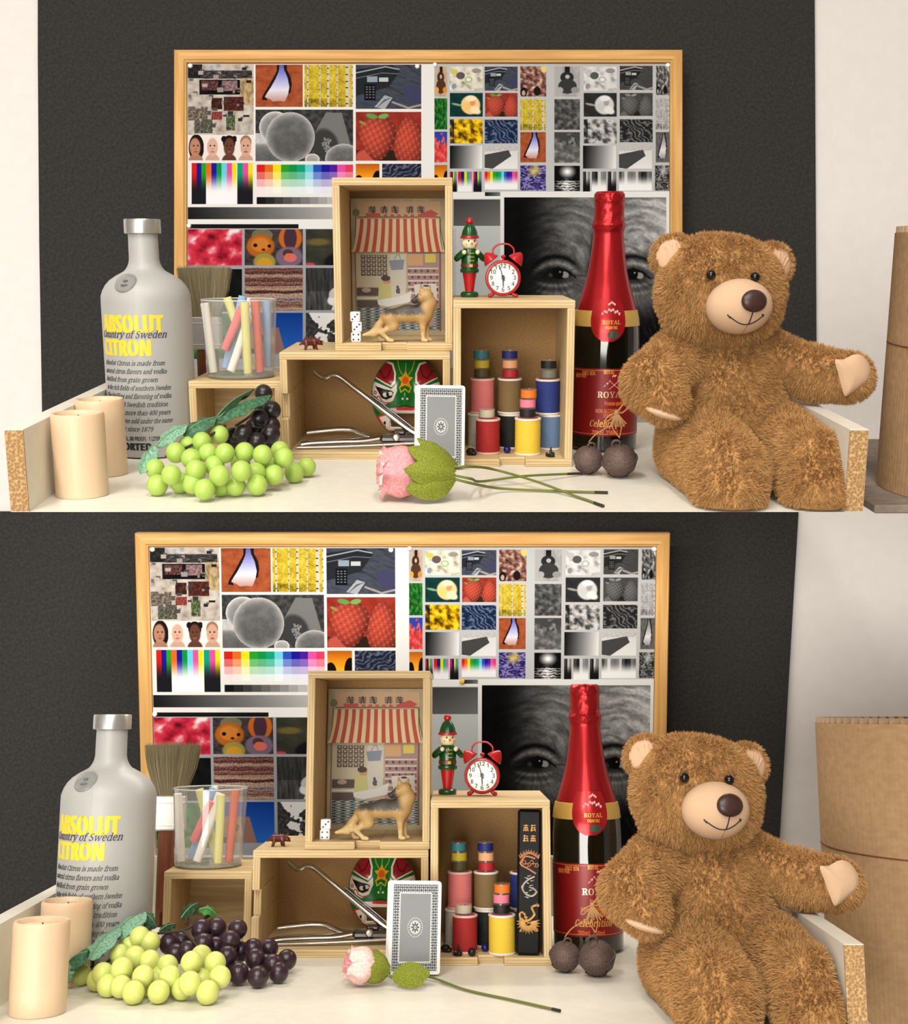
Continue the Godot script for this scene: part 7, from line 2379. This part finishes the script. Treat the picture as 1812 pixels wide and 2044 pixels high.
func flowers() -> void:
	var pink := patterned("rose_pink", noise_texture(0.03, 3, Color(0.80, 0.50, 0.52), Color(0.90, 0.66, 0.66), 71), Vector3(20, 20, 20), 0.75)
	pink.backlight_enabled = true
	pink.backlight = Color(0.12, 0.06, 0.06)
	var pale := patterned("rose_pale", noise_texture(0.03, 3, Color(0.88, 0.70, 0.68), Color(0.94, 0.84, 0.80), 72), Vector3(20, 20, 20), 0.75)
	var gr := patterned("sepal", noise_texture(0.04, 4, Color(0.39, 0.43, 0.12), Color(0.56, 0.58, 0.22), 73), Vector3(25, 25, 25), 0.75)
	var stem := mat("rose_stem", Color(0.40, 0.42, 0.17), 0.7)
	var tip := mat("stem_tip", Color(0.16, 0.13, 0.08), 0.8)
	# the open rose on the upper shelf, head to the left
	var t := thing("fabric_rose", "open pink fabric rose with green sepals lying before the upper card pack", "flower")
	var o: Vector3 = Vector3(-0.0308, -0.2280, -1.0967)
	o.z = -1.105
	var c := Vector3(Vector3(-0.0281, -0.2106, -1.1050).x - o.x, 0.0252, 0)
	var ax := Vector3(-1, 0.06, 0.12)
	petal_ring(t, c, ax, 5, 0.0162, 0.040, 0.042, 0.006, pink, "petal", 0.2)
	petal_ring(t, c, ax, 5, 0.0138, 0.042, 0.036, 0.002, M.rose_pale, "petal", 0.8)
	petal_ring(t, c + ax * 0.004, ax, 4, 0.012, 0.040, 0.032, -0.002, pink, "petal", 1.2)
	petal_ring(t, c + ax * 0.006, ax, 3, 0.007, 0.036, 0.022, -0.002, M.rose_pale, "petal", 0.1)
	petal_ring(t, c + Vector3(0.004, 0, 0), ax, 5, 0.0150, 0.014, 0.030, 0.002, gr, "sepal", 0.5)
	# long sepals, rooted behind the head and lying along it with their tips on the petals
	for l: Array in [[Vector3(0.030, 0.003, 0.012), Vector3(-0.014, 0.026, 0.016), 0.030, Vector3(0.0, 0.7, 0.7), 0.007, -0.20], [Vector3(0.030, -0.004, 0.014), Vector3(-0.016, -0.012, 0.026), 0.034, Vector3(0.0, 0.1, 1.0), 0.008, -0.20], [Vector3(0.032, 0.006, -0.004), Vector3(-0.006, 0.0315, -0.002), 0.030, Vector3(0, 0.95, 0.2), 0.006, -0.2], [Vector3(0.030, 0.000, 0.016), Vector3(-0.018, 0.007, 0.0275), 0.030, Vector3(0.0, 0.25, 1.0), 0.008, -0.25]]:
		var st0 := begin()
		blade(st0, c + l[0], c + l[1], l[2], l[3], l[4], l[5], 0.0009, 0.0006, 0.8)
		part("sepal_leaf", st0, gr, t)
	for l: Array in [[[c + Vector3(0.026, 0.0, 0.014), c + Vector3(0.044, -0.004, 0.012), Vector3(0.0265, -0.2211, -1.1550) - o, Vector3(0.0720, -0.2203, -1.1800) - o, Vector3(0.1320, -0.2280, -1.2269) - o + Vector3(0, 0.0016, 0)]],
			[[c + Vector3(0.026, -0.003, 0.014), c + Vector3(0.044, -0.008, 0.013), Vector3(0.0453, -0.2242, -1.1350) - o, Vector3(0.0984, -0.2280, -1.1345) - o + Vector3(0, 0.0014, 0), Vector3(0.1471, -0.2280, -1.1273) - o + Vector3(0, 0.0014, 0)]],
			[[c + Vector3(0.022, 0.006, 0.008), c + Vector3(0.044, 0.006, 0.004), Vector3(0.0398, -0.2155, -1.1900) - o, Vector3(0.0800, -0.2202, -1.1500) - o, Vector3(0.1150, -0.2280, -1.1082) - o + Vector3(0, 0.0014, 0), Vector3(0.1353, -0.2280, -1.0654) - o + Vector3(0, 0.0014, 0)]]]:
		var pts := curve(l[0], 36)
		for k in pts.size():
			pts[k].y = maxf(pts[k].y, 0.0012)
		var st1 := begin()
		tube(st1, pts, 0.0013, 8)
		var sm := part("flower_stem", st1, stem, t)
		st1 = begin()
		tube(st1, pts.slice(33), 0.00145, 8)
		part("cut_end", st1, tip, sm)
	lift(t)
	pose(t, "A", o + Vector3(0, t.position.y, 0))
	# the bud on the lower shelf
	t = thing("fabric_rose", "closed pink fabric rosebud with one leaf and long stem on the lower shelf", "flower")
	o = Vector3(-0.0773, -0.2680, -1.2322)
	c = Vector3(-0.0788, -0.2502, -1.2230) - o
	o.z = -1.223
	c = Vector3(0.004, 0.0158, 0)
	ax = Vector3(-1, 0.22, 0.15)
	petal_ring(t, c, ax, 4, 0.0120, 0.031, 0.028, 0.003, M.rose_pale, "petal", 0.3)
	petal_ring(t, c + ax * 0.003, ax, 3, 0.008, 0.031, 0.022, -0.001, pink, "petal", 1.0)
	for l: Array in [[Vector3(0.012, 0.000, 0.004), Vector3(-0.022, 0.006, 0.016), 0.030, Vector3(0.0, 0.2, 1.0), 0.006, -0.25], [Vector3(0.012, 0.002, 0.0), Vector3(-0.014, 0.018, 0.006), 0.026, Vector3(0.0, 0.8, 0.6), 0.004, -0.25], [Vector3(0.012, -0.003, 0.003), Vector3(-0.016, -0.006, 0.012), 0.020, Vector3(0.0, -0.3, 0.95), 0.004, -0.25]]:
		var st4 := begin()
		blade(st4, c + l[0], c + l[1], l[2], l[3], l[4], l[5], 0.0006, 0.0005, 0.8)
		part("sepal_leaf", st4, gr, t)
	var pts2 := curve([c + Vector3(0.002, 0, 0), c + Vector3(0.018, -0.008, 0.004), Vector3(-0.0277, -0.2680, -1.2474) - o + Vector3(0, 0.004, 0), Vector3(0.0114, -0.2680, -1.2009) - o + Vector3(0, 0.0014, 0), Vector3(0.0568, -0.2680, -1.1579) - o + Vector3(0, 0.0014, 0), Vector3(0.0940, -0.2680, -1.1215) - o + Vector3(0, 0.0014, 0)], 40)
	for k in pts2.size():
		pts2[k].y = maxf(pts2[k].y, 0.0012)
	var st2 := begin()
	tube(st2, pts2, 0.0013, 8)
	var sm2 := part("flower_stem", st2, stem, t)
	st2 = begin()
	tube(st2, pts2.slice(38), 0.00145, 8)
	part("cut_end", st2, tip, sm2)
	for l: Array in [[Vector3(0.014, -0.004, 0.006), Vector3(0.050, -0.002, 0.010), 0.028, Vector3(0.1, 0.6, 0.8), 0.005, -0.18], [Vector3(0.014, -0.006, 0.008), Vector3(0.044, -0.010, 0.018), 0.016, Vector3(0.1, 0.3, 0.95), 0.003, -0.18]]:
		var st3 := begin()
		blade(st3, c + l[0], c + l[1], l[2], l[3], l[4], l[5], 0.0005)
		part("leaf", st3, gr, t)
	lift(t)
	pose(t, "B", o + Vector3(0, t.position.y, 0))

# ---------------------------------------------------------------- the dog and the little horned animal
func animals() -> void:
	var mm := func(x: float, y: float, z: float) -> Vector3: return Vector3(x, y, z) / 1000.0
	var B := func(a: Vector3, b: Vector3, r0: float, r1: float, k := 3.0) -> Array: return [a / 1000.0, b / 1000.0, r0 / 1000.0, r1 / 1000.0, k / 1000.0]
	var V := func(x: float, y: float, z: float) -> Vector3: return Vector3(x, y, z)
	var bones := [
		B.call(V.call(-8, 28, 0), V.call(12, 32, 0), 8.2, 8.6, 6.0), B.call(V.call(12, 31, 0), V.call(30, 31, 0), 8.8, 10.6, 6.0),
		B.call(V.call(31, 33, 0), V.call(37, 43, 1), 9.4, 7.4, 6.0), B.call(V.call(37, 43, 1), V.call(34, 51, 3), 7.2, 6.8, 5.0),
		B.call(V.call(33, 51.5, 4), V.call(28, 50, 6), 6.4, 5.4, 3.0), B.call(V.call(26, 48.8, 7), V.call(19.5, 46.3, 9.5), 3.6, 2.7, 3.0),
		B.call(V.call(25.5, 46, 7), V.call(20.5, 44.2, 9.0), 2.6, 1.8, 1.6),
		B.call(V.call(29, 56, 4), V.call(27.5, 63.5, 4.5), 2.6, 0.9, 2.0), B.call(V.call(36.5, 55.5, 1.5), V.call(38, 62.0, 1), 2.6, 0.9, 2.0),
		B.call(V.call(30, 27, 4.5), V.call(29.5, 17, 5), 6.0, 3.6, 4.0), B.call(V.call(29.5, 17, 5), V.call(30, 4, 5), 3.2, 2.4, 2.0), B.call(V.call(30, 2.4, 5.4), V.call(33.5, 1.9, 6.2), 2.5, 2.0, 1.5),
		B.call(V.call(33, 26, -5), V.call(34, 15, -5), 5.0, 3.2, 4.0), B.call(V.call(34, 15, -5), V.call(34.6, 4, -5), 3.0, 2.4, 2.0), B.call(V.call(34.8, 2.4, -4.6), V.call(38.5, 1.9, -4), 2.4, 2.0, 1.5),
		B.call(V.call(-7, 27, 4.5), V.call(-3, 18, 5.5), 8.0, 5.6, 5.0), B.call(V.call(-3, 18, 5.5), V.call(-17.5, 11, 5), 4.8, 2.6, 3.0), B.call(V.call(-17.5, 11, 5), V.call(-9, 3.4, 5.6), 2.6, 2.0, 2.0), B.call(V.call(-9, 2.6, 5.6), V.call(-4.5, 2.0, 6.2), 2.4, 2.0, 1.5),
		B.call(V.call(-8, 25, -4.5), V.call(-10, 17, -5), 7.0, 4.8, 5.0), B.call(V.call(-10, 17, -5), V.call(-22, 10, -5), 4.2, 2.4, 3.0), B.call(V.call(-22, 10, -5), V.call(-18, 3, -5), 2.4, 2.0, 2.0), B.call(V.call(-18, 2.4, -4.8), V.call(-14, 2.0, -4.4), 2.3, 2.0, 1.5),
		B.call(V.call(-14, 28, 0), V.call(-20, 18, 1), 3.4, 3.8, 3.0), B.call(V.call(-20, 18, 1), V.call(-25, 10.5, 2), 4.2, 4.4, 3.0), B.call(V.call(-25, 10.5, 2), V.call(-37, 8.0, 3), 4.2, 1.6, 3.0)]
	var tan_ := Color(0.70, 0.565, 0.36).srgb_to_linear()
	var cream_ := Color(0.80, 0.70, 0.50).srgb_to_linear()
	var saddle := Color(0.20, 0.21, 0.22).srgb_to_linear()
	var coat := func(p: Vector3, n: Vector3) -> Color:
		var q := p * 1000.0
		var w := nz(q.x * 0.25, q.y * 0.25 + q.z * 0.2) - 0.5
		var c := tan_.lerp(cream_, clampf((20.0 - q.y) / 18.0 + w, 0.0, 1.0))
		var on_back := smoothstep(28.0, 33.0, q.y + w * 5.0 - absf(q.x - 10.0) * 0.02) * smoothstep(-20.0, -10.0, q.x) * smoothstep(34.0, 26.0, q.x + (q.y - 36.0) * 0.4)
		c = c.lerp(saddle, on_back * 0.92)
		if q.x < 26.0 and q.y > 42.0:
			c = c.lerp(Color(0.035, 0.03, 0.028), smoothstep(26.0, 22.5, q.x))
		if q.y > 60.0:
			c = c.lerp(Color(0.16, 0.09, 0.06), 0.5)
		return c
	var vm := StandardMaterial3D.new()
	vm.vertex_color_use_as_albedo = true
	vm.roughness = 0.55
	var built := body(bones, 0.0009, coat)
	var t := thing("dog_figurine", "tan and grey shepherd dog figurine looking back over its shoulder, upper tall crate", "figurine")
	mesh_node("dog_body", built.mesh, vm, t)
	var st := begin()
	ball(st, mm.call(18.0, 46.6, 10.4), mm.call(1.7, 1.4, 1.5), 10)
	for e: Vector3 in [Vector3(27.0, 52.4, 10.4), Vector3(23.6, 51.4, 5.0)]:
		ball(st, e / 1000.0, Vector3.ONE * 0.0008, 8)
	part("nose_and_eyes", st, M.black_plastic, t)
	var up := 0.0084
	pose(t, "A", crate_at.A.tall + Vector3(0.0020, up, -0.020), Vector3(0, 4, 0), 1.0)
	dup(t, "tan and grey shepherd dog figurine looking back over its shoulder, lower tall crate", "B", crate_at.B.tall + Vector3(0.0035, up, -0.018), Vector3(0, 4, 0), 1.07)
	# little dark red horned animal
	bones = [B.call(V.call(-5, 9.5, 0), V.call(5, 9.5, 0), 4.6, 4.4, 3.0), B.call(V.call(6, 10, 1), V.call(10.5, 9, 2), 3.6, 3.0, 2.0), B.call(V.call(11, 8, 2.4), V.call(13.5, 6.6, 3), 2.2, 1.4, 1.5),
		B.call(V.call(9, 12, 3), V.call(12.5, 16, 4.5), 1.0, 0.4, 1.0), B.call(V.call(9, 12, 0.5), V.call(11.5, 16, 0), 1.0, 0.4, 1.0), B.call(V.call(12.5, 8, 3), V.call(15, 10.5, 3.8), 0.8, 0.3, 0.8),
		B.call(V.call(5, 7, 3), V.call(7, 0.8, 3.4), 2.0, 1.3, 1.5), B.call(V.call(4, 7, -3), V.call(5, 0.8, -3.4), 2.0, 1.3, 1.5), B.call(V.call(-5, 7, 3), V.call(-7.5, 0.8, 3.4), 2.2, 1.3, 1.5), B.call(V.call(-5, 7, -3), V.call(-5.5, 0.8, -3.4), 2.2, 1.3, 1.5),
		B.call(V.call(-9, 9, 0), V.call(-14, 6, 0), 2.4, 0.6, 2.0)]
	for k in 5:
		bones.append(B.call(V.call(-6 + k * 3, 13, 0), V.call(-7 + k * 3, 17.5 - absf(k - 2) * 0.5, 0), 1.1, 0.35, 0.8))
	var red := Color(0.22, 0.06, 0.04).srgb_to_linear()
	var red2 := Color(0.38, 0.12, 0.08).srgb_to_linear()
	built = body(bones, 0.0006, func(p: Vector3, _n: Vector3): return red.lerp(red2, nz(p.x * 400.0, p.y * 400.0 + p.z * 300)))
	t = thing("horned_figurine", "tiny dark red horned animal figure left of the upper tall crate", "figurine")
	var rm := StandardMaterial3D.new()
	rm.vertex_color_use_as_albedo = true
	rm.roughness = 0.35
	mesh_node("animal_body", built.mesh, rm, t)
	pose(t, "A", Vector3(-0.1611, -0.1057, -1.3900) * Vector3(1, 0, 0) + Vector3(0, DEPTH.A + (CRATES.A.wide[1] as float), -1.36), Vector3(0, 18, 0), 0.92)
	dup(t, "tiny dark red horned animal figure left of the lower tall crate", "B", Vector3(-0.1977, -0.1541, -1.4300) * Vector3(1, 0, 0) + Vector3(0, DEPTH.B + (CRATES.B.wide[1] as float), -1.395), Vector3(0, 14, 0), 0.92)
	M["figure_red"] = rm

# ---------------------------------------------------------------- teddy bears
func bears() -> void:
	var O := Vector3(0.2780, DEPTH.A, -1.20)
	var at := func(p: Vector3) -> Vector3: return p - O
	var b := func(p: Vector3, q: Vector3, r0: float, r1: float, k := 0.012, limb := 0) -> Array: return [p - O, q - O, r0 - 0.0036, r1 - 0.0036, k, limb]
	var bones := [
		# trunk
		b.call(Vector3(0.2867, -0.1129, -1.2650), Vector3(0.2880, -0.1768, -1.2500), 0.054, 0.063, 0.02), b.call(Vector3(0.2816, -0.1461, -1.2350), Vector3(0.2816, -0.1688, -1.2300), 0.050, 0.050, 0.02),
		b.call(Vector3(0.2561, -0.1893, -1.2450), Vector3(0.3271, -0.1946, -1.2450), 0.045, 0.045, 0.02), b.call(Vector3(0.2562, -0.1089, -1.2500), Vector3(0.3197, -0.1094, -1.2550), 0.034, 0.032, 0.02),
		# head
		b.call(Vector3(0.2685, -0.0326, -1.2350), Vector3(0.2693, -0.0404, -1.2300), 0.047, 0.048, 0.015, 1), b.call(Vector3(0.2429, -0.0453, -1.2280), Vector3(0.2449, -0.0532, -1.2260), 0.042, 0.041, 0.025, 1), b.call(Vector3(0.2934, -0.0463, -1.2280), Vector3(0.2938, -0.0552, -1.2280), 0.039, 0.038, 0.025, 1),
		b.call(Vector3(0.2535, -0.0255, -1.2300), Vector3(0.2893, -0.0276, -1.2320), 0.040, 0.036, 0.02, 1),
		# arms
		b.call(Vector3(0.2321, -0.1074, -1.2380), Vector3(0.1974, -0.1284, -1.1900), 0.0350, 0.0312, 0.012, 2), b.call(Vector3(0.1974, -0.1284, -1.1900), Vector3(0.2056, -0.1442, -1.1650), 0.0312, 0.0250, 0.012, 2),
		b.call(Vector3(0.3314, -0.1089, -1.2500), Vector3(0.3664, -0.1225, -1.2250), 0.0285, 0.0275, 0.014, 3), b.call(Vector3(0.3664, -0.1225, -1.2250), Vector3(0.3936, -0.1235, -1.2000), 0.0275, 0.0270, 0.010, 3),
		# legs
		b.call(Vector3(0.2530, -0.1966, -1.2150), Vector3(0.2545, -0.2035, -1.1050), 0.0490, 0.0398, 0.012, 4), b.call(Vector3(0.2543, -0.2025, -1.1000), Vector3(0.2514, -0.2188, -1.0750), 0.0385, 0.0350, 0.010, 4),
		b.call(Vector3(0.3341, -0.1949, -1.2200), Vector3(0.3382, -0.2010, -1.1100), 0.0450, 0.0395, 0.012, 5), b.call(Vector3(0.3362, -0.2002, -1.1000), Vector3(0.3318, -0.2188, -1.0750), 0.0385, 0.0350, 0.010, 5)]
	# the soles stand on the tray right at its edge; the flat underside rests on the board
	var sight := Plane(Vector3(0, -1, 0).rotated(Vector3.RIGHT, deg_to_rad(-TILT.A)), 0.0)
	sight = Plane(sight.normal, sight.normal.dot(-O) - 0.0012)
	var side := Vector3(1, 0, 0.0395).normalized()
	var cuts: Array = [[Plane(Vector3.DOWN, -0.0008)], [sight], [Plane(side, side.dot(Vector3(0.0690, 0, 0.1517))), Plane(Vector3.DOWN, -0.0765)]]
	var fur_base := Color(0.46, 0.30, 0.13).srgb_to_linear()
	var built := body(bones, 0.0042, null, cuts)
	var t := thing("teddy_bear", "brown plush teddy bear sitting at the right end of the upper shelf", "teddy bear")
	mesh_node("plush_body", built.mesh, mat("plush", Color(0.69, 0.515, 0.305), 0.95), t)
	# ears: fur cup and cloth lining
	var ears := [[at.call(Vector3(0.2201, -0.0054, -1.2360)), 0.0215, 0.0195, Vector3(-0.30, 0.20, 1.0), 0.35], [at.call(Vector3(0.3234, -0.0143, -1.2400)), 0.0200, 0.0205, Vector3(0.45, 0.15, 1.0), -0.45]]
	var ear_meshes := []
	for e: Array in ears:
		var n: Vector3 = (e[3] as Vector3).normalized()
		var x := Vector3.UP.cross(n).normalized()
		var bb := Basis(x, n.cross(x), n).rotated(n, e[4])
		var bn := []
		for k in 9:
			var a := PI * (k / 8.0) * 1.25 - PI * 0.125
			var p: Vector3 = e[0] + bb * Vector3(cos(a) * e[1] * 0.62, sin(a) * e[2] * 0.62, -0.002)
			bn.append([p, p, 0.0085, 0.0085, 0.006])
		bn.append([e[0] + bb * Vector3(0, 0.002, -0.006), e[0] + bb * Vector3(0, -0.008, -0.007), 0.011, 0.011, 0.008])
		var eb := body(bn, 0.0028)
		ear_meshes.append(eb)
		var ear := mesh_node("ear", eb.mesh, M.plush, t)
		var st := begin()
		ball(st, Vector3.ZERO, Vector3(e[1] * 0.80, e[2] * 0.84, 0.0046), 24)
		for k: float in [-0.4, 0.2, 0.6]:
			tube(st, [Vector3(k * 0.012, 0.010, 0.0036), Vector3(k * 0.005, -0.006, 0.0046)], 0.0009, 6)
		var li := part("ear_lining", st, mat("ear_cloth", Color(0.79, 0.64, 0.52), 0.9), ear)
		li.transform = Transform3D(bb, e[0] + bb * Vector3(0, -0.0005, 0.0056))
	# muzzle, nose, stitched mouth, eyes
	var look := Basis.from_euler(Vector3(0.10, 0.16, 0.0))
	var mc: Vector3 = at.call(Vector3(0.2760, -0.0531, -1.1800))
	var mr := Vector3(0.0330, 0.0268, 0.0240)
	var st := begin()
	ball(st, Vector3.ZERO, mr, 36)
	var muz := part("muzzle", st, mat("muzzle_cloth", Color(0.775, 0.64, 0.515), 0.85), t)
	muz.transform = Transform3D(look, mc)
	var on := func(x: float, y: float, off: float) -> Vector3:
		var z := sqrt(maxf(0.0, 1.0 - pow(x / mr.x, 2) - pow(y / mr.y, 2))) * mr.z
		var p := Vector3(x, y, z)
		return p + (p / (mr * mr)).normalized() * off
	st = begin()
	ball(st, on.call(0.0050, 0.0085, 0.0005), Vector3(0.0135, 0.0108, 0.0062), 24, Basis.from_euler(Vector3(-0.35, 0.15, 0.08)))
	var nose := part("nose", st, mat("nose_satin", Color(0.22, 0.125, 0.11), 0.38), t)
	nose.transform = muz.transform
	st = begin()
	var path := []
	for k in 9:
		path.append(on.call(0.0046 - 0.0003 * k, lerpf(0.000, -0.0142, k / 8.0), 0.0002))
	tube(st, path, 0.00055, 6)
	path = []
	for k in 15:
		var f := k / 14.0
		path.append(on.call(lerpf(-0.0170, 0.0175, f), -0.0062 - 0.0085 * sin(PI * f) + 0.0014 * f, 0.0002))
	tube(st, path, 0.00055, 6)
	tube(st, [on.call(-0.0190, -0.0045, 0.0003), on.call(-0.0160, -0.0078, 0.0003)], 0.0006, 6)
	tube(st, [on.call(0.0150, -0.0042, 0.0003), on.call(0.0168, -0.0065, 0.0003)], 0.0006, 6)
	var mouth := part("stitched_mouth", st, mat("stitch", Color(0.10, 0.06, 0.05), 0.8), t)
	mouth.transform = muz.transform
	st = begin()
	path = []
	for k in 8:
		path.append(on.call(0.0012 + 0.0003 * sin(k * 1.0), lerpf(-0.0140, -0.0240, k / 7.0), 0.0001))
	tube(st, path, 0.0003, 6)
	var seam := part("muzzle_seam", st, mat("muzzle_seam", Color(0.60, 0.43, 0.31), 0.9), t)
	seam.transform = muz.transform
	var eyes := [at.call(Vector3(0.2471, -0.0230, -1.1780)), at.call(Vector3(0.2895, -0.0249, -1.1775))]
	for e: Vector3 in eyes:
		st = begin()
		ball(st, e, Vector3.ONE * 0.0047, 18)
		part("eye", st, mat("eye_glass", Color(0.03, 0.022, 0.018), 0.08), t)
	# palm of the raised paw and the sliver of the lowered one
	st = begin()
	var pc: Vector3 = at.call(Vector3(0.3890, -0.1187, -1.1775))
	var pb := Basis.from_euler(Vector3(-0.05, 0.22, -0.22))
	var edge := []
	var shape := [Vector2(-0.0215, 0.010), Vector2(-0.013, 0.0125), Vector2(-0.004, 0.019), Vector2(0.004, 0.0205), Vector2(0.013, 0.0165), Vector2(0.0195, 0.008), Vector2(0.019, -0.002), Vector2(0.012, -0.010), Vector2(0.003, -0.019), Vector2(-0.002, -0.0215), Vector2(-0.0075, -0.014), Vector2(-0.014, -0.003)]
	for k in 48:
		var f := k / 4.0
		var i := int(f)
		var q: Vector2 = shape[i % 12].cubic_interpolate(shape[(i + 1) % 12], shape[(i + 11) % 12], shape[(i + 2) % 12], f - i)
		edge.append(q)
	st.set_smooth_group(1)
	for ring in 6:
		for k in 48:
			var l := (k + 1) % 48
			var f0 := ring / 6.0
			var f1 := (ring + 1) / 6.0
			var z := func(f: float) -> float: return 0.0062 * sqrt(maxf(0.0, 1.0 - f * f))
			var a0 := pc + pb * Vector3(edge[k].x * f0, edge[k].y * f0, z.call(f0))
			var a1 := pc + pb * Vector3(edge[k].x * f1, edge[k].y * f1, z.call(f1))
			var a2 := pc + pb * Vector3(edge[l].x * f1, edge[l].y * f1, z.call(f1))
			var a3 := pc + pb * Vector3(edge[l].x * f0, edge[l].y * f0, z.call(f0))
			tri(st, a0, a1, a2)
			if ring > 0:
				tri(st, a0, a2, a3)
	part("paw_pad", st, M.muzzle_cloth, t)
	st = begin()
	ball(st, at.call(Vector3(0.2022, -0.1537, -1.1520)), Vector3(0.0185, 0.0045, 0.012), 20, Basis(Vector3.BACK, -0.30))
	part("paw_pad", st, M.muzzle_cloth, t)
	# fur: short tufts combed down and away, none on cloth, eyes or nose
	var bare := [[mc, 0.0262]]
	for e: Vector3 in eyes:
		bare.append([e + Vector3(0, 0, 0.002), 0.0050])
	bare.append([pc + Vector3(0, 0, 0.004), 0.0165])
	for e: Array in ears:
		bare.append([(e[0] as Vector3) + (e[3] as Vector3).normalized() * 0.006, 0.0150])
	var fur := MultiMesh.new()
	fur.transform_format = MultiMesh.TRANSFORM_3D
	fur.use_colors = true
	fur.mesh = tuft()
	var xs: Array[Transform3D] = []
	var cs := PackedColorArray()
	var r := RandomNumberGenerator.new()
	r.seed = 21
	grow(built, 95000, 0.0062, bare, sight, r, xs, cs)
	for eb: Dictionary in ear_meshes:
		grow(eb, 2600, 0.0052, bare, sight, r, xs, cs)
	fur.instance_count = xs.size()
	for k in xs.size():
		fur.set_instance_transform(k, xs[k])
		fur.set_instance_color(k, cs[k])
	var fm := StandardMaterial3D.new()
	fm.vertex_color_use_as_albedo = true
	fm.roughness = 0.85
	var f := MultiMeshInstance3D.new()
	f.name = "fur"
	f.multimesh = fur
	f.material_override = fm
	f.set_meta("kind", "stuff")
	t.add_child(f, true)
	pose(t, "A", O)
	dup(t, "brown plush teddy bear sitting at the right end of the lower shelf", "B", Vector3(Vector3(0.2420, -0.1370, -1.1850).x + 0.004, DEPTH.B, -1.172), Vector3.ZERO, 0.985)

func tuft() -> ArrayMesh:
	var st := begin()
	var r := RandomNumberGenerator.new()
	r.seed = 2
	for k in 4:
		var a := r.randf() * TAU
		var x := Vector3(cos(a), 0, sin(a)) * 0.044
		var o := Vector3(r.randf_range(-0.12, 0.12), 0, r.randf_range(-0.12, 0.12))
		var b := Vector3(r.randf_range(-0.2, 0.2), 0, r.randf_range(-0.2, 0.2))
		var l := r.randf_range(0.75, 1.1)
		quad(st, o - x, o + x, o + b * 0.4 + Vector3(0, l * 0.55, 0) + x * 0.8, o + b * 0.4 + Vector3(0, l * 0.55, 0) - x * 0.8)
		tri(st, o + b * 0.4 + Vector3(0, l * 0.55, 0) - x * 0.8, o + b * 0.4 + Vector3(0, l * 0.55, 0) + x * 0.8, o + b + Vector3(0, l, 0))
	st.generate_normals()
	return st.commit()

func grow(m: Dictionary, count: int, long: float, bare: Array, sight: Plane, r: RandomNumberGenerator, xs: Array[Transform3D], cs: PackedColorArray) -> void:
	var V: PackedVector3Array = m.v
	var N: PackedVector3Array = m.n
	var I: PackedInt32Array = m.i
	var sum := PackedFloat32Array()
	var total := 0.0
	for k in range(0, I.size(), 3):
		total += (V[I[k + 1]] - V[I[k]]).cross(V[I[k + 2]] - V[I[k]]).length()
		sum.append(total)
	var light := Color(0.785, 0.61, 0.385).srgb_to_linear()
	var deep := Color(0.65, 0.465, 0.258).srgb_to_linear()
	for n in count:
		var k := sum.bsearch(r.randf() * total) * 3
		if k >= I.size():
			continue
		var u := r.randf()
		var v := r.randf()
		if u + v > 1.0:
			u = 1.0 - u
			v = 1.0 - v
		var p := V[I[k]] * (1.0 - u - v) + V[I[k + 1]] * u + V[I[k + 2]] * v
		var nn := (N[I[k]] * (1.0 - u - v) + N[I[k + 1]] * u + N[I[k + 2]] * v).normalized()
		var skip := false
		for b: Array in bare:
			if p.distance_to(b[0]) < b[1]:
				skip = true
				break
		if skip:
			continue
		var w := Vector3(nz(p.x * 40.0, p.y * 40.0 + p.z * 30.0) - 0.5, nz(p.y * 40.0 + 9.0, p.z * 40.0 + p.x * 20) - 0.5, nz(p.z * 40.0 + 3.0, p.x * 40.0 - p.y * 20) - 0.5)
		var d := (nn * 0.75 + Vector3(0, -0.45, 0) + w * 1.0 + Vector3(r.randf_range(-1, 1), r.randf_range(-1, 1), r.randf_range(-1, 1)) * 0.28).normalized()
		if d.dot(nn) < 0.25:
			d = (d + nn * (0.35 - d.dot(nn))).normalized()
		var l := long * r.randf_range(0.75, 1.2)
		if sight.distance_to(p + d * l) > -0.0002 or p.y + d.y * l < 0.0003:
			continue
		var x := d.cross(Vector3(r.randf_range(-1, 1), r.randf_range(-1, 1), r.randf_range(-1, 1))).normalized()
		xs.append(Transform3D(Basis(x * l, d * l, x.cross(d) * l), p - nn * 0.0006))
		cs.append(deep.lerp(light, clampf(nz(p.x * 55.0 + 5.0, p.y * 55.0 + p.z * 45.0) * 0.6 + r.randf() * 0.5, 0.0, 1.0)))
